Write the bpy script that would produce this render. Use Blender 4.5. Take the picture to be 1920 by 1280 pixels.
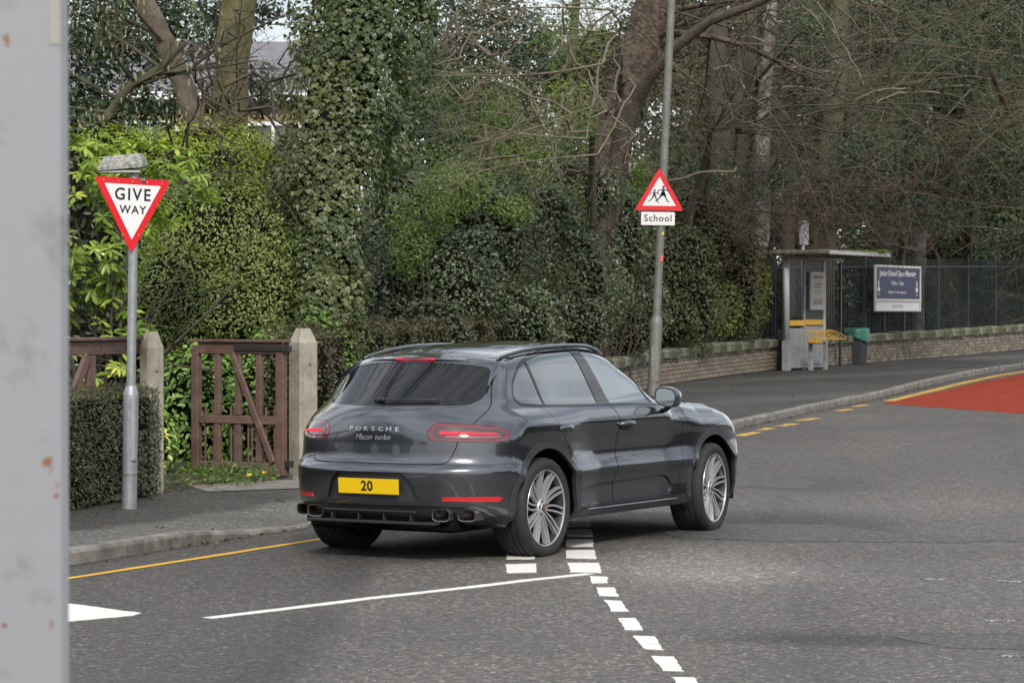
import bpy, bmesh, math, random
import numpy as np
from mathutils import Vector, Matrix

for _o in list(bpy.data.objects):
    bpy.data.objects.remove(_o)
scene = bpy.context.scene
COL = scene.collection

# ------------------------------------------------------------------ camera
cam_data = bpy.data.cameras.new('camera')
cam_data.sensor_width = 36.0
cam_data.lens = 5200.0 / 1920.0 * 36.0
cam_data.clip_start = 0.1
cam_data.clip_end = 3000.0
cam_data.dof.use_dof = True
cam_data.dof.focus_distance = 20.5
cam_data.dof.aperture_fstop = 9.5
cam = bpy.data.objects.new('camera', cam_data)
cam.location = (0, 0, 1.77)
cam.rotation_euler = (math.radians(90) - 0.00864, 0, 0)
COL.objects.link(cam)
scene.camera = cam

# ------------------------------------------------------------------ sky and sun
SUN_EL, SUN_AZ = math.radians(38), math.radians(170)   # azimuth clockwise from +Y
world = bpy.data.worlds.new('World')
scene.world = world
world.use_nodes = True
wn, wl = world.node_tree.nodes, world.node_tree.links
wn.clear()
w_out = wn.new('ShaderNodeOutputWorld')
w_bg = wn.new('ShaderNodeBackground')
w_sky = wn.new('ShaderNodeTexSky')
w_sky.sky_type = 'NISHITA'
w_sky.sun_disc = False
w_sky.sun_elevation = SUN_EL
w_sky.sun_rotation = SUN_AZ
w_sky.air_density = 1.0
w_sky.dust_density = 3.0
w_sky.ozone_density = 1.0
# thin broken cloud veil: pulls the blue towards a pale grey over the whole sky
w_tc = wn.new('ShaderNodeTexCoord')
w_ns = wn.new('ShaderNodeTexNoise')
w_ns.inputs['Scale'].default_value = 3.0
w_ns.inputs['Detail'].default_value = 6
w_rmp = wn.new('ShaderNodeMapRange')
w_rmp.inputs['From Min'].default_value = 0.40
w_rmp.inputs['From Max'].default_value = 0.58
w_rmp.inputs['To Min'].default_value = 0.30
w_rmp.inputs['To Max'].default_value = 0.95
w_mix = wn.new('ShaderNodeMix')
w_mix.data_type = 'RGBA'
w_mix.inputs[7].default_value = (11.2, 11.4, 11.8, 1)
wl.new(w_tc.outputs['Generated'], w_ns.inputs['Vector'])
wl.new(w_ns.outputs['Fac'], w_rmp.inputs['Value'])
wl.new(w_rmp.outputs['Result'], w_mix.inputs[0])
wl.new(w_sky.outputs[0], w_mix.inputs[6])
wl.new(w_mix.outputs[2], w_bg.inputs['Color'])
w_bg.inputs['Strength'].default_value = 0.11
wl.new(w_bg.outputs[0], w_out.inputs[0])

sun_data = bpy.data.lights.new('sun', 'SUN')
sun_data.energy = 2.5
sun_data.angle = math.radians(8)
sun_data.color = (1.0, 0.95, 0.87)
sun = bpy.data.objects.new('sun', sun_data)
_sd = Vector((math.sin(SUN_AZ) * math.cos(SUN_EL), math.cos(SUN_AZ) * math.cos(SUN_EL), math.sin(SUN_EL)))
sun.rotation_euler = _sd.to_track_quat('Z', 'Y').to_euler()
sun.location = _sd * 60
COL.objects.link(sun)

scene.view_settings.view_transform = 'Standard'
scene.view_settings.look = 'None'
scene.view_settings.gamma = 1.0
scene.view_settings.use_curve_mapping = False
scene.view_settings.exposure = 0.26
scene.render.engine = 'CYCLES'
scene.render.resolution_x, scene.render.resolution_y = 1024, 682
try:
    scene.cycles.max_bounces = 7
    scene.cycles.transparent_max_bounces = 8
    scene.cycles.caustics_reflective = False
    scene.cycles.caustics_refractive = False
except Exception:
    pass

# ------------------------------------------------------------------ helpers
PI = math.pi

def tag(o, label=None, cat=None, group=None, kind=None):
    if label: o['label'] = label
    if cat: o['category'] = cat
    if group: o['group'] = group
    if kind: o['kind'] = kind
    return o

def root(name, loc, rz=0.0, label=None, cat=None, group=None, kind=None):
    o = bpy.data.objects.new(name, None)
    o.empty_display_size = 0.2
    o.location = loc
    o.rotation_euler = (0, 0, rz)
    COL.objects.link(o)
    return tag(o, label, cat, group, kind)

def link(name, me, mat=None, parent=None, loc=None, rot=None):
    if mat is not None:
        me.materials.clear()
        for m in (mat if isinstance(mat, (list, tuple)) else [mat]):
            me.materials.append(m)
    o = bpy.data.objects.new(name, me)
    COL.objects.link(o)
    if parent is not None: o.parent = parent
    if loc is not None: o.location = loc
    if rot is not None: o.rotation_euler = rot
    return o

def mesh_np(name, verts, faces_flat, counts, smooth=False):
    """fast mesh from numpy arrays; counts = verts per face (array or int)"""
    me = bpy.data.meshes.new(name)
    verts = np.ascontiguousarray(verts, dtype=np.float32).reshape(-1, 3)
    faces_flat = np.ascontiguousarray(faces_flat, dtype=np.int32).ravel()
    if isinstance(counts, int):
        counts = np.full(len(faces_flat) // counts, counts, dtype=np.int32)
    counts = np.ascontiguousarray(counts, dtype=np.int32)
    me.vertices.add(len(verts)); me.vertices.foreach_set('co', verts.ravel())
    me.loops.add(len(faces_flat)); me.loops.foreach_set('vertex_index', faces_flat)
    me.polygons.add(len(counts))
    st = np.zeros(len(counts), dtype=np.int32); st[1:] = np.cumsum(counts)[:-1]
    me.polygons.foreach_set('loop_start', st)
    me.polygons.foreach_set('loop_total', counts)
    if smooth:
        me.polygons.foreach_set('use_smooth', np.ones(len(counts), dtype=bool))
    me.update(calc_edges=True)
    return me

class MB:
    """collects simple shapes, builds ONE mesh object"""
    def __init__(s): s.v = []; s.f = []; s.sm = []
    def add(s, vs, fs, smooth=False):
        n = len(s.v); s.v += [tuple(v) for v in vs]; s.f += [tuple(i + n for i in f) for f in fs]; s.sm += [smooth] * len(fs)
        return s
    def box(s, c, size, rz=0.0, M=None, bev=0.0):
        x, y, z = size[0] / 2, size[1] / 2, size[2] / 2
        if bev > 0:
            b = min(bev, x * .49, y * .49, z * .49)
            vs = []; idx = {}
            for sx in (-1, 1):
                for sy in (-1, 1):
                    for sz in (-1, 1):
                        for k in range(3):
                            p = [sx * x, sy * y, sz * z]
                            for a in range(3):
                                if a != k: p[a] -= (sx, sy, sz)[a] * b
                            idx[(sx, sy, sz, k)] = len(vs); vs.append(p)
            fs = []
            for k in range(3):
                a, c2 = [i for i in range(3) if i != k]
                for sg in (-1, 1):
                    q = []
                    for (u, w) in ((-1, -1), (1, -1), (1, 1), (-1, 1)):
                        t = [0, 0, 0]; t[k] = sg; t[a] = u; t[c2] = w
                        q.append(idx[(t[0], t[1], t[2], k)])
                    fs.append(q)
            for k in range(3):     # edges along axis k
                a, c2 = [i for i in range(3) if i != k]
                for u in (-1, 1):
                    for w in (-1, 1):
                        t0 = [0, 0, 0]; t0[a] = u; t0[c2] = w
                        t0[k] = -1; p0 = tuple(t0); t0[k] = 1; p1 = tuple(t0)
                        fs.append([idx[p0 + (a,)], idx[p1 + (a,)], idx[p1 + (c2,)], idx[p0 + (c2,)]])
            for sx in (-1, 1):
                for sy in (-1, 1):
                    for sz in (-1, 1):
                        fs.append([idx[(sx, sy, sz, k)] for k in range(3)])
        else:
            vs = [(-x, -y, -z), (x, -y, -z), (x, y, -z), (-x, y, -z), (-x, -y, z), (x, -y, z), (x, y, z), (-x, y, z)]
            fs = [(0, 3, 2, 1), (4, 5, 6, 7), (0, 1, 5, 4), (1, 2, 6, 5), (2, 3, 7, 6), (3, 0, 4, 7)]
        T = Matrix.Translation(c) @ (M.to_4x4() if M is not None else Matrix.Rotation(rz, 4, 'Z'))
        return s.add([T @ Vector(v) for v in vs], fs)
    def tube(s, pts, r, n=8, cap=True, smooth=True, flat=1.0):
        pts = [Vector(p) for p in pts]
        rr = r if isinstance(r, (list, tuple)) else [r] * len(pts)
        vs = []; fs = []
        up = None
        for i, p in enumerate(pts):
            d = (pts[min(i + 1, len(pts) - 1)] - pts[max(i - 1, 0)])
            if d.length < 1e-9: d = Vector((0, 0, 1))
            d.normalize()
            if up is None:
                up = Vector((0, 0, 1)) if abs(d.z) < .9 else Vector((1, 0, 0))
            u = (up - d * up.dot(d)); u.normalize(); w = d.cross(u); up = u
            for k in range(n):
                a = 2 * PI * (k + .5) / n
                vs.append(p + (u * math.cos(a) * flat + w * math.sin(a)) * rr[i])
        for i in range(len(pts) - 1):
            for k in range(n):
                k2 = (k + 1) % n
                fs.append((i * n + k, i * n + k2, (i + 1) * n + k2, (i + 1) * n + k))
        s.add(vs, fs, smooth)
        if cap:
            b = len(s.v) - len(vs)
            s.f += [tuple(b + k for k in range(n))[::-1], tuple(b + (len(pts) - 1) * n + k for k in range(n))]; s.sm += [False, False]
        return s
    def lathe(s, prof, n=32, axis='Z', c=(0, 0, 0), smooth=True, closed=False):
        vs = []; fs = []
        for (r, h) in prof:
            for k in range(n):
                a = 2 * PI * k / n
                x, y = r * math.cos(a), r * math.sin(a)
                p = {'Z': (x, y, h), 'Y': (x, h, y), 'X': (h, x, y)}[axis]
                vs.append((p[0] + c[0], p[1] + c[1], p[2] + c[2]))
        m = len(prof)
        for i in range(m if closed else m - 1):
            j = (i + 1) % m
            for k in range(n):
                k2 = (k + 1) % n
                fs.append((i * n + k, i * n + k2, j * n + k2, j * n + k))
        return s.add(vs, fs, smooth)
    def prism(s, poly, T, h):
        """2D polygon in local xy extruded 0..h in local z, placed by 4x4 T"""
        n = len(poly)
        vs = [T @ Vector((p[0], p[1], 0)) for p in poly] + [T @ Vector((p[0], p[1], h)) for p in poly]
        fs = [tuple(range(n))[::-1], tuple(range(n, 2 * n))] + [(i, (i + 1) % n, (i + 1) % n + n, i + n) for i in range(n)]
        return s.add(vs, fs)
    def mesh(s, name='m', fix=True, sharp=None):
        me = bpy.data.meshes.new(name)
        me.from_pydata([tuple(v) for v in s.v], [], s.f)
        me.polygons.foreach_set('use_smooth', s.sm)
        if fix:
            bm = bmesh.new(); bm.from_mesh(me)
            bmesh.ops.recalc_face_normals(bm, faces=bm.faces)
            bm.to_mesh(me); bm.free()
        if sharp is not None:
            me.polygons.foreach_set('use_smooth', [True] * len(me.polygons))
            me.set_sharp_from_angle(angle=math.radians(sharp))
        me.update()
        return me
    def build(s, name, mat, parent=None, loc=None, rot=None, fix=True, sharp=None):
        return link(name, s.mesh(name, fix, sharp), mat, parent, loc, rot)

def text_mesh(body, size, depth=0.0, align='CENTER', space=1.0, bold=0.0, shear=0.0, sx=1.0):
    cu = bpy.data.curves.new('text', 'FONT')
    cu.body = body; cu.size = size; cu.extrude = depth; cu.align_x = align; cu.align_y = 'CENTER'
    cu.space_character = space; cu.offset = bold; cu.shear = shear; cu.resolution_u = 3
    o = bpy.data.objects.new('text', cu); COL.objects.link(o)
    dg = bpy.context.evaluated_depsgraph_get()
    me = bpy.data.meshes.new_from_object(o.evaluated_get(dg))
    bpy.data.objects.remove(o); bpy.data.curves.remove(cu)
    if sx != 1.0:
        me.transform(Matrix.Diagonal((sx, 1, 1, 1)))
    return me

# ------------------------------------------------------------------ materials
MATS = {}
def mat_new(name):
    m = bpy.data.materials.new(name); m.use_nodes = True
    nt = m.node_tree
    b = nt.nodes['Principled BSDF']
    return m, nt, b

def rgba(c): return (c[0], c[1], c[2], 1.0)

def pmat(name, col, rough=0.5, metal=0.0, spec=0.5, coat=0.0, coat_rough=0.03, emis=None, es=0.0, ior=None,
         noise=None, bump=None, vary=None):
    """principled; noise=(scale, amount, second colour or None, detail); bump=(scale, strength, dist)"""
    m, nt, b = mat_new(name)
    b.inputs['Base Color'].default_value = rgba(col)
    b.inputs['Roughness'].default_value = rough
    b.inputs['Metallic'].default_value = metal
    b.inputs['Specular IOR Level'].default_value = spec
    b.inputs['Coat Weight'].default_value = coat
    b.inputs['Coat Roughness'].default_value = coat_rough
    if ior: b.inputs['IOR'].default_value = ior
    if emis:
        b.inputs['Emission Color'].default_value = rgba(emis); b.inputs['Emission Strength'].default_value = es
    N, L = nt.nodes, nt.links
    if noise or bump:
        tc = N.new('ShaderNodeTexCoord')
    if noise:
        sc, lo, hi, col2 = noise
        n = N.new('ShaderNodeTexNoise'); n.inputs['Scale'].default_value = sc; n.inputs['Detail'].default_value = 5
        n.inputs['Roughness'].default_value = 0.65
        L.new(tc.outputs['Object'], n.inputs['Vector'])
        r = N.new('ShaderNodeMapRange'); r.inputs['From Min'].default_value = lo; r.inputs['From Max'].default_value = hi
        L.new(n.outputs['Fac'], r.inputs['Value'])
        mx = N.new('ShaderNodeMix'); mx.data_type = 'RGBA'
        mx.inputs[6].default_value = rgba(col); mx.inputs[7].default_value = rgba(col2)
        L.new(r.outputs['Result'], mx.inputs[0]); L.new(mx.outputs[2], b.inputs['Base Color'])
    if bump:
        sc, st, dist = bump
        n = N.new('ShaderNodeTexNoise'); n.inputs['Scale'].default_value = sc; n.inputs['Detail'].default_value = 4
        L.new(tc.outputs['Object'], n.inputs['Vector'])
        bp = N.new('ShaderNodeBump'); bp.inputs['Strength'].default_value = st; bp.inputs['Distance'].default_value = dist
        L.new(n.outputs['Fac'], bp.inputs['Height']); L.new(bp.outputs['Normal'], b.inputs['Normal'])
    MATS[name] = m
    return m

# ------------------------------------------------------------------ terrain
def terr(y):
    return 0.019 * 4.0 * float(np.log1p(math.exp(max(-30.0, min(30.0, (y - 28.0) / 4.0)))))
# ================================================================== THE SETTING
def poly_x(tbl):
    ys = [t[0] for t in tbl]; xs = [t[1] for t in tbl]
    return lambda y: float(np.interp(y, ys, xs))
_kt = [(-30, -26), (5, -9.6), (12, -6.4), (17, -4.35), (19.7, -3.14), (21.6, -2.42), (23.05, -1.68), (28, -.18), (33, 1.33), (38.7, 3.09), (44.5, 5.05), (47.5, 6.22),
       (51.5, 7.48), (55.5, 8.80), (59.6, 10.35), (61.8, 11.41), (80, 21.0), (120, 50)]
_yy = np.arange(-30, 120, .25); _xx = np.interp(_yy, [k[0] for k in _kt], [k[1] for k in _kt])
_w = np.exp(-.5 * (np.arange(-8, 9) / 3.5) ** 2); _w /= _w.sum(); _xx = np.convolve(np.pad(_xx, 8, mode='edge'), _w, mode='valid')
KX = lambda y: float(np.interp(y, _yy, _xx))
BX = poly_x([(-30, -31), (5, -13), (10, -10.2), (18, -5.9), (23.1, -3.95), (25.5, -3.35), (28.3, -2.25), (35, -.75), (46, 1.65), (50.3, 2.6), (54, 3.9), (57.7, 5.35), (61.8, 7.9), (66, 10.3), (71.5, 13.1), (90, 24), (120, 45)])
def KH(y):    # kerb upstand, lowered at the gateway
    return .108 - .085 * max(0, min(1, (y - 21.4) / 1.2)) * max(0, min(1, (30.5 - y) / 1.5))
def PZ(x, y):   # pavement height
    k, b = KX(y), BX(y)
    t = max(0, min(1, (k - x) / max(.1, k - b)))
    return terr(y) + KH(y) * (1 - t) + .115 * t

# ---- asphalt
def asphalt(name, c_lo, c_hi, patchy=True, rough=.78, attr=None):
    m, nt, b = mat_new(name); N, L = nt.nodes, nt.links
    tc = N.new('ShaderNodeTexCoord')
    n1 = N.new('ShaderNodeTexNoise'); n1.inputs['Scale'].default_value = 70; n1.inputs['Detail'].default_value = 4; n1.inputs['Roughness'].default_value = .8
    n2 = N.new('ShaderNodeTexNoise'); n2.inputs['Scale'].default_value = .55; n2.inputs['Detail'].default_value = 6; n2.inputs['Roughness'].default_value = .6
    v = N.new('ShaderNodeTexVoronoi'); v.inputs['Scale'].default_value = 55
    for n in (n1, n2, v): L.new(tc.outputs['Object'], n.inputs['Vector'])
    r1 = N.new('ShaderNodeMapRange'); r1.inputs[1].default_value = .34; r1.inputs[2].default_value = .66
    L.new(n1.outputs['Fac'], r1.inputs[0])
    mx = N.new('ShaderNodeMix'); mx.data_type = 'RGBA'; mx.inputs[6].default_value = rgba(c_lo); mx.inputs[7].default_value = rgba(c_hi)
    L.new(r1.outputs[0], mx.inputs[0])
    # pale and reddish stones
    r2 = N.new('ShaderNodeMapRange'); r2.inputs[1].default_value = .80; r2.inputs[2].default_value = .95; r2.inputs[4].default_value = .6
    sep = N.new('ShaderNodeSeparateColor'); L.new(v.outputs['Color'], sep.inputs[0]); L.new(sep.outputs[0], r2.inputs[0])
    mx2 = N.new('ShaderNodeMix'); mx2.data_type = 'RGBA'
    L.new(r2.outputs[0], mx2.inputs[0]); L.new(mx.outputs[2], mx2.inputs[6])
    cr = N.new('ShaderNodeMix'); cr.data_type = 'RGBA'; cr.inputs[6].default_value = (c_hi[0] * 3.2, c_hi[1] * 3.2, c_hi[2] * 3.2, 1); cr.inputs[7].default_value = (c_hi[0] * 1.5, c_hi[1] * 1.1, c_hi[2] * 1.0, 1)
    L.new(sep.outputs[1], cr.inputs[0]); L.new(cr.outputs[2], mx2.inputs[7])
    n3 = N.new('ShaderNodeTexNoise'); n3.inputs['Scale'].default_value = 17; n3.inputs['Detail'].default_value = 5; n3.inputs['Roughness'].default_value = .75
    L.new(tc.outputs['Object'], n3.inputs['Vector'])
    r4 = N.new('ShaderNodeMapRange'); r4.inputs[1].default_value = .32; r4.inputs[2].default_value = .68; r4.inputs[3].default_value = .42; r4.inputs[4].default_value = 1.60
    L.new(n3.outputs['Fac'], r4.inputs[0])
    # broad tone
    r3 = N.new('ShaderNodeMapRange'); r3.inputs[1].default_value = .3; r3.inputs[2].default_value = .7; r3.inputs[3].default_value = .80; r3.inputs[4].default_value = 1.20
    L.new(n2.outputs['Fac'], r3.inputs[0])
    mk = N.new('ShaderNodeMath'); mk.operation = 'MULTIPLY'; L.new(r3.outputs[0], mk.inputs[0]); L.new(r4.outputs[0], mk.inputs[1]); val = mk.outputs[0]
    if attr:
        a = N.new('ShaderNodeAttribute'); a.attribute_name = attr
        ml = N.new('ShaderNodeMath'); ml.operation = 'MULTIPLY'; L.new(val, ml.inputs[0]); L.new(a.outputs['Fac'], ml.inputs[1]); val = ml.outputs[0]
    hs = N.new('ShaderNodeVectorMath'); hs.operation = 'SCALE'
    L.new(mx2.outputs[2], hs.inputs[0]); L.new(val, hs.inputs['Scale'])
    L.new(hs.outputs[0], b.inputs['Base Color'])
    b.inputs['Roughness'].default_value = rough
    b.inputs['Specular IOR Level'].default_value = .45
    rr = N.new('ShaderNodeMapRange'); rr.inputs[1].default_value = .35; rr.inputs[2].default_value = .7; rr.inputs[3].default_value = rough - .22; rr.inputs[4].default_value = rough + .1
    L.new(n2.outputs['Fac'], rr.inputs[0]); L.new(rr.outputs[0], b.inputs['Roughness'])
    bp = N.new('ShaderNodeBump'); bp.inputs['Strength'].default_value = .8; bp.inputs['Distance'].default_value = .006
    L.new(n1.outputs['Fac'], bp.inputs['Height']); L.new(bp.outputs['Normal'], b.inputs['Normal'])
    return m
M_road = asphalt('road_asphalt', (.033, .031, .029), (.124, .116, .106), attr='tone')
M_pave = asphalt('pavement_asphalt', (.040, .040, .037), (.105, .103, .094), attr='tone')

def axis_steps(segs):
    out = []
    for a, b, s in segs: out += list(np.arange(a, b - 1e-6, s))
    out.append(segs[-1][1]); return np.array(out)
gx = axis_steps([(-90, -8, 8), (-8, -4, .4), (-4, 7, .1), (7, 14, .5), (14, 90, 8)])
gy = axis_steps([(-60, 8, 4), (8, 13, .5), (13, 32, .1), (32, 60, .25), (60, 100, 2), (100, 400, 20)])
GX, GY = np.meshgrid(gx, gy)
def terr_np(y): return .076 * np.log1p(np.exp(np.clip((y - 28) / 4, -30, 30)))
GZ = terr_np(GY)
V = np.stack([GX.ravel(), GY.ravel(), GZ.ravel()], 1)
nxg, nyg = len(gx), len(gy)
ii = np.arange(nyg - 1)[:, None] * nxg + np.arange(nxg - 1)[None, :]
Fq = np.stack([ii, ii + 1, ii + 1 + nxg, ii + nxg], -1).reshape(-1, 4)
me = mesh_np('road', V, Fq, 4, True)
def wob(x, y, s, seed):
    rs = np.random.RandomState(seed); o = 0
    for k in range(5):
        a = rs.rand() * 6.28; f = s * (1.7 ** k) * (.7 + rs.rand() * .6); o = o + np.sin((x * math.cos(a) + y * math.sin(a)) * f + rs.rand() * 6.28) / (1.5 ** k)
    return o / 2.0
X_, Y_ = V[:, 0], V[:, 1]
tone = np.ones(len(V))
# older darker carriageway left of the joint that runs from the car towards the camera
jx = np.interp(Y_, [10, 14, 17.5, 22, 30], [-1.15, -1.02, -.96, -.9, -.8]) + .03 * wob(X_, Y_, 1.5, 3)
left = 1 / (1 + np.exp((X_ - jx) / .02))
tone *= 1 - .32 * left
tone *= 1 - .28 * np.exp(-((X_ - jx + .22) / .2) ** 2) * (.6 + .4 * wob(X_, Y_, 2, 5))
# kerbside channel: darker towards the kerb
kk = np.interp(Y_, _yy, _xx)
tone *= 1 - .45 * np.exp(-np.clip(X_ - kk, 0, 9) / .16)
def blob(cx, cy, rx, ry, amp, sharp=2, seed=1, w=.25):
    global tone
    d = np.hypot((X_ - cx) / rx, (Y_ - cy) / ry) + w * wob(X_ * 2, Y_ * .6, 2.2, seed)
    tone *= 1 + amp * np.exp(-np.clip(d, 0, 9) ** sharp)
blob(1.15, 19.6, .85, 1.5, .75, 3, 11); blob(1.6, 18.7, .9, .8, .22, 2, 12)  # pale patch right of the car, its lit ground put into the tone
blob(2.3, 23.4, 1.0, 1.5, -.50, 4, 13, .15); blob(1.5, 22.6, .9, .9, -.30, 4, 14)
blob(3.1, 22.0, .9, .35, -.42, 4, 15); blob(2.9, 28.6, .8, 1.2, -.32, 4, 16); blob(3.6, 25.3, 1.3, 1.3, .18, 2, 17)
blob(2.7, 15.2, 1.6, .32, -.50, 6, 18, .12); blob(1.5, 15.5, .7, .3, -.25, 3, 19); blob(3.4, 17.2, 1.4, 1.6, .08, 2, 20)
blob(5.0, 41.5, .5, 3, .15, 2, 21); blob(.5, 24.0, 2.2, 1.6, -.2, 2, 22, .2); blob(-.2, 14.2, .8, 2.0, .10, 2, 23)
tone *= 1 + .08 * wob(X_, Y_ * .5, 1.4, 31)
tone *= 1 - .16 * np.exp(-((X_ - 1.35 - .10 * (Y_ - 12)) / .22) ** 2) * (Y_ < 19) - .10 * np.exp(-((X_ - 2.9 - .15 * (Y_ - 12)) / .25) ** 2)
tone *= 1 - .14 / (1 + np.exp(-(Y_ - 26) / 1.5))
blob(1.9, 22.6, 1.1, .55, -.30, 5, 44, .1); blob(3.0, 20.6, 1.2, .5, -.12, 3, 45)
# a sealed crack
cxk = 1.9 + .07 * wob(X_, Y_, 1.2, 41) + (Y_ - 21) * .12
tone *= 1 - .35 * np.exp(-((X_ - cxk) / .03) ** 2) * (Y_ > 21.5) * (Y_ < 27)
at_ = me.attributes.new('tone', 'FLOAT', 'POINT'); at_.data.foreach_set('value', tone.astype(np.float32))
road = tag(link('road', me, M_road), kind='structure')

# ---- pavement and garden ground
ys = axis_steps([(-30, 12, 2), (12, 36, .2), (36, 75, .5), (75, 120, 3)])
ts = [i / 24 for i in range(25)]
V = []; tn = []
for y in ys:
    k, b = KX(y) - .115, BX(y) - .25
    for t in ts:
        x = k + (b - k) * t
        V.append((x, y, PZ(x, y) - .002))
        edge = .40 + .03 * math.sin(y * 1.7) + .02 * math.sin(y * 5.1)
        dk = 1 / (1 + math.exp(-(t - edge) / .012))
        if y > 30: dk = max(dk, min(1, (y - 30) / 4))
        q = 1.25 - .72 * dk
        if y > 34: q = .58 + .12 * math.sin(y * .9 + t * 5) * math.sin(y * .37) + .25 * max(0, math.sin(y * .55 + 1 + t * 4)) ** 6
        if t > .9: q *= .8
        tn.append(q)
n = len(ts)
F_ = [(r * n + c, (r + 1) * n + c, (r + 1) * n + c + 1, r * n + c + 1) for r in range(len(ys) - 1) for c in range(n - 1)]
me = mesh_np('pavement', np.array(V), np.array(F_)[:, ::-1], 4, True)
a_ = me.attributes.new('tone', 'FLOAT', 'POINT'); a_.data.foreach_set('value', np.array(tn, np.float32))
tag(link('pavement', me, M_pave), kind='structure')
M_soil = pmat('garden_soil', (.030, .024, .016), rough=.95, noise=(9, .4, .6, (.055, .05, .02)), bump=(25, 1, .03))
V = []; rows = 9
for y in ys:
    b = BX(y)
    for t in np.linspace(0, 1, rows): 
        x = b - 70 * t ** 2.5
        V.append((x, y, terr(y) + (.112 if t < .01 else .14 + .05 * math.sin(y * 3 + t * 9)) + (0.35 * min(1, t * 3) if y > 40 else 0)))
F_ = [(r * rows + c, (r + 1) * rows + c, (r + 1) * rows + c + 1, r * rows + c + 1) for r in range(len(ys) - 1) for c in range(rows - 1)]
tag(link('ground', mesh_np('ground', np.array(V), np.array(F_)[:, ::-1], 4, True), M_soil), kind='structure')
# dropped concrete ramp at the gateway
rp = MB()
pts2 = [(-2.85, 25.95), (-2.05, 26.7), (-1.72, 27.3), (-2.1, 28.2), (-2.7, 28.3), (-3.2, 26.9)]
vs = [(x, y, PZ(x, y) + .006) for x, y in pts2]; rp.add(vs, [tuple(range(len(vs)))[::-1]])
M_conc = pmat('worn_concrete', (.20, .19, .165), rough=.9, noise=(6, .4, .65, (.11, .105, .09)), bump=(40, .5, .01))
rp.build('path', M_conc, None, fix=False)['kind'] = 'structure'

# ---- kerb stones
M_kerb = pmat('kerb_concrete', (.245, .232, .205), rough=.85, noise=(5, .38, .66, (.10, .095, .085)), bump=(60, .5, .006))
kerb = root('kerb', (KX(20), 20, 0), 0, None, None, None, 'structure')
y = 4.0; prof = lambda h: [(-.125, -.15), (0, -.15), (.0, h - .03), (-.012, h - .008), (-.03, h), (-.125, h)]
rk = random.Random(4)
while y < 84:
    k0 = KX(y); sl = (KX(y + .5) - k0) / .5
    dy = .905 / math.sqrt(1 + sl * sl)
    y0, y1 = y + .011, y + dy - .011
    vs = []
    j1, j2 = rk.uniform(-.009, .009), rk.uniform(-.012, .012)
    for (yy, jj) in ((y0, j1), (y1, j2)):
        x0 = KX(yy); s2 = (KX(yy + .2) - KX(yy - .2)) / .4; nl = math.hypot(1, s2)
        for (o, h) in prof(KH(yy)):
            # outward (towards road) normal = (1, -s2)
            vs.append((x0 + (o + jj) / nl - kerb.location.x, yy - s2 * (o + jj) / nl - 20, terr(yy) + h + jj * .3))
    m = 6
    fs = [(i, (i + 1) % m, (i + 1) % m + m, i + m) for i in range(m)] + [tuple(range(m))[::-1], tuple(range(m, 2 * m))]
    MB().add(vs, fs).build('kerb_stone', M_kerb, kerb)
    y += dy

# ---- road markings (thermoplastic sheets on the asphalt)
def worn(name, col, wear=.5, sc=22):
    m, nt, b = mat_new(name); N, L = nt.nodes, nt.links
    tc = N.new('ShaderNodeTexCoord'); n = N.new('ShaderNodeTexNoise'); n.inputs['Scale'].default_value = sc; n.inputs['Detail'].default_value = 6; n.inputs['Roughness'].default_value = .7
    L.new(tc.outputs['Object'], n.inputs['Vector'])
    r = N.new('ShaderNodeMapRange'); r.inputs[1].default_value = wear - .03; r.inputs[2].default_value = wear + .05
    L.new(n.outputs['Fac'], r.inputs[0])
    n2 = N.new('ShaderNodeTexNoise'); n2.inputs['Scale'].default_value = 3; n2.inputs['Detail'].default_value = 4; L.new(tc.outputs['Object'], n2.inputs['Vector'])
    mx0 = N.new('ShaderNodeMix'); mx0.data_type = 'RGBA'; mx0.inputs[6].default_value = rgba([c * .72 for c in col]); mx0.inputs[7].default_value = rgba(col)
    L.new(n2.outputs['Fac'], mx0.inputs[0])
    mx = N.new('ShaderNodeMix'); mx.data_type = 'RGBA'; mx.inputs[7].default_value = (.07, .068, .065, 1)
    L.new(mx0.outputs[2], mx.inputs[6]); L.new(r.outputs[0], mx.inputs[0]); L.new(mx.outputs[2], b.inputs['Base Color'])
    b.inputs['Roughness'].default_value = .7
    bp = N.new('ShaderNodeBump'); bp.inputs['Strength'].default_value = .4; bp.inputs['Distance'].default_value = .003
    L.new(n.outputs['Fac'], bp.inputs['Height']); L.new(bp.outputs['Normal'], b.inputs['Normal'])
    return m
M_white = worn('white_marking', (.78, .77, .73), .66)
M_white2 = worn('worn_white_marking', (.50, .49, .46), .47, 34)
M_yellow = worn('yellow_marking', (.72, .42, .03), .66)
M_yellow2 = worn('worn_yellow_marking', (.62, .40, .05), .55, 9)
rm = random.Random(8)
def marking(name, poly, mat, jag=.006, parent=road, lift=.004):
    out = []; n = len(poly)
    for i in range(n):
        a, b = poly[i], poly[(i + 1) % n]; L_ = math.hypot(b[0] - a[0], b[1] - a[1]); k = max(1, int(L_ / .06))
        for q in range(k):
            t = q / k; x = a[0] + (b[0] - a[0]) * t + rm.uniform(-jag, jag); y = a[1] + (b[1] - a[1]) * t + rm.uniform(-jag, jag) * 2.5
            out.append((x, y))
    vs = [(x, y, terr(y) + lift + .0) for x, y in out]
    top = list(vs); lo = [(x, y, z - .0035) for x, y, z in vs]; m = len(vs)
    ar = sum(out[i][0] * out[(i + 1) % m][1] - out[(i + 1) % m][0] * out[i][1] for i in range(m))
    f0 = tuple(range(m)) if ar > 0 else tuple(range(m))[::-1]
    return MB().add(top + lo, [f0] + [(i, i + m, (i + 1) % m + m, (i + 1) % m) for i in range(m)]).build(name, mat, parent, fix=False)
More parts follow.
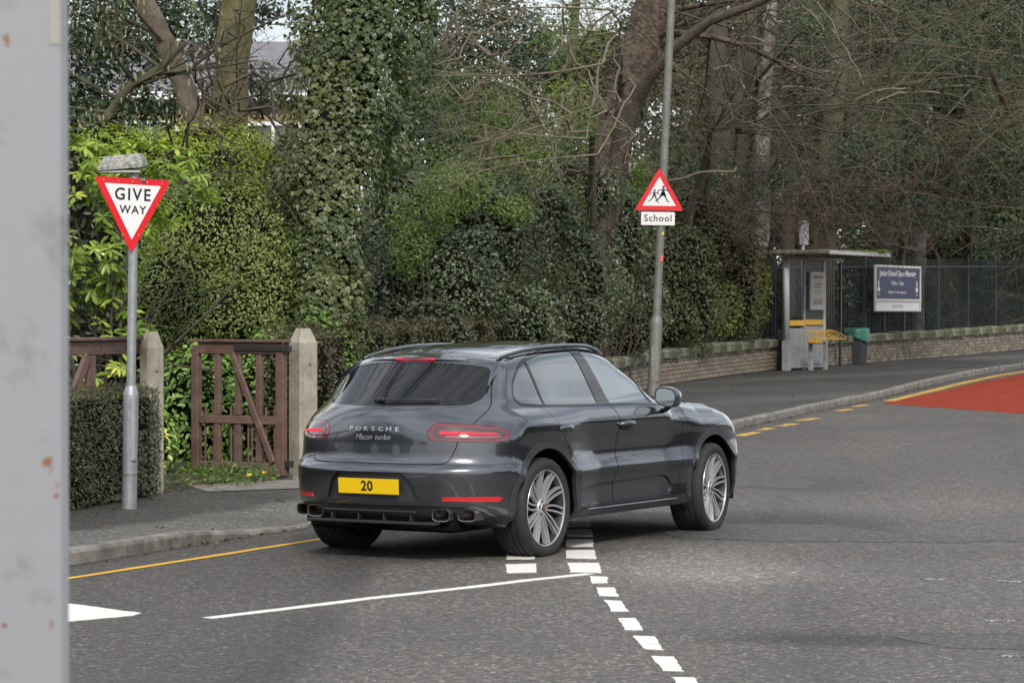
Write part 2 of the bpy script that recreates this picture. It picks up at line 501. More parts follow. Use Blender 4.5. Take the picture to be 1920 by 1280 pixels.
dash = [[(.529, 18.865), (.648, 18.845), (.639, 18.405), (.532, 18.405)], [(.55, 18.105), (.667, 18.105), (.675, 17.525), (.557, 17.565)],
        [(.575, 17.305), (.681, 17.265), (.698, 16.665), (.599, 16.665)], [(.671, 15.385), (.793, 15.345), (.799, 15.02), (.688, 15.05)], [(.690, 15.01), (.800, 14.98), (.801, 14.725), (.707, 14.765)],
        [(.618, 16.265), (.721, 16.265), (.727, 16.13), (.624, 16.14)], [(.626, 16.10), (.728, 16.09), (.744, 15.665), (.642, 15.665)],
        [(.723, 14.465), (.842, 14.425), (.855, 13.845), (.757, 13.885)], [(.786, 13.625), (.895, 13.605), (.913, 13.185), (.807, 13.185)],
        [(.84, 12.9), (.94, 12.9), (.955, 12.3), (.86, 12.3)], [(.89, 12.0), (.99, 12.0), (1.0, 11.4), (.91, 11.4)]]
for q in dash: marking('centre_dash', q, M_white)
gw = [[(.40, 19.886), (.623, 19.886), (.619, 19.105), (.406, 19.185)], [(.406, 20.926), (.623, 20.966), (.615, 20.206), (.397, 20.286)],
      [(.425, 21.906), (.637, 21.906), (.624, 21.246), (.413, 21.266)], [(.444, 22.886), (.654, 22.926), (.65, 22.226), (.439, 22.226)],
      [(.464, 23.9), (.665, 23.9), (.661, 23.266), (.459, 23.226)], [(.48, 24.95), (.69, 24.95), (.68, 24.3), (.475, 24.28)], [(.50, 25.95), (.71, 25.95), (.70, 25.3), (.49, 25.3)],
      [(-.043, 19.766), (.172, 19.826), (.168, 19.165), (-.031, 19.105)], [(-.04, 20.85), (.17, 20.88), (.165, 20.20), (-.038, 20.18)], [(-.03, 21.9), (.18, 21.9), (.175, 21.25), (-.03, 21.25)],
      [(-.02, 22.9), (.19, 22.9), (.185, 22.25), (-.02, 22.25)], [(0, 23.9), (.20, 23.9), (.20, 23.25), (0, 23.25)]]
for q in gw: marking('give_way_dash', q, M_white)
def strip(pts, w):
    L_ = []; R_ = []
    for i, p in enumerate(pts):
        a = pts[max(0, i - 1)]; b = pts[min(len(pts) - 1, i + 1)]; d = Vector((b[0] - a[0], b[1] - a[1])).normalized(); nrm = Vector((-d.y, d.x))
        L_.append((p[0] + nrm.x * w / 2, p[1] + nrm.y * w / 2)); R_.append((p[0] - nrm.x * w / 2, p[1] - nrm.y * w / 2))
    return L_ + R_[::-1]
marking('white_line', strip([(-1.787, 16.285), (-1.30, 16.89), (-.873, 17.44), (-.21, 18.20), (.12, 18.62), (.533, 19.06)], .085), M_white, .003)
marking('white_arrow_patch', [(-3.347, 17.745), (-2.756, 17.125), (-2.21, 16.545), (-2.242, 16.425), (-2.601, 16.085), (-2.951, 15.645)], M_white)
def seg_strips(name, pts, w, mat, step=1.0):
    """long line cut into straight lengths so it follows the rise of the road"""
    P = []
    for a, b in zip(pts[:-1], pts[1:]):
        k = max(1, int(math.hypot(b[0] - a[0], b[1] - a[1]) / step))
        P += [(a[0] + (b[0] - a[0]) * t / k, a[1] + (b[1] - a[1]) * t / k) for t in range(k)]
    P.append(pts[-1])
    s = strip(P, w); n = len(P)
    jl = [(x + rm.uniform(-.004, .004), y + rm.uniform(-.01, .01)) for x, y in s]
    vs = [(x, y, terr(y) + .004) for x, y in jl]
    fs = [(i, 2 * n - 1 - i, 2 * n - 2 - i, i + 1) for i in range(n - 1)]
    return MB().add(vs, fs).build(name, mat, road, fix=False)
seg_strips('yellow_line', [(-6.5, 11.0), (-4.2, 16.1), (-2.995, 18.72), (-2.36, 20.1), (-1.51, 21.96), (-.982, 23.2), (-.2, 25.4), (.6, 28)], .080, M_yellow, .25)
for a, b in (((3.001, 37.208), (3.301, 38.048)), ((3.423, 38.6), (3.602, 39.1)), ((3.753, 39.488), (4.04, 40.108)), ((4.194, 40.928), (4.515, 41.589)),
             ((5.084, 43.669), (5.356, 44.189)), ((5.514, 45.009), (5.793, 45.569)), ((2.2, 34.5), (2.5, 35.5))):
    marking('yellow_dash', strip([(a[0] + .05, a[1]), (b[0] + .05, b[1])], .15), M_yellow2, .012)
seg_strips('yellow_kerb_line', [(6.35, 46.77), (7.75, 50.9), (8.85, 54.2), (10.1, 57.6), (11.55, 61.0), (14.5, 66.8)], .19, M_yellow2, .5)
# red anti-skid surface with ribs
M_red = pmat('red_surfacing', (.39, .062, .034), rough=1.0, spec=.0, noise=(3, .35, .65, (.27, .048, .030)))
nt = M_red.node_tree; N, L = nt.nodes, nt.links; b = N['Principled BSDF']
mp = N.new('ShaderNodeMapping'); tcx = N.new('ShaderNodeTexCoord'); wv = N.new('ShaderNodeTexWave'); wv.wave_type = 'BANDS'; wv.bands_direction = 'Y'
wv.inputs['Scale'].default_value = .55; wv.inputs['Distortion'].default_value = 1.2; wv.inputs['Detail'].default_value = 3; wv.inputs['Detail Scale'].default_value = 2
L.new(tcx.outputs['Object'], mp.inputs[0]); mp.inputs['Rotation'].default_value = (0, 0, math.radians(8)); L.new(mp.outputs[0], wv.inputs['Vector'])
src = b.inputs['Base Color'].links[0].from_socket
mr = N.new('ShaderNodeMapRange'); mr.inputs[1].default_value = .50; mr.inputs[2].default_value = .90; mr.inputs[4].default_value = .95
L.new(wv.outputs['Fac'], mr.inputs[0])
mxr = N.new('ShaderNodeMix'); mxr.data_type = 'RGBA'; mxr.inputs[7].default_value = (.10, .045, .038, 1)
L.new(src, mxr.inputs[6]); L.new(mr.outputs[0], mxr.inputs[0]); L.new(mxr.outputs[2], b.inputs['Base Color'])
ry = np.arange(0, 1.001, .04); vs = []
Lp = [(6.15, 46.0), (6.9, 48.2), (7.9, 50.7), (9.05, 54.1), (10.35, 57.4), (11.8, 60.7), (14.8, 66.5)]
Rp = [(9.0, 40.8), (9.8, 43.5), (11.5, 48), (13.5, 52.5), (15, 56), (17, 59), (20, 64)]
n = 14
for t in ry:
    q = t * (len(Lp) - 1); i = min(int(q), len(Lp) - 2); f = q - i
    l = [Lp[i][k] * (1 - f) + Lp[i + 1][k] * f for k in (0, 1)]; r = [Rp[i][k] * (1 - f) + Rp[i + 1][k] * f for k in (0, 1)]
    for s in range(n):
        u = s / (n - 1); x = l[0] * (1 - u) + r[0] * u; y = l[1] * (1 - u) + r[1] * u; vs.append((x, y, terr(y) + .0025))
fs = [(r * n + c, r * n + c + 1, (r + 1) * n + c + 1, (r + 1) * n + c) for r in range(len(ry) - 1) for c in range(n - 1)]
MB().add(vs, fs).build('red_surfacing', M_red, road, fix=False)
for q in ([(3.234, 18.60), (3.42, 18.52), (3.40, 18.44), (3.25, 18.52)], [(2.766, 18.69), (2.95, 18.70), (2.94, 18.64), (2.77, 18.63)], [(3.25, 17.9), (3.5, 17.8), (3.49, 17.74), (3.27, 17.83)],
          [(2.75, 16.2), (2.95, 16.15), (2.93, 16.1), (2.77, 16.12)], [(2.92, 14.5), (3.1, 14.42), (3.08, 14.36), (2.9, 14.42)], [(2.55, 14.48), (2.75, 14.46), (2.74, 14.42), (2.56, 14.43)]):
    marking('worn_white_fragment', q, M_white2, .012)
M_rep = asphalt('repair_asphalt', (.022, .022, .021), (.078, .078, .074))
M_rep2 = asphalt('older_repair_asphalt', (.026, .027, .025), (.092, .094, .086))
def repair(poly, mat, jag):
    out = []
    for i in range(len(poly)):
        a, b = poly[i], poly[(i + 1) % len(poly)]; k = max(2, int(math.hypot(b[0] - a[0], b[1] - a[1]) / .12))
        out += [(a[0] + (b[0] - a[0]) * q / k + rm.gauss(0, jag), a[1] + (b[1] - a[1]) * q / k + rm.gauss(0, jag * 2)) for q in range(k)]
    sm = [tuple((out[i - 1][c] + out[i][c] * 2 + out[(i + 1) % len(out)][c]) / 4 for c in (0, 1)) for i in range(len(out))]
    MB().add([(x, y, terr(y) + .002) for x, y in sm], [tuple(range(len(sm)))]).build('tarmac_repair', mat, road, fix=False)
repair([(2.35, 14.80), (5.2, 14.62), (5.4, 15.28), (3.6, 15.38), (2.05, 15.45)], M_rep2, .012)
repair([(1.35, 22.0), (2.2, 21.75), (3.3, 21.6), (4.1, 21.75), (3.2, 22.5), (2.55, 23.4), (1.75, 23.6), (1.2, 22.9)], M_rep2, .05)
repair([(2.05, 28.2), (2.9, 27.8), (3.3, 28.9), (2.7, 30.2), (2.1, 29.6)], M_rep2, .06)
dr = MB().box((2.48, 22.27, .008), (.22, .24, .012), rz=.05, bev=.004)
for k in range(5): dr.box((2.41 + .035 * k, 22.27, .016), (.012, .2, .004), rz=.05)
tag(dr.build('drain_cover', pmat('cast_iron', (.018, .017, .016), rough=.7)), 'small dark iron drain cover set in the road to the right of the car', 'drain cover')
# ================================================================== THE CAR
# car frame: origin on the road under the rear axle, x forward, y left, z up
WB = 2.807
import time
def tab(kn, sig=0.010, lo=-2.0, hi=5.0, step=0.004):
    kn = sorted(kn); xs = np.arange(lo, hi, step)
    ys = np.interp(xs, [k[0] for k in kn], [k[1] for k in kn])
    n = max(1, int(4 * sig / step)); w = np.exp(-0.5 * (np.arange(-n, n + 1) * step / sig) ** 2); w /= w.sum()
    ys = np.convolve(np.pad(ys, n, mode='edge'), w, mode='valid')
    return lambda v: np.interp(v, xs, ys)
T_W = tab([(.24, .86), (.29, .885), (.33, .905), (.36, .90), (.45, .895), (.56, .905), (.60, .932), (.622, .938), (.65, .922),
           (.74, .905), (.85, .907), (.93, .922), (.985, .924), (1.03, .905), (1.075, .872), (1.10, .842), (1.14, .815), (1.30, .742),
           (1.42, .682), (1.50, .632), (1.60, .56), (1.8, .4)], .012)
T_REAR = tab([(.20, -.70), (.27, -.80), (.33, -.905), (.40, -.94), (.45, -.950), (.60, -.968), (.665, -.972), (.69, -.958), (.712, -.925),
              (.76, -.905), (.86, -.897), (.95, -.895), (1.01, -.888), (1.06, -.872), (1.105, -.84), (1.14, -.795), (1.20, -.705),
              (1.30, -.555), (1.40, -.405), (1.45, -.33), (1.49, -.29), (1.8, -.2)], .012)
T_BK2 = tab([(.2, .30), (.9, .30), (1.0, .42), (1.13, .70), (1.25, .62), (1.45, .50), (1.8, .5)], .03)
T_BK6 = tab([(.2, .34), (.95, .34), (1.1, .2), (1.8, .1)], .03)
T_TOP = tab([(-1.2, 1.40), (-.5, 1.458), (-.31, 1.483), (-.1, 1.508), (.2, 1.546), (.5, 1.573), (.9, 1.590), (1.15, 1.590), (1.35, 1.578),
             (1.6, 1.528), (1.9, 1.402), (2.2, 1.245), (2.42, 1.118), (2.55, 1.072), (2.8, 1.050), (3.1, 1.005), (3.3, .95),
             (3.5, .85), (3.62, .76), (3.75, .6)], .04)
T_FRONT = tab([(.2, 3.50), (.26, 3.58), (.4, 3.68), (.55, 3.715), (.68, 3.72), (.8, 3.69), (.9, 3.62), (1.0, 3.5), (1.6, 3.0)], .02)
T_WX = tab([(-1.2, .97), (-.5, .985), (.2, 1.0), (1.4, 1.0), (2.6, .99), (3.2, .965), (3.8, .94)], .15)
T_GX = tab([(-1.2, .10), (-.6, .055), (-.2, .02), (.3, 0.0), (1.2, 0.0), (1.9, .02), (2.4, .05)], .15)   # greenhouse plan taper

def smax(a, b, k):
    h = np.clip(0.5 + 0.5 * (a - b) / k, 0, 1)
    return b * (1 - h) + a * h + k * h * (1 - h)

def car_F(P):
    X, Y, Z = P[:, 0], np.abs(P[:, 1]), P[:, 2]
    W = T_W(Z) * T_WX(X)
    W = W - T_GX(X) * np.clip((Z - 1.05) / .12, 0, 1)
    for xc, amp in ((0.0, .050), (WB, .042)):
        r = np.hypot(X - xc, np.minimum(Z, .95) - .37)
        fl = np.clip((.92 - r) / .46, 0, 1); fl = fl * fl * (3 - 2 * fl)
        W = W + amp * fl * np.clip((1.10 - Z) / .22, 0, 1)
    # rear haunch
    W = W + .020 * np.exp(-((X + .05) / .45) ** 2 - ((Z - 1.0) / .10) ** 2)
    # inner relief of the doors
    W = W - .010 * np.exp(-((X - 1.3) / .75) ** 4 - ((Z - .76) / .10) ** 2)
    side = Y - W
    Yc = np.minimum(Y, 1.1)
    rear = T_REAR(Z) + T_BK2(Z) * Yc ** 2 + T_BK6(Z) * Yc ** 6 - X
    front = X - (T_FRONT(Z) - .25 * Yc ** 2 - .34 * Yc ** 6)
    Xs = X + .33 * Yc ** 2 * np.clip((X - 1.1) / .5, 0, 1) * np.clip((2.9 - X) / .3, 0, 1)
    top = T_TOP(Xs)
    gh = np.clip((2.35 - X) / .25, 0, 1)
    top = top - gh * .055 * (Yc / .6) ** 2.2
    top = top + (1 - gh) * (.035 * np.exp(-((Y - .66) / .16) ** 2) - .02 * np.exp(-(Y / .3) ** 2) - .10 * np.clip((Y - .75) / .2, 0, 2) ** 2)
    tp = (Z - top) * .92
    bot = .255 - Z
    F = smax(side, tp, .07)
    F = smax(F, rear * .8, .035)
    F = smax(F, front * .9, .05)
    F = smax(F, bot, .03)
    return F

def car_grid():
    IN = ((-.30, 2.85), (-.45, .45), (.42, 1.0))
    def axis(lo, hi, nm, ne):
        L = [(lo, -math.tan(math.radians(45 * (1 - i / ne)))) for i in range(ne)]
        L += [(lo + (hi - lo) * i / nm, 0.0) for i in range(nm + 1)]
        L += [(hi, math.tan(math.radians(45 * (i + 1) / ne))) for i in range(ne)]
        return L
    AX = axis(*IN[0], 190, 30); AY = axis(*IN[1], 46, 30); AZ = axis(*IN[2], 42, 34)
    A = (AX, AY, AZ)
    idx = {}; O = []; D = []; F = []
    def vert(i, j, k):
        key = (i, j, k)
        if key in idx: return idx[key]
        o = []; d = []
        for a, q in zip(A, key):
            o.append(a[q][0]); d.append(a[q][1])
        idx[key] = len(O); O.append(o); D.append(d)
        return idx[key]
    nx, ny, nz = len(AX) - 1, len(AY) - 1, len(AZ) - 1
    # on a cube face the face axis offset is +-1 (tan 45), which the end entries already are
    for j0 in (0, ny):
        for i in range(nx):
            for k in range(nz):
                q = [vert(i, j0, k), vert(i + 1, j0, k), vert(i + 1, j0, k + 1), vert(i, j0, k + 1)]
                F.append(q if j0 == 0 else q[::-1])
    for i0 in (0, nx):
        for j in range(ny):
            for k in range(nz):
                q = [vert(i0, j, k), vert(i0, j, k + 1), vert(i0, j + 1, k + 1), vert(i0, j + 1, k)]
                F.append(q if i0 == 0 else q[::-1])
    for k0 in (0, nz):
        for i in range(nx):
            for j in range(ny):
                q = [vert(i, j, k0), vert(i, j + 1, k0), vert(i + 1, j + 1, k0), vert(i + 1, j, k0)]
                F.append(q if k0 == 0 else q[::-1])
    O = np.array(O); D = np.array(D); D /= np.linalg.norm(D, axis=1)[:, None]
    return O, D, np.array(F, dtype=np.int32)

CG_O, CG_D, CG_F = car_grid()
def _march():
    n = len(CG_O); h2 = np.full(n, 1.9); l2 = np.full(n, 1.8); done = np.zeros(n, bool)
    for q in np.arange(0.10, 1.9, 0.06):
        ix = np.where(~done)[0]
        if len(ix) == 0: break
        f = car_F(CG_O[ix] + CG_D[ix] * q)
        c = ix[f > 0]; h2[c] = q; l2[c] = q - .06; done[c] = True
    for _ in range(12):
        m = (l2 + h2) / 2
        f = car_F(CG_O + CG_D * m[:, None])
        h2 = np.where(f > 0, m, h2); l2 = np.where(f > 0, l2, m)
    t0 = (l2 + h2) / 2
    ds = np.array([-.10, -.07, -.05, -.035, -.022, -.012, -.006, 0, .006, .013, .022])
    Fv = np.stack([car_F(CG_O + CG_D * (t0 + d)[:, None]) if d != 0 else np.zeros(n) for d in ds], 1)
    Fv = np.maximum.accumulate(Fv, axis=1) + np.arange(len(ds)) * 1e-7
    return t0, ds, Fv
CG_T0, CG_DS, CG_FV = _march()
def car_surface(level):
    if level == 0: return CG_O + CG_D * CG_T0[:, None]
    k = np.clip((CG_FV < level).sum(1), 1, len(CG_DS) - 1); r = np.arange(len(CG_T0))
    f0, f1 = CG_FV[r, k - 1], CG_FV[r, k]
    w = np.clip((level - f0) / np.maximum(f1 - f0, 1e-9), 0, 1)
    d = CG_DS[k - 1] * (1 - w) + CG_DS[k] * w
    return CG_O + CG_D * (CG_T0 + d)[:, None]

def shell(l_out, l_in):
    a = car_surface(l_out); b = car_surface(l_in)
    V = np.vstack([a, b]); F = np.vstack([CG_F, CG_F[:, ::-1] + len(a)])
    return mesh_np('shell', V, F, 4, True)

def cutter(polys, axis, a0, a1, mirror=True):
    """prisms; axis 'Y': poly in (x,z), from y=a0 to a1 on the right (negative) side, mirrored too"""
    mb = MB()
    def pr(poly, f):
        n = len(poly)
        vs = [f(p, a0) for p in poly] + [f(p, a1) for p in poly]
        fs = [tuple(range(n))] + [tuple(range(n, 2 * n))[::-1]] + [(i, i + n, (i + 1) % n + n, (i + 1) % n) for i in range(n)]
        mb.add(vs, fs)
    for poly in polys:
        if axis == 'Y':
            pr(poly, lambda p, a: (p[0], -a, p[1]))
            if mirror: pr(poly, lambda p, a: (p[0], a, p[1]))
        elif axis == 'X':
            pr(poly, lambda p, a: (a, p[0], p[1]))
        else:
            pr(poly, lambda p, a: (p[0], p[1], a))
    return mb.mesh('cut')

_BT=[0,0]
def boolean(me, cut, op):
    _q=time.time(); r=_boolean(me,cut,op); _BT[0]+=time.time()-_q; _BT[1]+=1; return r
def _boolean(me, cut, op):
    o = bpy.data.objects.new('b', me); c = bpy.data.objects.new('c', cut)
    COL.objects.link(o); COL.objects.link(c)
    m = o.modifiers.new('b', 'BOOLEAN'); m.operation = op; m.object = c
    try: m.solver = 'MANIFOLD'
    except Exception: m.solver = 'EXACT'
    dg = bpy.context.evaluated_depsgraph_get()
    r = bpy.data.meshes.new_from_object(o.evaluated_get(dg), depsgraph=dg)
    bpy.data.objects.remove(o); bpy.data.objects.remove(c)
    return r

def chaikin(p, it=3, closed=True, w=.25):
    p = [tuple(q) for q in p]
    for _ in range(it):
        r = []; n = len(p)
        for i in range(n if closed else n - 1):
            a, b = p[i], p[(i + 1) % n]
            r.append(tuple(a[k] * (1 - w) + b[k] * w for k in range(len(a)))); r.append(tuple(a[k] * w + b[k] * (1 - w) for k in range(len(a))))
        if not closed: r = [p[0]] + r + [p[-1]]
        p = r
    return p

def roundpoly(p, r):
    """round the corners of a polygon; r one radius or one per corner"""
    out = []; n = len(p)
    for i in range(n):
        a, b, c = Vector(p[i - 1]), Vector(p[i]), Vector(p[(i + 1) % n])
        ri = r[i] if isinstance(r, (list, tuple)) else r
        d1, d2 = (a - b), (c - b); l1, l2 = d1.length, d2.length
        q = min(ri, l1 * .49, l2 * .49)
        p0, p2 = b + d1 / l1 * q, b + d2 / l2 * q
        for t in np.linspace(0, 1, 7):
            out.append(tuple((1 - t) ** 2 * p0 + 2 * t * (1 - t) * b + t * t * p2))
    return out

def offset(poly, d):
    n = len(poly); P = [Vector(q) for q in poly]
    ar = sum(P[i].x * P[(i + 1) % n].y - P[(i + 1) % n].x * P[i].y for i in range(n))
    sg = 1 if ar > 0 else -1
    out = []
    for i in range(n):
        t = (P[(i + 1) % n] - P[i - 1])
        if t.length < 1e-9: out.append(tuple(P[i])); continue
        t.normalize(); nn = Vector((t.y, -t.x)) * sg
        out.append(tuple(P[i] + nn * d))
    return out

def ring_poly_cut(poly, d_out, d_in): return offset(poly, d_out), offset(poly, d_in)

def finish(me, sharp=32):
    me.polygons.foreach_set('use_smooth', [True] * len(me.polygons))
    me.set_sharp_from_angle(angle=math.radians(sharp)); me.update(); return me

def split_sides(me):
    """returns meshes for the right (y<0) and left half of a mirrored pair"""
    out = []
    for sg in (-1, 1):
        bm = bmesh.new(); bm.from_mesh(me)
        bmesh.ops.delete(bm, geom=[v for v in bm.verts if v.co.y * sg < 0], context='VERTS')
        m2 = bpy.data.meshes.new('side'); bm.to_mesh(m2); bm.free(); out.append(m2)
    return out

CAR_RZ = math.radians(90) - 0.5297
car = root('parked_car' if False else 'car', (-.557, 20.92, 0), CAR_RZ,
           'dark grey five door SUV with a yellow number plate reading 20, turning at the junction', 'car')

M_paint = pmat('car_paint', (.092, .099, .114), rough=.21, metal=.88, coat=1.0, coat_rough=.010)
_nt = M_paint.node_tree
_b = _nt.nodes['Principled BSDF']
_n = _nt.nodes.new('ShaderNodeTexNoise'); _n.inputs['Scale'].default_value = 900
_tc = _nt.nodes.new('ShaderNodeTexCoord'); _nt.links.new(_tc.outputs['Object'], _n.inputs['Vector'])
_bp = _nt.nodes.new('ShaderNodeBump'); _bp.inputs['Strength'].default_value = .12; _bp.inputs['Distance'].default_value = .0006
_nt.links.new(_n.outputs['Fac'], _bp.inputs['Height']); _nt.links.new(_bp.outputs['Normal'], _b.inputs['Normal'])
M_satin = pmat('satin_black_trim', (.022, .023, .026), rough=.38, spec=.5)
M_archtrim = pmat('arch_trim', (.045, .048, .054), rough=.30, metal=.3, coat=.5, coat_rough=.1)
M_gloss = pmat('gloss_black_trim', (.008, .008, .009), rough=.08, spec=.6)
M_rubber = pmat('tyre_rubber', (.020, .020, .021), rough=.75, spec=.35, noise=(30, .35, .7, (.035, .034, .033)), bump=(220, .3, .001))
M_glass_dark = pmat('privacy_glass', (.005, .006, .007), rough=.02, spec=.5, ior=1.42)
M_glass_side = pmat('side_window_glass', (.135, .155, .165), rough=.015, metal=.75, spec=.8, coat=.7)
M_glass_front = pmat('front_window_glass', (.175, .21, .225), rough=.015, metal=.75, spec=.8, coat=.7)
M_glass_roof = pmat('roof_glass', (.006, .007, .008), rough=.03, spec=.6, ior=1.5)
M_lamp = pmat('tail_lamp_lens', (.10, .006, .012), rough=.06, spec=.7, coat=1.0)
M_lampin = pmat('tail_lamp_inner', (.20, .03, .045), rough=.12, spec=.7, coat=1.0)
M_lampdark = pmat('tail_lamp_dark', (.035, .003, .006), rough=.06, spec=.7, coat=1.0)
M_lit = pmat('lit_light_bar', (.6, .02, .03), rough=.7, spec=.1, emis=(1.0, .06, .08), es=.6)
M_refl = pmat('reflector_red', (.50, .012, .015), rough=.12, spec=.6, coat=.6, bump=(300, .3, .001))
M_chrome = pmat('chrome_letters', (.60, .60, .62), rough=.3, metal=.8)
M_alloy = pmat('machined_alloy', (.62, .62, .64), rough=.32, metal=.7, coat=.4)
M_alloyd = pmat('dark_alloy', (.045, .047, .05), rough=.4, metal=.6)
M_exh = pmat('exhaust_steel', (.24, .22, .20), rough=.38, metal=1.0)
M_black = pmat('flat_black', (.004, .004, .004), rough=.9, spec=.1)
M_rail = pmat('roof_rail_black', (.075, .080, .090), rough=.25, metal=.6, coat=1.0)
M_disc = pmat('brake_disc', (.06, .058, .056), rough=.5, metal=.9)
M_caliper = pmat('brake_caliper_red', (.35, .01, .01), rough=.3, coat=.5)

# ---- outlines
def circ(cx, cz, r, n=72, a0=0): return [(cx + r * math.cos(a0 + 2 * PI * i / n), cz + r * math.sin(a0 + 2 * PI * i / n)) for i in range(n)]
WIN_REARQ = [(-.175, 1.175), (-.13, 1.27), (.02, 1.385), (.145, 1.435), (.315, 1.468), (.322, 1.1), (.18, 1.108), (-.12, 1.132)]
WQ = roundpoly([(-.175, 1.185), (-.125, 1.275), (.02, 1.382), (.16, 1.437), (.172, 1.125), (.02, 1.13), (-.14, 1.142)], [.03, .1, .1, .01, .01, .05, .03])
WR = roundpoly([(.192, 1.446), (.50, 1.500), (.945, 1.512), (.99, 1.112), (.60, 1.116), (.192, 1.124)], [.008, .25, .015, .012, .2, .008])
WF = roundpoly([(1.085, 1.512), (1.38, 1.490), (1.62, 1.430), (1.80, 1.352), (1.86, 1.095), (1.5, 1.1), (1.185, 1.107)], [.015, .25, .2, .01, .01, .2, .012])
WT = roundpoly([(1.835, 1.335), (2.0, 1.23), (2.14, 1.125), (2.13, 1.085), (1.89, 1.092)], [.005, .1, .02, .01, .005])
WBAND = roundpoly([(-.205, 1.165), (-.145, 1.295), (.01, 1.405), (.19, 1.470), (.50, 1.524), (.95, 1.537), (1.38, 1.514), (1.64, 1.450), (1.88, 1.335),
                   (2.06, 1.218), (2.19, 1.11), (2.17, 1.064), (1.5, 1.080), (.6, 1.094), (0.0, 1.108), (-.17, 1.120)],
                  [.03, .1, .1, .15, .2, .2, .25, .2, .2, .2, .02, .02, .3, .3, .2, .03])
AR0, AR1 = .447, .494
door_r = roundpoly([(.335, .33), (1.135, .33), (1.125, .62), (1.165, .85), (1.185, 1.0), (1.115, 1.15), (1.055, 1.44), (1.04, 1.52), (.6, 1.56), (.10, 1.43), (.07, 1.12),
                    (.12, 1.04), (.20, .93), (.34, .79), (.455, .66), (.495, .50), (.497, .38)], [.02, .008, .2, .2, .05, .05, .05, .01, .2, .05, .03, .04, .1, .1, .1, .1, .03])
door_f = roundpoly([(1.143, .33), (2.17, .33), (2.20, .55), (2.265, .88), (2.24, .98), (2.19, 1.075), (2.205, 1.12), (1.88, 1.36), (1.38, 1.535), (1.045, 1.545),
                    (1.063, 1.44), (1.123, 1.15), (1.193, 1.0), (1.173, .85), (1.133, .62)], [.008, .06, .2, .05, .1, .02, .02, .2, .2, .01, .05, .05, .05, .2, .2])
flap = roundpoly([(-.215, .905), (-.06, .905), (-.05, 1.075), (-.245, 1.065), (-.275, .99)], .07)
blade = roundpoly([(.62, .352), (2.06, .352), (2.10, .42), (2.02, .51), (1.9, .525), (.66, .500), (.60, .45)], [.03, .05, .06, .1, .1, .05, .05])
gate = roundpoly([(-.575, .715), (.575, .715), (.615, .80), (.645, .90), (.70, 1.0), (.735, 1.10), (.68, 1.22), (.63, 1.36), (.60, 1.47), (-.60, 1.47), (-.63, 1.36), (-.68, 1.22), (-.735, 1.10),
                  (-.70, 1.0), (-.645, .90), (-.615, .80)], [.06, .06, .05, .05, .05, .05, .05, .05, .02, .02, .05, .05, .05, .05, .05, .05])
rglass = roundpoly([(-.655, 1.175), (-.60, 1.133), (0, 1.122), (.60, 1.133), (.655, 1.175), (.645, 1.26), (.60, 1.40), (.35, 1.43), (0, 1.44), (-.35, 1.43), (-.60, 1.40), (-.645, 1.26)],
                   [.03, .06, .3, .06, .03, .05, .06, .2, .2, .2, .06, .05])
recess = roundpoly([(-.40, .450), (.40, .450), (.345, .59), (.275, .655), (-.275, .655), (-.345, .59)], [.02, .02, .03, .03, .03, .03])
diff = roundpoly([(-.80, .24), (.80, .24), (.845, .30), (.80, .375), (.70, .405), (.50, .415), (-.50, .415), (-.70, .405), (-.80, .375), (-.845, .30)], [.02, .02, .04, .05, .05, .05, .05, .05, .05, .04])
light_old = roundpoly([(.430, .955), (.47, .897), (.62, .882), (.86, .885), (.955, .915), (.935, .972), (.80, .998), (.62, 1.015), (.50, 1.017)], [.03, .04, .1, .05, .03, .03, .1, .1, .04])
light = roundpoly([(-.215, .935), (-.195, .884), (-.05, .875), (.28, .868), (.385, .878), (.408, .950), (.33, .980), (.10, 1.003), (-.12, 1.013), (-.18, .995)],
                  [.03, .03, .1, .05, .04, .04, .1, .15, .05, .03])
BETA = math.radians(40)
def dcut(polys):
    """prisms in (s, z) extruded along the rear-quarter diagonals of both sides"""
    mb = MB()
    for poly in polys:
        n = len(poly)
        for sg in (-1, 1):
            vs = []
            for t in (.20, 1.6):
                for (q, z) in poly: vs.append((-math.cos(BETA) * t + math.sin(BETA) * q, sg * (math.sin(BETA) * t + math.cos(BETA) * q), z))
            fs = [tuple(range(n)), tuple(range(n, 2 * n))[::-1]] + [(i, i + n, (i + 1) % n + n, (i + 1) % n) for i in range(n)]
            mb.add(vs, fs)
    return mb.mesh('cut')
refl_r = [(.545, .452), (.83, .440), (.93, .452), (.925, .478), (.56, .480)]

_t0 = time.time()
S = shell(0.0, -.035)
def CUT(poly, axis, a0, a1, mirror=True): return cutter(poly, axis, a0, a1, mirror)
# wheel arches
arch = cutter([circ(0, .365, AR0), circ(WB, .365, AR0)], 'Y', .50, 1.3)
S = boolean(S, arch, 'DIFFERENCE')
# arch trims: thin proud rings
T = shell(.007, -.02)
T = boolean(T, cutter([circ(0, .365, AR1), circ(WB, .365, AR1)], 'Y', .50, 1.3), 'INTERSECT')
T = boolean(T, cutter([circ(0, .365, AR0 - .004), circ(WB, .365, AR0 - .004)], 'Y', .45, 1.4), 'DIFFERENCE')
for side_me in split_sides(T):
    for lo, hi in ((-1, 1.3), (1.3, 5)):
        bm = bmesh.new(); bm.from_mesh(side_me)
        bmesh.ops.delete(bm, geom=[v for v in bm.verts if not (lo < v.co.x < hi)], context='VERTS')
        m2 = bpy.data.meshes.new('wheel_arch_trim'); bm.to_mesh(m2); bm.free()
        link('wheel_arch_trim', finish(m2), M_archtrim, car)
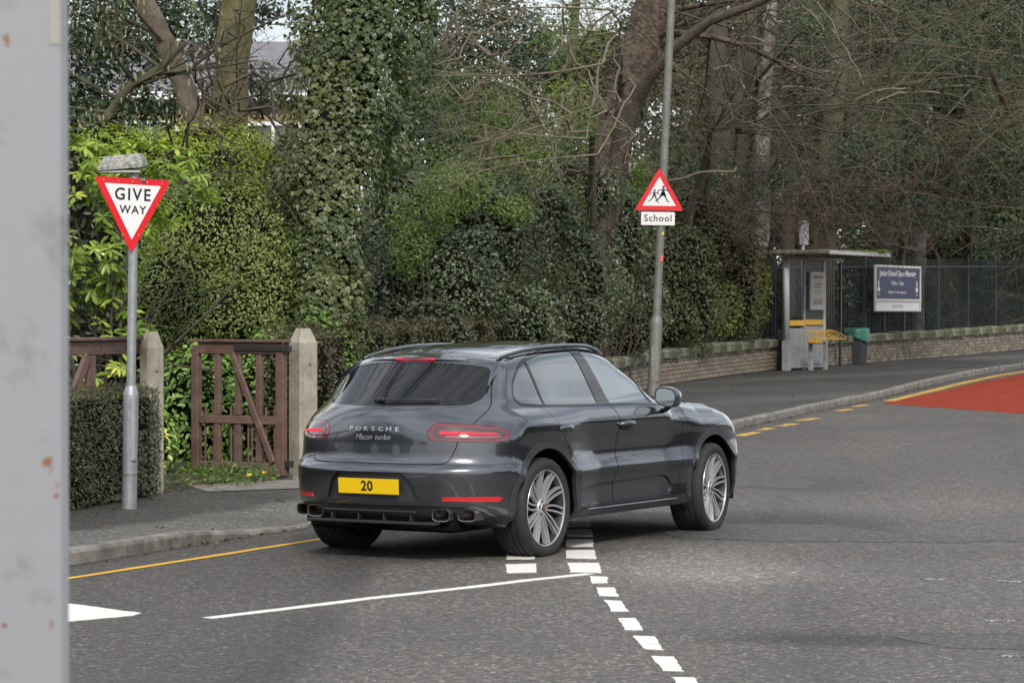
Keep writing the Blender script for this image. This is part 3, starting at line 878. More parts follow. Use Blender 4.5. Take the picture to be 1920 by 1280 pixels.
# window band: black trim sits where the paint is cut away
S = boolean(S, cutter([WBAND], 'Y', .45, 1.2), 'DIFFERENCE')
B1 = shell(-.003, -.03)
B1 = boolean(B1, cutter([offset(WBAND, -.002)], 'Y', .45, 1.2), 'INTERSECT')
B1 = boolean(B1, cutter([WQ, WR, WF, WT], 'Y', .45, 1.2), 'DIFFERENCE')
for m2 in split_sides(B1): link('window_frame', finish(m2), M_gloss, car)
G = shell(-.008, -.014)
for w, nm, mt in ((WQ, 'quarter_window', M_glass_dark), (WR, 'rear_door_window', M_glass_dark), (WF, 'front_door_window', M_glass_side), (WT, 'corner_window', M_glass_side)):
    g = boolean(G.copy(), cutter([offset(w, .004)], 'Y', .45, 1.2), 'INTERSECT')
    for m2 in split_sides(g): link(nm, finish(m2), M_glass_front if mt is M_glass_side else M_glass_side, car)
# lower door blade
S2 = boolean(S.copy(), cutter([offset(blade, -.001)], 'Y', .7, 1.2), 'INTERSECT')
S = boolean(S, cutter([blade], 'Y', .7, 1.2), 'DIFFERENCE')
BL = shell(-.016, -.040)
BL = boolean(BL, cutter([offset(blade, -.001)], 'Y', .7, 1.2), 'INTERSECT')
# doors
for poly, nm in ((door_r, 'rear_door'), (door_f, 'front_door')):
    d = boolean(S.copy(), cutter([offset(poly, -.0038)], 'Y', .45, 1.2), 'INTERSECT')
    S = boolean(S, cutter([offset(poly, .0018)], 'Y', .45, 1.2), 'DIFFERENCE')
    b = boolean(BL.copy(), cutter([offset(poly, -.0038)], 'Y', .45, 1.2), 'INTERSECT')
    for m2, b2, sg in zip(split_sides(d), split_sides(b), (-1, 1)):
        dr = link(nm, finish(m2), M_paint, car)
        link('door_blade', finish(b2), M_satin if False else M_archtrim, dr)
        hx = .285 if nm == 'rear_door' else 1.285
        yy = sg * (.935 if nm == 'rear_door' else .930)
        h = MB()
        h.tube([(hx - .115, yy * .975, .942), (hx - .10, yy * 1.012, .946), (hx - .05, yy * 1.038, .948), (hx + .04, yy * 1.040, .947), (hx + .09, yy * 1.015, .945), (hx + .11, yy * .975, .942)],
               [.012, .019, .020, .020, .018, .012], n=10, flat=1.1)
        hd = h.build('handle', M_paint, dr)
        cup = MB().lathe([(.001, 0), (.05, 0), (.062, .003)], n=24, axis='Y', c=(hx - .0, yy * .999, .938))
        for i, v in enumerate(cup.v): cup.v[i] = (hx + (v[0] - hx) * 1.7, v[1], .938 + (v[2] - .938) * .75)
        cup.build('handle_cup', M_gloss, dr)
# fuel flap, tailgate, glass
FL = boolean(S.copy(), cutter([offset(flap, -.002)], 'Y', .6, 1.2, mirror=False), 'INTERSECT')
S = boolean(S, cutter([flap], 'Y', .6, 1.2, mirror=False), 'DIFFERENCE')
link('fuel_flap', finish(FL), M_paint, car)
GT = boolean(S.copy(), cutter([offset(gate, -.0035)], 'X', -1.3, -.15), 'INTERSECT')
S = boolean(S, cutter([offset(gate, .0022)], 'X', -1.3, -.15), 'DIFFERENCE')
GT = boolean(GT, cutter([rglass], 'X', -1.3, -.05), 'DIFFERENCE')
GT = boolean(GT, dcut([light]), 'DIFFERENCE')
S = boolean(S, dcut([light]), 'DIFFERENCE')
tailgate = link('tailgate', finish(GT), M_paint, car)
RG = boolean(shell(-.004, -.012), cutter([offset(rglass, -.001)], 'X', -1.3, -.05), 'INTERSECT')
link('rear_window', finish(RG), M_glass_dark, tailgate)
# tail lamps
LB = boolean(shell(.004, -.02), dcut([offset(light, -.002)]), 'INTERSECT')
L_out = split_sides(LB)
bar = roundpoly([(-.13, .944), (-.125, .930), (.27, .9265), (.30, .931), (.27, .937), (-.12, .951)], .004)
inner = roundpoly([(-.175, .935), (-.155, .908), (-.03, .898), (.28, .890), (.345, .900), (.362, .944), (.30, .960), (.08, .980), (-.12, .990), (-.155, .975)], .025)
inner2 = roundpoly([(-.09, .906), (.26, .900), (.32, .905), (.325, .918), (.0, .921), (-.09, .922)], .006)
Li = split_sides(boolean(shell(.0065, -.01), dcut([inner]), 'INTERSECT'))
Lb = split_sides(boolean(shell(.012, -.005), dcut([bar]), 'INTERSECT'))
Lj = split_sides(boolean(shell(.0085, -.008), dcut([inner2]), 'INTERSECT'))
for k in range(2):
    tl = link('tail_light', finish(L_out[k]), M_lamp, car)
    link('lens_inner', finish(Li[k]), M_lampdark, tl)
    link('light_bar', finish(Lb[k]), M_lit, tl)
    link('reflector_strip', finish(Lj[k]), M_lampin, tl)
# number plate recess in bumper, and black diffuser
RC = boolean(shell(-.030, -.06), cutter([offset(recess, .0)], 'X', -1.3, -.6), 'INTERSECT')
S = boolean(S, cutter([recess], 'X', -1.3, -.6), 'DIFFERENCE')
link('plate_recess', finish(RC), M_archtrim, car)
S = boolean(S, cutter([diff], 'X', -1.3, -.5), 'DIFFERENCE')
DF = boolean(shell(-.012, -.04), cutter([offset(diff, -.001)], 'X', -1.3, -.5), 'INTERSECT')
link('diffuser', finish(DF), M_satin, car)
# bumper as its own part
bump_poly = [(-1.3, .2), (-.02, .2), (-.02, .60), (-.30, .70), (-.50, .715), (-1.3, .705)]
# bonnet
bonnet = roundpoly([(2.46, -.55), (2.36, -.70), (2.6, -.72), (3.2, -.62), (3.5, -.4), (3.56, 0), (3.5, .4), (3.2, .62), (2.6, .72), (2.36, .70), (2.46, .55), (2.52, 0)], .06)
BN = boolean(S.copy(), cutter([offset(bonnet, -.003)], 'Z', .6, 1.3), 'INTERSECT')
S = boolean(S, cutter([bonnet], 'Z', .6, 1.3), 'DIFFERENCE')
link('bonnet', finish(BN), M_paint, car)
ws = roundpoly([(1.52, -.52), (2.05, -.66), (2.34, -.66), (2.46, 0), (2.34, .66), (2.05, .66), (1.52, .52), (1.56, 0)], [.04, .1, .04, .4, .04, .1, .04, .3])
WS = boolean(shell(-.004, -.012), cutter([offset(ws, -.002)], 'Z', 1.0, 1.8), 'INTERSECT')
S = boolean(S, cutter([ws], 'Z', 1.0, 1.8), 'DIFFERENCE')
link('windscreen', finish(WS), M_glass_side, car)
sr = roundpoly([(.10, -.44), (1.36, -.46), (1.42, 0), (1.36, .46), (.10, .44), (.06, 0)], [.06, .08, .3, .08, .06, .3])
SR = boolean(shell(-.001, -.012), cutter([offset(sr, -.003)], 'Z', 1.2, 1.8), 'INTERSECT')
S = boolean(S, cutter([sr], 'Z', 1.2, 1.8), 'DIFFERENCE')
link('panoramic_roof', finish(SR), M_glass_roof, car)
RBU = boolean(S.copy(), cutter([offset(bump_poly, -.002)], 'Y', -1.3, 1.3, mirror=False), 'INTERSECT')
S = boolean(S, cutter([bump_poly], 'Y', -1.3, 1.3, mirror=False), 'DIFFERENCE')
rear_bumper = link('rear_bumper', finish(RBU), M_paint, car)
# headlamps and front grille
hl = roundpoly([(3.02, .96), (3.10, .86), (3.35, .80), (3.50, .82), (3.38, .93), (3.2, .99)], .04)
S = boolean(S, cutter([hl], 'Y', .45, 1.2), 'DIFFERENCE')
HL = boolean(shell(.001, -.02), cutter([offset(hl, -.003)], 'Y', .45, 1.2), 'INTERSECT')
for m2 in split_sides(HL): link('headlight', finish(m2), pmat('headlamp_glass', (.2, .21, .22), rough=.03, spec=.8, metal=.5, coat=1.0), car)
link('body', finish(S), M_paint, car)
gr = roundpoly([(-.60, .40), (.60, .40), (.66, .66), (.5, .74), (-.5, .74), (-.66, .66)], .05)
GR = boolean(shell(.004, -.03), cutter([gr], 'X', 3.2, 4.0), 'INTERSECT')
link('front_grille', finish(GR), M_satin, car)
# red reflectors
R1 = boolean(shell(.003, -.02), dcut([[(-.12, .452), (.30, .444), (.335, .470), (.30, .480), (-.11, .480)]]), 'INTERSECT')
for m2 in split_sides(R1): link('bumper_reflector', finish(m2), M_refl, car)
print('car csg', time.time() - _t0, _BT)

# roof spoiler with the high brake light
def surf_z(x, y):
    zs = np.linspace(1.0, 1.75, 376)
    f = car_F(np.stack([np.full_like(zs, x), np.full_like(zs, y), zs], 1))
    k = np.where(f > 0)[0][0]; return zs[k]
sv = []; sf = []
ny_, sec = 41, 10
for j in range(ny_):
    y = -.615 + 1.23 * j / (ny_ - 1)
    a = abs(y) / .615
    xe = -.335 + .50 * y * y          # trailing edge
    zt = 1.478 - .050 * a ** 2.2 - .012 * a ** 8
    x0 = xe + .22
    z0 = surf_z(x0, y) + .002
    z1 = surf_z(xe + .10, y) + .007
    dn = .030 + .035 * a ** 4
    row = [(x0, z0), (x0 - .06, (z0 * .45 + z1 * .55) + .003), (xe + .10, z1), (xe + .03, zt + .004), (xe, zt - .006), (xe - .002, zt - .014),
           (xe + .012, zt - dn), (xe + .05, zt - dn - .010), (xe + .12, zt - dn - .02), (x0, z0 - .05)]
    for (x, z) in row: sv.append((x, y, z))
for j in range(ny_ - 1):
    for k in range(sec):
        k2 = (k + 1) % sec
        sf.append((j * sec + k, (j + 1) * sec + k, (j + 1) * sec + k2, j * sec + k2))
sf.append(tuple(range(sec))); sf.append(tuple((ny_ - 1) * sec + k for k in range(sec))[::-1])
sp = MB().add(sv, sf, True); spo = sp.build('roof_spoiler', M_paint, car, sharp=50)
for sg in (-1, 1):     # side fins running down the edge of the glass
    Po = [(-.02, .622, 1.428), (-.12, .636, 1.400), (-.22, .650, 1.360), (-.31, .664, 1.318), (-.385, .676, 1.276)]
    Pi_ = [(-.150, .600, 1.447), (-.200, .612, 1.428), (-.265, .630, 1.388), (-.335, .650, 1.335), (-.400, .672, 1.270)]
    Pc = [(-.10, .560, 1.430), (-.15, .590, 1.405), (-.23, .622, 1.360), (-.31, .652, 1.315), (-.38, .680, 1.272)]
    def dens(P): return chaikin(P, 2, closed=False)
    Po, Pi_, Pc = dens(Po), dens(Pi_), dens(Pc)
    vs = []
    for a_, b_, c_ in zip(Po, Pi_, Pc):
        m_ = tuple((a_[k] * .5 + b_[k] * .5) + (0, .004, .004)[k] for k in range(3))
        for q in (a_, m_, b_, c_): vs.append((q[0], q[1] * sg, q[2]))
    fs = []
    for i in range(len(Po) - 1):
        for k in range(4): fs.append((i * 4 + k, i * 4 + (k + 1) % 4, i * 4 + 4 + (k + 1) % 4, i * 4 + 4 + k))
    fs += [(0, 1, 2, 3), tuple((len(Po) - 1) * 4 + k for k in (3, 2, 1, 0))]
    MB().add(vs, fs, True).build('spoiler_fin', M_paint, spo, sharp=50)
bl = MB()
bl.box((-.337, 0, 1.462), (.02, .34, .017), bev=.004)
for i, v in enumerate(bl.v): bl.v[i] = (v[0] + .5 * v[1] ** 2 * 1.0, v[1], v[2] - .05 * (abs(v[1]) / .615) ** 2.2)
bl.build('high_brake_light', M_refl if False else pmat('brake_light_red', (.5, .015, .03), rough=.15, coat=1, emis=(1, .05, .09), es=.25), spo)

# roof rails
for sg in (-1, 1):
    rl = MB()
    pts = []; rad = []
    for t in np.linspace(0, 1, 25):
        x = -.12 + 1.62 * t
        z = surf_z(x, .58) + .016 * math.sin(PI * min(1, max(0, t))) ** .35 + .006
        pts.append((x, sg * .585, z)); rad.append(.006 + .009 * math.sin(PI * t) ** .4)
    rl.tube(pts, rad, n=12, flat=1.25)
    rl.build('roof_rail', M_rail, car)

# number plate
plate = MB().box((0, 0, 0), (.006, .520, .111), bev=.0025).build('number_plate', pmat('plate_yellow', (.70, .46, .006), rough=.35, spec=.4), car, loc=(-.958, 0, .549), rot=(0, math.radians(-3), 0))
tm = text_mesh('20', .100, .0006, bold=.0030, sx=1.0, space=1.05)
tm.transform(Matrix.Rotation(math.radians(-90), 4, 'Z') @ Matrix.Rotation(math.radians(90), 4, 'X'))
link('plate_digits', tm, pmat('plate_black', (.01, .01, .01), rough=.5), plate, loc=(-.0036, .012, -.001))

# badges, bent to the tailgate surface
def wrap_text(me, zc, y0, lift=.003, scale_y=1.0):
    n = len(me.vertices); co = np.empty(n * 3, np.float32); me.vertices.foreach_get('co', co); co = co.reshape(-1, 3)
    yy = y0 - co[:, 0]; zz = zc + co[:, 1]; out = np.empty_like(co)
    for i in range(n):
        xs = np.linspace(-1.05, -.5, 551)
        f = car_F(np.stack([xs, np.full_like(xs, yy[i]), np.full_like(xs, zz[i])], 1))
        x = xs[np.where(f < 0)[0][0]]
        out[i] = (x - lift - co[i, 2], yy[i], zz[i])
    me.vertices.foreach_set('co', out.ravel()); me.update(); return me
bd_ = root('x', (0, 0, 0)); bpy.data.objects.remove(bd_)
for i_, ch_ in enumerate('PORSCHE'):
    lt = text_mesh(ch_, .042, .0015, bold=.0006, sx=1.5)
    lt.transform(Matrix.Translation(((i_ - 3) * .0655, 0, 0)))
    link('badge_letter', wrap_text(lt, .962, 0, .004), M_chrome, tailgate)
for w_, x_ in (('Macan', -.082), ('turbo', .080)):
    lt = text_mesh(w_, .058, .0012, bold=-.0002, shear=.30, sx=1.0); lt.transform(Matrix.Translation((x_, 0, 0)))
    link('badge_word', wrap_text(lt, .902, 0, .004), M_chrome, tailgate)

# wiper
wp = MB()
def rear_x(y, z):
    xs = np.linspace(-1.05, 0.2, 1251)
    f = car_F(np.stack([xs, np.full_like(xs, y), np.full_like(xs, z)], 1)); return xs[np.where(f < 0)[0][0]]
pts = []
for t in np.linspace(0, 1, 12):
    y = .02 - .44 * t; z = 1.158 + .004 * t
    pts.append((rear_x(y, z) - .010, y, z + .012))
wp.tube(pts, [.012] + [.007] * 10 + [.004], n=6)
wp.lathe([(.001, 0), (.022, 0), (.022, .02), (.001, .022)], n=16, axis='X', c=(rear_x(.05, 1.165) - .022, .05, 1.165))
wp.box((rear_x(.03, 1.165) - .014, .03, 1.168), (.02, .09, .026), bev=.006)
wp.build('rear_wiper', M_satin, tailgate)

# diffuser fins and exhausts
df = MB()
for y in (-.34, -.11, .11, .34): df.box((-.905, y, .335), (.05, .012, .07), bev=.003)
df.box((-.935, 0, .372), (.02, .80, .014), bev=.004)
df.box((-.90, 0, .29), (.10, 1.1, .02), bev=.006)
df.build('diffuser_fin', M_satin, car)
for yc in (-.705, -.545, .545, .705):
    e = MB(); xb = T_REAR(.36) + .30 * yc * yc + .34 * abs(yc) ** 6
    ang = math.copysign(1, yc)
    prof = []
    for (sx_, w, hgt) in ((.16, .062, .042), (.0, .064, .044), (-.012, .062, .042), (-.010, .055, .036), (.12, .052, .034)):
        prof.append((sx_, w * 1.22, hgt * 1.14))
    nn = 24; vs = []; fs = []
    for (dx, w, hh) in prof:
        for k in range(nn):
            a = 2 * PI * k / nn; ca, sa = math.cos(a), math.sin(a)
            sq = (abs(ca) ** 4 + abs(sa) ** 4) ** -.25
            vs.append((xb + dx - .012 + (.10 * (abs(ca * sq * w) if ca * ang > 0 else 0)), yc + ca * sq * w * .96, .348 + sa * sq * hh * .92))
    for i in range(len(prof) - 1):
        for k in range(nn): fs.append((i * nn + k, i * nn + (k + 1) % nn, (i + 1) * nn + (k + 1) % nn, (i + 1) * nn + k))
    e.add(vs, fs, True); ex = e.build('exhaust_tip', M_exh, car, sharp=45)
    i2 = MB().add(vs[-nn:], [tuple(range(nn))]); i2.build('exhaust_bore', M_black, ex)

# mirrors
for sg in (-1, 1):
    m = MB(); nn = 20; vs = []; fs = []
    cxm, cym, czm = 1.90, sg * .975, 1.140
    rings = [(-.055, .094, .074), (-.045, .100, .080), (0, .102, .082), (.05, .094, .075), (.09, .07, .055), (.115, .03, .02)]
    for (dx, w, hh) in rings:
        for k in range(nn):
            a = 2 * PI * k / nn; ca, sa = math.cos(a), math.sin(a); sq = (abs(ca) ** 3 + abs(sa) ** 3) ** (-1 / 3)
            vs.append((cxm + dx, cym + ca * sq * w * (1 if True else 1), czm + sa * sq * hh + (.012 * ca * -sg)))
    for i in range(len(rings) - 1):
        for k in range(nn): fs.append((i * nn + k, i * nn + (k + 1) % nn, (i + 1) * nn + (k + 1) % nn, (i + 1) * nn + k))
    fs.append(tuple((len(rings) - 1) * nn + k for k in range(nn)))
    m.add(vs, fs, True)
    mo = m.build('wing_mirror', M_rail, car, sharp=60)
    g = MB(); ring = [(cxm - .052, cym + (v[1] - cym) * .90, czm + (v[2] - czm) * .88) for v in vs[:nn]]
    g.add(ring, [tuple(range(nn))]); g.build('mirror_glass', pmat('mirror_glass', (.55, .60, .60), rough=.02, metal=1.0), mo)
    r2 = MB(); r2.add([(cxm - .055, v[1], v[2]) for v in vs[:nn]] + [(cxm - .05, q[1], q[2]) for q in ring],
                      [(k, (k + 1) % nn, (k + 1) % nn + nn, k + nn) for k in range(nn)]); r2.build('mirror_rim', M_gloss, mo)
    ar = MB(); ar.tube([(1.97, sg * .86, 1.03), (1.965, sg * .915, 1.035), (1.955, sg * .965, 1.065), (1.95, sg * .99, 1.085)], [.045, .040, .032, .030], n=12, flat=.5)
    ar.build('mirror_arm', M_gloss, mo)

# arch liners, underbody
for sg in (-1, 1):
    for xc in (0, WB):
        a = MB(); n = 40; vs = []
        for y in (.50, .895):
            for k in range(n + 1):
                t = -.25 + (PI + .5) * k / n
                vs.append((xc + (AR0 + .004) * math.cos(t), sg * y, .365 + (AR0 + .004) * math.sin(t)))
        fs = [(k, k + 1, k + n + 2, k + n + 1) for k in range(n)] + [tuple(range(n + 1))]
        a.add(vs, fs, False); a.build('arch_liner', M_black, car)
ub = MB().box((1.35, 0, .30), (4.3, 1.25, .16), bev=.02)
ub.tube([(0, -.8, .365), (0, .8, .365)], .05, n=8); ub.tube([(WB, -.8, .365), (WB, .8, .365)], .05, n=8)
ub.box((-.55, 0, .29), (.36, .9, .10), bev=.04)
ub.build('underbody', M_black, car)
for sg in (-1, 1):    # bright sill strip
    sl = MB(); sl.tube([(x, sg * (.905 * T_WX(x) + .012), .318 + .0 * x) for x in np.linspace(.50, 2.24, 20)], [.004] + [.014] * 18 + [.004], n=8, flat=.5)
    sl.build('sill_strip', pmat('sill_strip_metal', (.30, .31, .34), rough=.22, metal=.9, coat=.5), car)

# wheels (y of outer face at +: built facing -y for the right side)
def tyre_mesh():
    prof = [(.272, .128), (.290, .138), (.315, .145), (.340, .143), (.356, .134), (.366, .118), (.3700, .100)]
    tread = []
    for y in (.088, .060, .030, 0.0, -.030, -.060, -.088):
        pass
    out = list(prof)
    for g in (.072, .025, -.025, -.072):
        out += [(.3712, g + .007), (.3640, g + .005), (.3640, g - .005), (.3712, g - .007)]
    out += [(.3700, -.100), (.366, -.118), (.356, -.134), (.340, -.143), (.315, -.145), (.290, -.138), (.272, -.128)]
    m = MB().lathe([(r, -y) for r, y in out], n=72, axis='Y')
    return m.mesh('tyre', sharp=50)
def rim_mesh():
    prof = [(.276, -.120), (.2815, -.133), (.2800, -.136), (.2755, -.1345), (.272, -.122), (.276, -.120)]
    return MB().lathe(prof, n=72, axis='Y').mesh('rim', sharp=40)
def spoke_mesh():
    """one pair of curved twin spokes, pointing +x; 36 degrees pitch"""
    mb = MB(); mt = MB()
    for sg in (-1, 1):
        P = []
        for t in np.linspace(0, 1, 9):
            r = .052 + (.272 - .052) * t
            lat = sg * (.0115 + .0090 * min(1, t * 2.2)) + .013 * math.sin(PI * t)
            y = -.098 - .030 * t ** 1.5
            w = .0066 - .0010 * math.sin(PI * t) + .0004 * t
            P.append((r, lat, y, w))
        vs = []; fs = []
        for (r, lat, y, w) in P:
            vs += [(r, y, lat - w), (r, y, lat + w), (r, y + .030, lat + w * 1.5), (r, y + .030, lat - w * 1.5)]
        for i in range(len(P) - 1):
            for k in range(4):
                fs.append((i * 4 + k, i * 4 + (k + 1) % 4, i * 4 + 4 + (k + 1) % 4, i * 4 + 4 + k))
        mb.add(vs, fs, False)
    # dark pocket between the pair, recessed
    vs = []; fs = []
    for t in np.linspace(0, 1, 9):
        r = .052 + .218 * t; c_ = .013 * math.sin(PI * t); hw = .0115 + .0090 * min(1, t * 2.2)
        vs += [(r, -.078 - .030 * t ** 1.5, c_ - hw), (r, -.078 - .030 * t ** 1.5, c_ + hw)]
    for i in range(8): fs.append((i * 2, i * 2 + 1, i * 2 + 3, i * 2 + 2))
    mt.add(vs, fs, False)
    return mb.mesh('spoke'), mt.mesh('spoke_pocket')
ty, rm_, (spk, spd) = tyre_mesh(), rim_mesh(), spoke_mesh()
hub = MB().lathe([(.001, -.112), (.030, -.112), (.034, -.108), (.062, -.104), (.068, -.096), (.068, -.06), (.001, -.06)], n=40, axis='Y').mesh('hub', sharp=30)
disc = MB().lathe([(.05, -.03), (.185, -.03), (.185, .0), (.05, .0)], n=48, axis='Y').mesh('brake_disc', sharp=30)
crest = MB(); crest.lathe([(.001, -.1145), (.026, -.1145), (.028, -.112)], n=24, axis='Y')
crest_me = crest.mesh('hub_cap')
shield = MB().prism(roundpoly([(-.011, .014), (.011, .014), (.012, -.004), (0, -.016), (-.012, -.004)], .003), Matrix.Translation((0, -.1146, 0)) @ Matrix.Rotation(math.radians(90), 4, 'X'), .0015).mesh('crest')
M_crest = pmat('crest_gold', (.55, .25, .10), rough=.35, metal=.5)
nut = MB().lathe([(.001, -.107), (.011, -.107), (.011, -.09)], n=10, axis='Y').mesh('wheel_bolt')
nutw = MB().lathe([(.001, -.1055), (.0145, -.1055), (.0145, -.10)], n=14, axis='Y').mesh('bolt_hole')
cal = MB()
vs = []
for k in range(9):
    a = math.radians(150 + 60 * k / 8 - 30)
    for r in (.13, .205):
        for y in (-.055, .03): vs.append((r * math.cos(a), y, r * math.sin(a)))
fs = []
for k in range(8):
    b_ = k * 4
    fs += [(b_, b_ + 4, b_ + 6, b_ + 2), (b_ + 1, b_ + 3, b_ + 7, b_ + 5), (b_ + 2, b_ + 6, b_ + 7, b_ + 3), (b_, b_ + 1, b_ + 5, b_ + 4)]
fs += [(0, 2, 3, 1), (32, 33, 35, 34)]
cal_me = cal.add(vs, fs).mesh('caliper')
for xc in (0, WB):
    for sg in (-1, 1):
        rz = (0 if sg < 0 else PI) + (math.radians(6.0) if xc > 1 else 0)
        w = bpy.data.objects.new('wheel', None); COL.objects.link(w); w.parent = car
        w.location = (xc, sg * (.805 if xc == 0 else .800), .3675); w.rotation_euler = (0, 0, rz)
        spin = math.radians(9 if xc == 0 else 24)
        def wl_(nm, me, mt, a=spin): return link(nm, me, mt, w, rot=(0, a, 0))
        wl_('tyre', ty, M_rubber); wl_('rim', rm_, M_alloy); wl_('hub', hub, M_alloy); wl_('hub_cap', crest_me, M_alloyd, 0)
        wl_('crest', shield, M_crest, 0); wl_('brake_disc', disc, M_disc); wl_('brake_caliper', cal_me, M_caliper, 0)
        barrel = wl_('barrel', MB().lathe([(.272, -.125), (.258, -.09), (.248, .02), (.25, .11), (.06, .112)], n=48, axis='Y').mesh('barrel'), M_satin)
        for k in range(10):
            wl_('spoke', spk, M_alloy, spin + 2 * PI * k / 10)
            wl_('spoke_pocket', spd, M_black, spin + 2 * PI * k / 10)
        for k in range(5):
            a = spin + 2 * PI * k / 5 + .3
            link('bolt_hole', nutw, M_black, w, loc=(.046 * math.cos(a), 0, .046 * math.sin(a)))
            link('wheel_bolt', nut, M_alloyd, w, loc=(.046 * math.cos(a), 0, .046 * math.sin(a)))
# ================================================================== STREET FURNITURE AND BOUNDARIES
M_galv = pmat('galvanised_steel', (.33, .345, .36), rough=.5, metal=.45, noise=(14, .35, .7, (.24, .25, .265)), bump=(50, .2, .002))
M_galvd = pmat('dull_galvanised', (.20, .20, .185), rough=.6, metal=.3, noise=(8, .35, .7, (.13, .135, .12)))
M_signwhite = pmat('sign_white', (.72, .72, .72), rough=.38)
M_signred = pmat('sign_red', (.62, .012, .018), rough=.35)
M_signblack = pmat('sign_black', (.012, .012, .014), rough=.4)
M_signback = pmat('sign_back_grey', (.16, .16, .165), rough=.5)
M_stk = pmat('fluorescent_sticker', (.85, .12, .08), rough=.6)
M_rivet = pmat('rivet', (.7, .65, .65), rough=.3, metal=.5)

def tri(w, up=True, r=.0):
    h = w * math.sqrt(3) / 2
    p = [(-w / 2, -h / 3), (w / 2, -h / 3), (0, 2 * h / 3)] if up else [(-w / 2, h / 3), (0, -2 * h / 3), (w / 2, h / 3)]
    return roundpoly(p, r) if r else p
def face_T(rz=0, tilt=0):    # local xy plane -> vertical plate facing -Y
    return Matrix.Rotation(rz, 4, 'Z') @ Matrix.Rotation(math.radians(90), 4, 'X') @ Matrix.Rotation(tilt, 4, 'Z')

# ---- foreground grey post (out of focus, left edge of the view)
M_fpost = pmat('painted_grey_post', (.255, .265, .285), rough=.45, noise=(9, .57, .66, (.205, .207, .212)), bump=(30, .15, .004))
nt = M_fpost.node_tree; N, L = nt.nodes, nt.links; b = N['Principled BSDF']
n_ = N.new('ShaderNodeTexNoise'); n_.inputs['Scale'].default_value = 11; n_.inputs['Detail'].default_value = 3; tcq = N.new('ShaderNodeTexCoord'); L.new(tcq.outputs['Object'], n_.inputs['Vector'])
mr = N.new('ShaderNodeMapRange'); mr.inputs[1].default_value = .675; mr.inputs[2].default_value = .70; L.new(n_.outputs['Fac'], mr.inputs[0])
mq = N.new('ShaderNodeMix'); mq.data_type = 'RGBA'; mq.inputs[7].default_value = (.20, .085, .04, 1); src = b.inputs['Base Color'].links[0].from_socket
L.new(src, mq.inputs[6]); L.new(mr.outputs[0], mq.inputs[0]); L.new(mq.outputs[2], b.inputs['Base Color'])
fp = root('steel_post', (-.8135, 4.5, 0), .178, 'wide pale grey painted steel post with rust spots, blurred in the left foreground', 'post')
pm = MB().box((0, 0, 2.0), (.183, .16, 4.0), bev=.012); pm.build('shaft', M_fpost, fp)
MB().box((0, 0, .01), (.34, .32, .02), bev=.004).build('base_plate', M_galvd, fp)
MB().box((.0700, -.0803, 2.455), (.018, .003, .50), bev=.002).build('cable_strip', pmat('cream_strip', (.30, .29, .265), rough=.6), fp)
rs_ = MB()
for (x, z, r) in ((-.085, 1.71, .008), (-.088, 1.474, .014), (-.092, 1.455, .010), (-.0535, 1.30, .006), (-.03, 1.28, .004)):
    rs_.lathe([(.0005, 0), (r * .7, 0), (r, .001)], n=14, axis='Y', c=(x + .02, -.0815, z))
rs_.build('rust_spot', pmat('rust', (.22, .10, .06), rough=.9), fp)

# ---- GIVE WAY sign
gz = PZ(-3.31, 23.97)
gs = root('give_way_sign', (-3.31, 23.97, gz), 0, 'red and white triangular GIVE WAY sign on a grey post beside the clipped hedge', 'road sign')
lean = .040
pp = MB(); H = 3.02
P = lambda h: (lean * h / H * 1.2, .0, h)
pp.tube([P(-.1), P(.98)], [.066, .066], n=24); pp.tube([P(.98), P(1.02), P(1.06)], [.066, .058, .042], n=24); pp.tube([P(1.05), P(H)], [.0395, .0385], n=20)
pp.build('post', M_galv, gs, sharp=40)
dp = MB().box((P(.69)[0] + .028, -.052, .69), (.055, .036, .56), bev=.008); dp.build('access_door', M_galv, gs)
lab = MB().lathe([(.067, .30), (.067, .28)], n=24, c=(P(.3)[0], 0, 0)); lab.build('base_band', M_galvd, gs)
sg_ = root('sign_face', (0, 0, 0)); bpy.data.objects.remove(sg_)
cz = 2.63; cxo = P(cz)[0] - .005
T = Matrix.Translation((cxo, -.058, cz)) @ face_T(math.radians(36), math.radians(-1.5))
plt = MB().prism(tri(.750, False, .055), T, .004).build('sign_plate', M_signred, gs)
T2 = T @ Matrix.Translation((0, 0, .0045))
# the plate's prism grows towards the viewer (local +z after rotation is -Y)
MB().prism(tri(.548, False, .012), T2 @ Matrix.Translation((0, .004, 0)), .0006).build('white_panel', M_signwhite, plt)
def put_text(body, size, T, mat, parent, name='lettering', **kw):
    me = text_mesh(body, size, .0003, **kw); me.transform(T); return link(name, me, mat, parent)
put_text('GIVE', .146, T2 @ Matrix.Translation((0, .072, .0014)), M_signblack, plt, bold=.0028, sx=1.0, space=1.22)
put_text('WAY', .098, T2 @ Matrix.Translation((.004, -.058, .0014)), M_signblack, plt, bold=.002, sx=1.04, space=1.18)
rv = MB()
for (x, y) in ((-.28, .188), (-.14, .188), (0, .188), (.14, .188), (.28, .188), (-.085, -.27), (.065, -.27)):
    rv.lathe([(.0005, .003), (.0045, .002), (.005, 0)], n=8, c=(0, 0, 0)); 
    for i in range(len(rv.v) - 24, len(rv.v)): rv.v[i] = tuple(T2 @ Vector((rv.v[i][0] + x, rv.v[i][1] + y, rv.v[i][2])))
rv.build('rivet', M_rivet, plt)
MB().prism(tri(.74, False, .055), T @ Matrix.Translation((0, 0, -.004)), .003).build('sign_back', M_signback, gs)
for h in (2.50, 2.76): MB().lathe([(.044, h - .02), (.048, h - .02), (.048, h + .02), (.044, h + .02)], n=20, c=(P(h)[0], 0, 0)).build('clamp', M_galvd, gs)
MB().box((P(2.84)[0] + .075, .0, 2.835), (.05, .03, .035), bev=.004).build('bracket', M_galvd, gs)
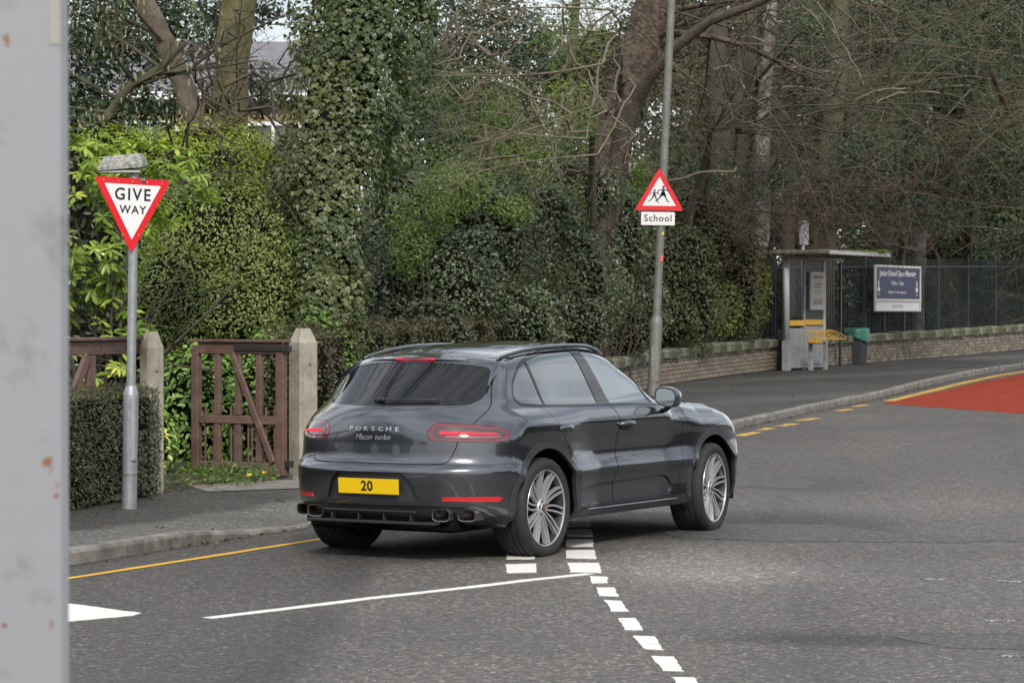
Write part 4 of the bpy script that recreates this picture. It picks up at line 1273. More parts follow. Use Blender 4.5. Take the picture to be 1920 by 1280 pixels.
lh = MB()
# trough shaped sign lamp: sloping ends, ridge on top
hx0, hx1, zb, ztp = -.300, .080, 2.91, 3.055
vs = [(hx0, -.10, zb), (hx1, -.10, zb + .03), (hx1 + .02, .07, zb + .03), (hx0, .07, zb), (hx0, -.10, zb + .03), (hx1 + .0, -.10, zb + .06), (hx1 + .03, .07, zb + .06), (hx0, .07, zb + .03),
      (hx0 + .05, -.055, ztp - .02), (hx1 - .015, -.055, ztp + .008), (hx1 - .005, .035, ztp + .008), (hx0 + .05, .035, ztp - .02)]
fs = [(0, 1, 2, 3), (0, 1, 5, 4), (1, 2, 6, 5), (2, 3, 7, 6), (3, 0, 4, 7), (4, 5, 9, 8), (5, 6, 10, 9), (6, 7, 11, 10), (7, 4, 8, 11), (8, 9, 10, 11)]
lh.add([(x + P(2.9)[0], y, z) for x, y, z in vs], fs)
hood = lh.build('lamp_hood', pmat('weathered_lamp_hood', (.30, .30, .28), rough=.7, noise=(28, .42, .6, (.13, .135, .11))), gs)
MB().box((P(2.9)[0] - .11, -.02, 2.903), (.34, .13, .02), bev=.006).build('lamp_glass', pmat('dusty_diffuser', (.42, .42, .38), rough=.4), hood)

# ---- street lamp column carrying the School sign
lx, lyy = 1.87, 37.2; lz = PZ(lx, lyy)
lc = root('street_lamp', (lx, lyy, lz), 0, 'tall leaning grey street lamp column carrying the red School warning triangle, behind the car', 'street lamp')
ln = .047
Q = lambda h: (ln * h, 0, h)
mm = MB(); mm.tube([Q(-.1), Q(1.40)], [.082, .080], n=24); mm.tube([Q(1.40), Q(1.46), Q(1.50)], [.080, .072, .056], n=24); mm.tube([Q(1.49), Q(4.2), Q(8.0)], [.056, .052, .046], n=20)
mm.tube([Q(8.0), (ln * 8 + .03, -.1, 8.25), (ln * 8 + .05, -.45, 8.38), (ln * 8 + .05, -.95, 8.42)], .03, n=12)
mm.build('column', M_galvd, lc, sharp=40)
MB().box((ln * 8 + .05, -1.15, 8.42), (.20, .55, .12), bev=.04).build('lantern', M_galv, lc)
MB().box((Q(.9)[0], -.078, .85), (.10, .012, .46), bev=.003).build('access_door', M_galvd, lc)
szt = 3.10
T = Matrix.Translation((Q(szt)[0] - .045, -.066, szt)) @ face_T(0, math.radians(-.8))
p2 = MB().prism(tri(.665, True, .05), T, .004).build('triangle_plate', M_signred, lc)
MB().prism(tri(.655, True, .05), T @ Matrix.Translation((0, 0, -.003)), .002).build('sign_back', M_signback, lc)
T3 = T @ Matrix.Translation((0, 0, .0045))
MB().prism(tri(.448, True, .01), T3, .0006).build('white_panel', M_signwhite, p2)
ch = MB(); TT = T3 @ Matrix.Translation((0, -.008, .0012))
def figure(cx, cy, s, girl):
    def C(x, y): return (cx + x * s, cy + y * s)
    pieces = [[C(.09 * math.cos(a) + (.02), .09 * math.sin(a) + .66) for a in np.linspace(0, 2 * PI, 13)[:-1]]]
    pieces.append([C(-.07, .55), C(.07, .55), C(.13, .22), C(-.14, .22)])
    if girl: pieces.append([C(-.12, .30), C(.12, .30), C(.20, .05), C(-.22, .05)])
    pieces += [[C(-.12, .25), C(.02, .22), C(-.20, -.10), C(-.40, -.26), C(-.44, -.20), C(-.28, -.05)],
               [C(.0, .22), C(.13, .25), C(.22, -.06), C(.36, -.34), C(.28, -.36), C(.12, -.06)],
               [C(-.44, -.20), C(-.40, -.27), C(-.50, -.32), C(-.53, -.27)], [C(.28, -.34), C(.36, -.36), C(.47, -.33), C(.46, -.29)],
               [C(-.06, .54), C(-.10, .47), C(-.30, .38), C(-.36, .18), C(-.41, .20), C(-.36, .43)],
               [C(.06, .54), C(.09, .46), C(.26, .40), C(.42, .25), C(.46, .30), C(.28, .46)]]
    for p in pieces: ch.prism(p, TT, .0005)
figure(.052, .0, .198, True); figure(-.066, -.022, .160, False)
ch.build('running_children_symbol', M_signblack, p2, fix=False)
pl = MB().prism(roundpoly([(-.225, -.088), (.225, -.088), (.225, .088), (-.225, .088)], .015), Matrix.Translation((Q(2.80)[0] - .048, -.066, 2.800)) @ face_T(0, math.radians(-.8)), .004).build('school_plate', M_signwhite, lc)
put_text('School', .128, Matrix.Translation((Q(2.80)[0] - .048, -.0715, 2.802)) @ face_T(0, math.radians(-.8)), M_signblack, pl, bold=.0016, space=1.12, sx=.98)
for h, c, w in ((2.60, pmat('yellow_sticker', (.75, .62, .05), rough=.6), .02), (2.27, M_stk, .045)):
    MB().box((Q(h)[0] + .028, -.052, h), (.022 + w * .2, .01, w * 1.8), bev=.002).build('sticker', c, lc)
for h in (3.02, 3.2, 2.8): MB().lathe([(.054, h - .02), (.060, h - .02), (.060, h + .02), (.054, h + .02)], n=20, c=(Q(h)[0], 0, 0)).build('clamp', M_galvd, lc)

# ---- gateposts
M_oak = pmat('weathered_gatepost', (.36, .335, .28), rough=.85, noise=(3.0, .38, .66, (.22, .20, .155)), bump=(26, .7, .008))
nt = M_oak.node_tree; N, L = nt.nodes, nt.links; b = N['Principled BSDF']
tcq = N.new('ShaderNodeTexCoord'); mp = N.new('ShaderNodeMapping'); mp.inputs['Scale'].default_value = (28, 28, 1.5); L.new(tcq.outputs['Object'], mp.inputs[0])
n_ = N.new('ShaderNodeTexNoise'); n_.inputs['Scale'].default_value = 1; n_.inputs['Detail'].default_value = 5; L.new(mp.outputs[0], n_.inputs['Vector'])
mr = N.new('ShaderNodeMapRange'); mr.inputs[1].default_value = .52; mr.inputs[2].default_value = .75; mr.inputs[4].default_value = .55; L.new(n_.outputs['Fac'], mr.inputs[0])
mq = N.new('ShaderNodeMix'); mq.data_type = 'RGBA'; mq.inputs[7].default_value = (.12, .105, .075, 1); src = b.inputs['Base Color'].links[0].from_socket
L.new(src, mq.inputs[6]); L.new(mr.outputs[0], mq.inputs[0]); L.new(mq.outputs[2], b.inputs['Base Color'])
def gatepost(x, y, w, h, rz, label, leanx=0):
    z = PZ(x, y) - .05
    r = root('gatepost', (x, y, z), rz, label, 'gatepost', 'weathered gateposts beside the drive')
    m = MB(); a = w / 2; c = .022
    base = [(-a + c, -a), (a - c, -a), (a, -a + c), (a, a - c), (a - c, a), (-a + c, a), (-a, a - c), (-a, -a + c)]
    hs = h - .145
    vs = [(p[0], p[1], 0) for p in base] + [(p[0] * .99 + leanx, p[1] * .99, hs) for p in base] + [(p[0] * .50 + leanx, p[1] * .50, h) for p in base]
    fs = [(i, (i + 1) % 8, (i + 1) % 8 + 8, i + 8) for i in range(8)] + [(i + 8, (i + 1) % 8 + 8, (i + 1) % 8 + 16, i + 16) for i in range(8)] + [tuple(range(16, 24)), tuple(range(8))[::-1]]
    m.add(vs, fs); m.build('shaft', M_oak, r)
    MB().lathe([(.001, -.012), (.012, -.010), (.014, 0)], n=10, axis='Y', c=(.0, -a - .0, h - .36)).build('bolt', M_galvd, r)
    return r
gatepost(-3.345, 25.75, .178, 1.54, math.radians(38), 'weathered wooden gatepost with pointed cap at the end of the clipped hedge')
gatepost(-2.12, 28.15, .225, 1.55, math.radians(40), 'pale weathered gatepost that the open brown gate is hung on, behind the car')

# ---- brown gate
M_gate = pmat('brown_stained_timber', (.095, .052, .042), rough=.65, noise=(5, .38, .68, (.15, .098, .078)), bump=(60, .4, .003))
M_gate2 = pmat('weathered_bottom_rail', (.13, .105, .075), rough=.8, noise=(6, .4, .65, (.09, .075, .05)), bump=(60, .4, .003))
M_iron = pmat('black_iron_strap', (.035, .035, .037), rough=.5, metal=.4)
A = Vector((-2.285, 27.93)); B = Vector((-3.29, 28.62)); gd = (B - A); GL = gd.length; ga = math.atan2(gd.y, gd.x)
gzz = PZ(-2.3, 27.95) + .01
gate_o = root('wooden_gate', (A.x, A.y, gzz), ga, 'open brown wooden gate with vertical bars and a diagonal brace, between the gateposts', 'gate')
def gb(name, c, s, mat=M_gate, parent=gate_o, M=None): return MB().box(c, s, bev=.006, M=M).build(name, mat, parent)
HG = 1.33
gb('hinge_stile', (.05, 0, HG / 2), (.10, .075, HG)); gb('latch_stile', (GL - .045, 0, HG / 2), (.09, .075, HG - .04))
gb('top_rail', (GL / 2, .0, HG - .045), (GL - .19, .065, .12)); gb('top_capping', (GL / 2, 0, HG + .028), (GL + .06, .13, .03))
gb('middle_rail', (GL / 2, 0, .555), (GL - .20, .06, .085)); gb('bottom_rail', (GL / 2, 0, .06), (GL - .20, .07, .13), M_gate2)
gb('bottom_board', (GL * .28, .055, .035), (GL * .5, .03, .085), M_gate2)
for x in (.335, .61, .885):
    gb('upright', (x, .0, .92), (.075, .045, .64)); gb('upright', (x, .0, .318), (.075, .045, .385))
for k in range(9):
    x = .15 + (GL - .30) * k / 8
    if min(abs(x - q) for q in (.335, .61, .885)) < .055: x += .068
    gb('thin_bar', (x, -.018, .40), (.022, .022, .60 - (.02 if k % 2 else 0)))
p0, p1 = Vector((.66, .045, HG - .10)), Vector((.12, .045, .13)); dv = p1 - p0
M3 = Matrix((( dv.x / dv.length, 0, -dv.z / dv.length), (0, 1, 0), (dv.z / dv.length, 0, dv.x / dv.length))).to_3x3()
MB().box(tuple((p0 + p1) / 2), (dv.length, .035, .065), M=M3, bev=.006).build('diagonal_brace', M_gate, gate_o)
st = gb('strap_hinge', (.30, .050, HG - .045), (.66, .012, .055), M_iron); gb('hinge_pin', (-.05, .03, HG - .05), (.09, .05, .07), M_iron); gb('lower_hinge', (-.03, -.02, .12), (.09, .06, .07), M_iron)

# ---- brown fence behind the clipped hedge
e0 = Vector((-3.47, 25.80)); e1 = Vector((-5.9, 19.6)); fd = (e1 - e0); FLn = fd.length; fa = math.atan2(fd.y, fd.x)
fz = terr(25) + .14
fen = root('wooden_fence', (e0.x, e0.y, fz), fa, 'brown wooden fence with upright and diagonal boards rising behind the clipped hedge', 'fence')
def fb(name, c, s, M=None): return MB().box(c, s, bev=.006, M=M).build(name, M_gate, fen)
fb('top_capping', (FLn / 2, 0, 1.405), (FLn, .13, .032)); fb('top_rail', (FLn / 2, 0, 1.325), (FLn, .06, .125)); fb('bottom_rail', (FLn / 2, 0, .2), (FLn, .06, .12))
k = 0; x = .90
while x < FLn - .2:
    fb('upright', (x, 0, .76), (.12, .055, 1.0))
    if k % 2 == 0:
        a, b_ = Vector((x + .10, .03, 1.26)), Vector((x + .80, .03, .28)); dv = a - b_
        if dv.x < 0: dv = -dv
        M3 = Matrix(((dv.x / dv.length, 0, -dv.z / dv.length), (0, 1, 0), (dv.z / dv.length, 0, dv.x / dv.length))).to_3x3()
        fb('diagonal_board', tuple((a + b_) / 2), (dv.length, .04, .10), M3)
    x += .98; k += 1
for x in (.30, .75, 1.35): MB().lathe([(.001, -.006), (.010, -.005), (.012, 0)], n=8, axis='Y', c=(x, .034, 1.33)).build('bolt', M_iron, fen)

# ---- wall along the right pavement
M_brickw = [pmat('wall_brick_a', (.25, .20, .155), rough=.9, noise=(10, .4, .65, (.10, .085, .07)), bump=(40, .6, .008)),
            pmat('wall_brick_b', (.24, .195, .15), rough=.9, noise=(9, .4, .65, (.075, .07, .055)), bump=(40, .6, .008)),
            pmat('wall_brick_c', (.30, .26, .20), rough=.9, noise=(8, .4, .65, (.12, .11, .09)), bump=(40, .6, .008))]
M_cope = pmat('coping_stone', (.215, .205, .165), rough=.9, noise=(3.5, .40, .56, (.070, .082, .038)), bump=(20, .7, .015))
M_mort = pmat('mortar', (.13, .12, .095), rough=.95, bump=(50, .5, .004))
warc = []; s = 0; py = 44.0
pts = [(BX(y), y) for y in np.arange(44, 96, .25)]
arc = [0]
for a, b_ in zip(pts[:-1], pts[1:]): arc.append(arc[-1] + math.hypot(b_[0] - a[0], b_[1] - a[1]))
def WP(s):
    x = float(np.interp(s, arc, [p[0] for p in pts])); y = float(np.interp(s, arc, [p[1] for p in pts]))
    s2 = s + .2; x2 = float(np.interp(s2, arc, [p[0] for p in pts])); y2 = float(np.interp(s2, arc, [p[1] for p in pts]))
    x1 = float(np.interp(s - .2, arc, [p[0] for p in pts])); y1 = float(np.interp(s - .2, arc, [p[1] for p in pts]))
    return x, y, math.atan2(y2 - y1, x2 - x1)
S_end = arc[-1]
wall = root('garden_wall', (pts[0][0], pts[0][1], 0), 0, 'low brick wall with stone coping along the back of the right pavement', 'wall')
WO = Vector(wall.location)
CH = .078; NC = 6; WT_ = .26
core = MB(); s = 0
while s < S_end - .5:
    x, y, a = WP(s + .25)
    core.box((x - WO.x + math.sin(a) * -.0, y - WO.y, terr(y) + .12 + NC * CH / 2 - .01), (.53, WT_ - .03, NC * CH + .04), rz=a); s += .5
tag(core.build('mortar_core', M_mort, wall), kind='stuff')
bm_sh = []
for v in range(6):
    rr = random.Random(v); bx = MB().box((0, 0, 0), (.215 + rr.uniform(-.012, .006), WT_ + rr.uniform(-.008, .012), CH - .011 + rr.uniform(-.003, .003)), bev=.005)
    me = bx.mesh('brick'); me.materials.append(M_brickw[v % 3]); bm_sh.append(me)
rb = random.Random(3); cnt = 0; rest = [MB(), MB(), MB()]
i = 0; s = 2.6
while s < S_end - .3:
    for c in range(NC):
        x, y, a = WP(s + (.115 if c % 2 else 0))
        z = terr(y) + .125 + CH * (c + .5)
        o_ = rb.uniform(-.004, .006)
        loc = (x - WO.x + math.sin(a) * o_, y - WO.y - math.cos(a) * o_, z)
        if cnt < 300 and s > 3.0:
            ob = bpy.data.objects.new('brick', bm_sh[rb.randrange(6)]); COL.objects.link(ob); ob.parent = wall; ob.location = loc; ob.rotation_euler = (0, rb.uniform(-.01, .01), a); cnt += 1
        else:
            rest[rb.randrange(3)].box(loc, (.21, WT_, CH - .012), rz=a)
    s += .228
for k in range(3): tag(rest[k].build('distant_bricks' if k else 'distant_bricks', M_brickw[k], wall), kind='stuff')
s = .2
while s < S_end - 1.3:
    l = rb.uniform(.85, 1.25); x, y, a = WP(s + l / 2)
    m = MB(); hx, hy, hz = l / 2 - .008, .19 + rb.uniform(-.012, .012), .16 + rb.uniform(-.01, .012)
    nseg = 5; vs = []
    for q in range(nseg + 1):
        xx = -hx + 2 * hx * q / nseg
        for (yy, zz) in ((-hy, 0), (-hy - .005, hz * .8), (-hy * .82, hz), (hy * .82, hz + .01), (hy, hz * .8), (hy, 0)):
            vs.append((xx, yy + rb.uniform(-.008, .008), zz + rb.uniform(-.008, .008)))
    fs = [(q * 6 + k2, (q + 1) * 6 + k2, (q + 1) * 6 + (k2 + 1) % 6, q * 6 + (k2 + 1) % 6) for q in range(nseg) for k2 in range(6)] + [tuple(range(6))[::-1], tuple(nseg * 6 + k2 for k2 in range(6))]
    m.add(vs, fs); ob = m.build('coping_stone', M_cope, wall, loc=(x - WO.x, y - WO.y, terr(y) + .125 + NC * CH + .002), rot=(0, 0, a)); s += l

# ---- railings behind the wall
M_rl = pmat('dark_green_railing', (.010, .016, .014), rough=.5); M_rlp = pmat('blue_grey_fence_post', (.018, .023, .028), rough=.5)
S0 = float(np.interp(54.2, [p[1] for p in pts], arc))
rail = root('metal_railing', (WP(S0)[0], WP(S0)[1], 0), 0, 'tall dark metal railings standing behind the low wall on the right', 'railings')
RO = Vector(rail.location)
pk = MB().box((0, 0, 0), (.020, .020, 2.30)); pk_me = pk.mesh('railing_bar'); pk_me.materials.append(M_rl)
ps_me = MB().box((0, 0, 0), (.06, .06, 2.42), bev=.004).mesh('fence_post'); ps_me.materials.append(M_rlp)
rlm = {}
s = S0; k = 0
def off(s, d):
    x, y, a = WP(s); return x - math.sin(a) * d, y + math.cos(a) * d, a
npk = 0
while s < S_end - .4 and npk < 290:
    x, y, a = off(s, .30); zt = terr(y) + .13
    if k % 20 == 0:
        ob = bpy.data.objects.new('fence_post', ps_me); z = zt + 1.20
    else:
        ob = bpy.data.objects.new('railing_bar', pk_me); z = zt + 1.15; npk += 1
    COL.objects.link(ob); ob.parent = rail; ob.location = (x - RO.x, y - RO.y, z); ob.rotation_euler = (0, 0, a)
    s += .115; k += 1
S1 = s
s = S0
while s < S1 - 1:
    x, y, a = off(s + .6, .30)
    sl = (terr(off(s + 1.2, .3)[1]) - terr(off(s, .3)[1])) / 1.2
    for h in (.35, 2.12):
        MB().box((0, 0, 0), (1.21, .045, .035)).build('rail', M_rlp if h > 1 else M_rl, rail, loc=(x - RO.x, y - RO.y, terr(y) + .13 + h), rot=(0, -math.atan(sl), a))
    s += 1.2

# ---- Open Morning signboard on the railings
Sb = float(np.interp(63.5, [p[1] for p in pts], arc)); x, y, a = off(Sb, .05)
bd = root('school_notice_board', (x, y, 0), a, 'blue and white Junior School Open Morning notice board fixed to the railings', 'notice board')
zb_ = 2.43; BW, BH = 2.72, 1.00
M_navy = pmat('navy_board', (.011, .014, .075), rough=.4); M_alu = pmat('board_frame', (.60, .60, .56), rough=.5)
MB().box((0, .01, zb_), (BW, .03, BH), bev=.004).build('panel', M_signwhite, bd)
for (c, s_) in (((0, -.015, zb_ + BH / 2), (BW + .05, .05, .05)), ((0, -.015, zb_ - BH / 2), (BW + .05, .05, .045)), ((-BW / 2, -.013, zb_), (.05, .05, BH - .05)), ((BW / 2, -.013, zb_), (.05, .05, BH - .05)), ((0, -.013, zb_ - .265), (BW - .06, .04, .055))):
    MB().box(c, s_, bev=.005).build('frame', M_alu, bd)
MB().box((0, -.008, zb_ + .133), (BW - .05, .012, .735)).build('blue_sheet', M_navy, bd)
FT = lambda px, pz: Matrix.Translation((px, -.0155, zb_ + pz)) @ face_T()
put_text('Junior School Open Morning', .185, FT(0, .34), M_signwhite, bd, bold=.004, sx=1.08, space=.95)
put_text('10.30am - 1.00pm', .120, FT(-.04, .12), M_signwhite, bd, bold=.002, sx=.88)
put_text('Register at www.swsg.co.uk', .098, FT(-.04, -.08), M_signwhite, bd, bold=.0012, sx=.98)
put_text('Saturday 30 March', .115, Matrix.Translation((0, -.008, zb_ - .405)) @ face_T(), pmat('faded_blue_print', (.32, .32, .48), rough=.6), bd, bold=-.001, sx=.78)
for sx_ in (-1.16, 1.16):
    em = MB(); Te = FT(sx_, .02)
    em.prism([(-.02, .17), (.02, .17), (.02, -.05), (-.02, -.05)], Te, .001); em.prism([(-.055, .10), (.055, .10), (.055, .075), (-.055, .075)], Te, .001)
    em.prism([(-.075, .0), (.075, .0), (.075, -.03), (.05, -.085), (0, -.105), (-.05, -.085), (-.075, -.03)], Te, .0012)
    em.build('crest', M_signwhite, bd, fix=False)
    e2 = MB().prism([(-.07, -.13), (.07, -.13), (.085, -.18), (-.085, -.18)], Te, .001); e2.build('crest_caption', pmat('pale_blue_print', (.25, .26, .38), rough=.6), bd, fix=False)
for sx_ in (-.6, .6): MB().box((sx_, .09, 1.9), (.05, .05, 2.0)).build('support_post', M_rlp, bd)

# ---- bus shelter
M_shel = pmat('shelter_grey_paint', (.30, .31, .32), rough=.45, noise=(8, .4, .7, (.22, .225, .23)))
M_shelw = pmat('shelter_white_post', (.50, .52, .54), rough=.4, noise=(8, .4, .7, (.40, .42, .43)))
M_sglass, ntg, bg = mat_new('scratched_shelter_glass'); bg.inputs['Base Color'].default_value = (.35, .38, .38, 1); bg.inputs['Roughness'].default_value = .25; bg.inputs['Transmission Weight'].default_value = .85; bg.inputs['IOR'].default_value = 1.1
M_band = pmat('yellow_band', (.70, .40, .02), rough=.5); M_roofs = pmat('shelter_roof', (.17, .165, .145), rough=.8, noise=(5, .4, .65, (.09, .10, .05)))
sx0, sy0 = 5.66, 57.2; sa = math.atan2(.875, .484)
sh = root('bus_shelter', (sx0, sy0, PZ(sx0, sy0)), sa, 'grey bus shelter with a flat mossy roof and a yellow band across its glass', 'bus shelter')
def sb(name, c, s, mat=M_shel, bev=.006, parent=None): return MB().box(c, s, bev=bev).build(name, mat, parent or sh)
HS = 2.36; up_ = .019
rf = MB(); rf.box((1.35, -.42, HS + .075), (3.40, 1.35, .10), bev=.045); rfo = rf.build('roof', M_roofs, sh); sb('roof_edge_gutter', (1.35, -1.09, HS + .065), (3.36, .06, .075), M_shelw)
MB().tube([(0, 0, .62), (0, 0, HS + .03)], .062, n=20).build('post', M_shelw, sh)
sb('post_casing', (0, 0, .31), (.14, .15, .62), M_shel)
sb('post', (.92, 0, HS / 2), (.06, .05, HS)); sb('post', (2.0, 0, HS / 2 + .03), (.10, .05, HS), M_shelw); sb('post', (2.92, 0, HS / 2 + .05), (.07, .05, HS - .02), M_satin)
sb('top_beam', (1.46, 0, HS - .02), (2.86, .06, .08), M_satin)
M_clear, _n, _b = mat_new('clear_shelter_glass'); _b.inputs['Base Color'].default_value = (.75, .8, .8, 1); _b.inputs['Roughness'].default_value = .02; _b.inputs['Transmission Weight'].default_value = 1; _b.inputs['IOR'].default_value = 1.05
sb('glass_pane', (.47, .0, 1.66), (.80, .008, 1.30), M_clear, .002)
sb('glass_pane', (1.45, .0, 1.45), (.96, .012, 1.70), M_sglass, .002)
sb('lower_panel', (.50, .0, .48), (.76, .03, .80), M_shel); sb('lower_panel', (1.45, .0, .52), (.96, .03, .80), M_shel)
sb('yellow_band', (.51, -.02, .985), (.76, .03, .115), M_band); sb('yellow_band', (1.45, -.02, 1.0), (.96, .03, .115), M_band)
sb('bottom_rail', (1.0, 0, .075), (1.85, .05, .06))
tt = sb('timetable_case', (1.50, -.045, 1.66), (.74, .05, .80), M_shelw)
sb('timetable_sheet', (1.50, -.073, 1.68), (.62, .004, .68), pmat('timetable_paper', (.50, .50, .44), rough=.7), .001, tt)
for (z_, w_, c_) in ((1.95, .5, (.10, .10, .22)), (1.80, .38, (.20, .26, .20)), (1.74, .38, (.22, .22, .22)), (1.66, .42, (.28, .38, .25)), (1.60, .36, (.3, .42, .28)), (1.43, .5, (.34, .30, .30))):
    sb('printed_line', (1.50, -.0765, z_), (w_, .002, .030 if z_ != 1.43 else .12), pmat('print', c_, rough=.8), 0, tt)
MB().box((1.72, -.079, 1.97), (.10, .002, .03), M=Matrix.Rotation(.9, 3, 'Y')).build('red_mark', M_stk, tt)
# moss on the roof
ms = MB(); rmo = random.Random(5)
for _ in range(90):
    ms.lathe([(.001, .05), (.05, .035), (.08, 0)], n=6, c=(rmo.gauss(2.4, .4), rmo.gauss(-.55, .28), HS + .12), smooth=True)
tag(ms.build('moss', pmat('moss', (.10, .14, .015), rough=1.0, bump=(60, 1, .02)), sh), kind='stuff')
fl_ = root('bus_stop_pole', (6.15, 58.6, PZ(6.15, 58.6)), sa, 'bus stop pole with a pale flag rising above the shelter roof', 'bus stop')
MB().tube([(0, 0, 0), (0, 0, 3.1)], .035, n=10).build('pole', M_shelw, fl_); MB().box((0, -.02, 2.86), (.46, .03, .50), bev=.01).build('flag', M_shelw, fl_)

# ---- perch seat with yellow hoops
ps = root('perch_seat', (6.18, 57.35, PZ(6.18, 57.35)), sa, 'perch seat of yellow steel hoops on two grey legs beside the bus shelter', 'seat')
for x, w in ((0, .08), (.78, .07)): MB().box((x, 0, .30), (w, .08, .60), bev=.006).build('leg', M_shel, ps)
MB().box((.40, 0, .60), (1.0, .07, .05), bev=.01).build('beam', M_shel, ps)
M_hoop = pmat('yellow_hoop', (.55, .34, .05), rough=.4)
MB().box((-.05, -.12, .60), (.34, .22, .10), bev=.03).build('end_plate', M_hoop, ps)
for k in range(6):
    x0 = -.30 + .25 * k; pts_ = []
    for t in np.linspace(0, 2 * PI, 25): pts_.append((x0 + .20 * math.cos(t), -.17 + .20 * math.sin(t), .74 + .10 * math.cos(t) * .3 + .09 * math.sin(t)))
    MB().tube(pts_, .0095, n=8, cap=False).build('hoop', M_hoop, ps)

# ---- litter bin
lb = root('litter_bin', (7.58, 61.0, PZ(7.58, 61.0)), .5, 'dark grey litter bin with a green liner by the bus shelter seat', 'litter bin')
body = []; nn = 6
def hexr(r, z, sc=1): return [(r * math.cos(2 * PI * k / nn + .3), r * math.sin(2 * PI * k / nn + .3) * sc, z) for k in range(nn)]
vs = hexr(.20, 0) + hexr(.205, .05) + hexr(.265, .72) + hexr(.265, .76) + hexr(.235, .76) + hexr(.20, .30)
fs = [(r * nn + k, r * nn + (k + 1) % nn, (r + 1) * nn + (k + 1) % nn, (r + 1) * nn + k) for r in range(5) for k in range(nn)] + [tuple(range(nn))[::-1], tuple(5 * nn + k for k in range(nn))]
MB().add(vs, fs).build('bin_body', pmat('bin_grey', (.035, .037, .040), rough=.5), lb)
ln_ = MB(); rr = random.Random(2); vs = []; n2 = 30
for r_ in range(4):
    for k in range(n2):
        a = 2 * PI * k / n2; droop = (.17 + .12 * math.sin(a + 2.4)) ; z = [.785, .80, .74, .775 - droop][r_]; rad = [.235, .268, .283, .28][r_]
        vs.append((rad * math.cos(a) * (1 + .02 * rr.uniform(-1, 1)), rad * math.sin(a) * (1 + .02 * rr.uniform(-1, 1)), z))
ln_.add(vs, [(r_ * n2 + k, r_ * n2 + (k + 1) % n2, (r_ + 1) * n2 + (k + 1) % n2, (r_ + 1) * n2 + k) for r_ in range(3) for k in range(n2)], True)
ln_.build('green_liner', pmat('green_liner_plastic', (.030, .17, .11), rough=.35), lb, fix=False)

# ---- yellow brick house far behind the trees
hs = root('brick_house', (-9.2, 80, terr(80)), .12, 'yellow brick house with white windows glimpsed between the trees at upper left', 'house')
M_yb = pmat('yellow_brick', (.33, .25, .13), rough=.9, noise=(3, .4, .6, (.26, .20, .11))); M_wht = pmat('white_frame', (.78, .78, .78), rough=.4); M_slate = pmat('roof_slate', (.16, .16, .175), rough=.7, bump=(12, .6, .02))
EV = 7.15
walls = MB(); walls.box((0, 3.0, EV / 2), (6.6, 6.0, EV)); wo = walls.build('wall', M_yb, hs)
r_ = MB(); r_.add([(-3.7, -.45, EV), (3.7, -.45, EV), (3.7, 6.45, EV), (-3.7, 6.45, EV), (-3.7, 3, EV + 1.9), (3.7, 3, EV + 1.9)], [(0, 1, 5, 4), (2, 3, 4, 5), (0, 4, 3), (1, 2, 5), (0, 3, 2, 1)])
ro = r_.build('roof', M_slate, hs); MB().box((0, -.47, EV - .02), (7.4, .06, .22)).build('gutter_board', M_wht, ro)
ch_ = MB().box((-2.4, 3, EV + 2.0), (.8, .6, 1.6), bev=.02).build('chimney', M_yb, ro)
for (x, z, w, h_) in ((-1.2, 5.7, 1.5, 1.35), (2.3, 5.7, 1.5, 1.35), (.55, 5.75, .8, 1.1), (-1.2, 3.0, 1.6, 1.4), (2.3, 2.9, 1.6, 1.5)):
    wf = MB()
    wf.box((x, -.02, z + h_ / 2), (w, .1, .10)); wf.box((x, -.02, z - h_ / 2), (w, .1, .10)); wf.box((x - w / 2, -.02, z), (.10, .1, h_ - .1)); wf.box((x + w / 2, -.02, z), (.10, .1, h_ - .1)); wf.box((x, -.02, z), (.09, .1, h_ - .1))
    wo2 = wf.build('window', M_wht, hs); MB().box((x, -.005, z), (w - .1, .03, h_ - .1)).build('pane', pmat('house_glass', (.06, .075, .09), rough=.05, spec=.9), wo2)
# ================================================================== VEGETATION
def leafmat(name, cols, rough=.42, trans=.25, spec=.5):
    m, nt, b = mat_new(name); N, L = nt.nodes, nt.links
    a = N.new('ShaderNodeAttribute'); a.attribute_name = 'rnd'
    r = N.new('ShaderNodeValToRGB'); e = r.color_ramp.elements
    n = len(cols)
    while len(e) < n: e.new(.5)
    for i, (p, c) in enumerate(cols): e[i].position = p; e[i].color = rgba(c)
    L.new(a.outputs['Fac'], r.inputs[0]); L.new(r.outputs[0], b.inputs['Base Color'])
    b.inputs['Roughness'].default_value = rough; b.inputs['Specular IOR Level'].default_value = spec
    t = N.new('ShaderNodeBsdfTranslucent'); mx = N.new('ShaderNodeMixShader'); mx.inputs[0].default_value = trans
    br = N.new('ShaderNodeVectorMath'); br.operation = 'MULTIPLY'; br.inputs[1].default_value = (1.3, 1.5, .6)
    L.new(r.outputs[0], br.inputs[0]); L.new(br.outputs[0], t.inputs['Color'])
    out = nt.nodes['Material Output']
    L.new(b.outputs[0], mx.inputs[1]); L.new(t.outputs[0], mx.inputs[2]); L.new(mx.outputs[0], out.inputs['Surface'])
    return m
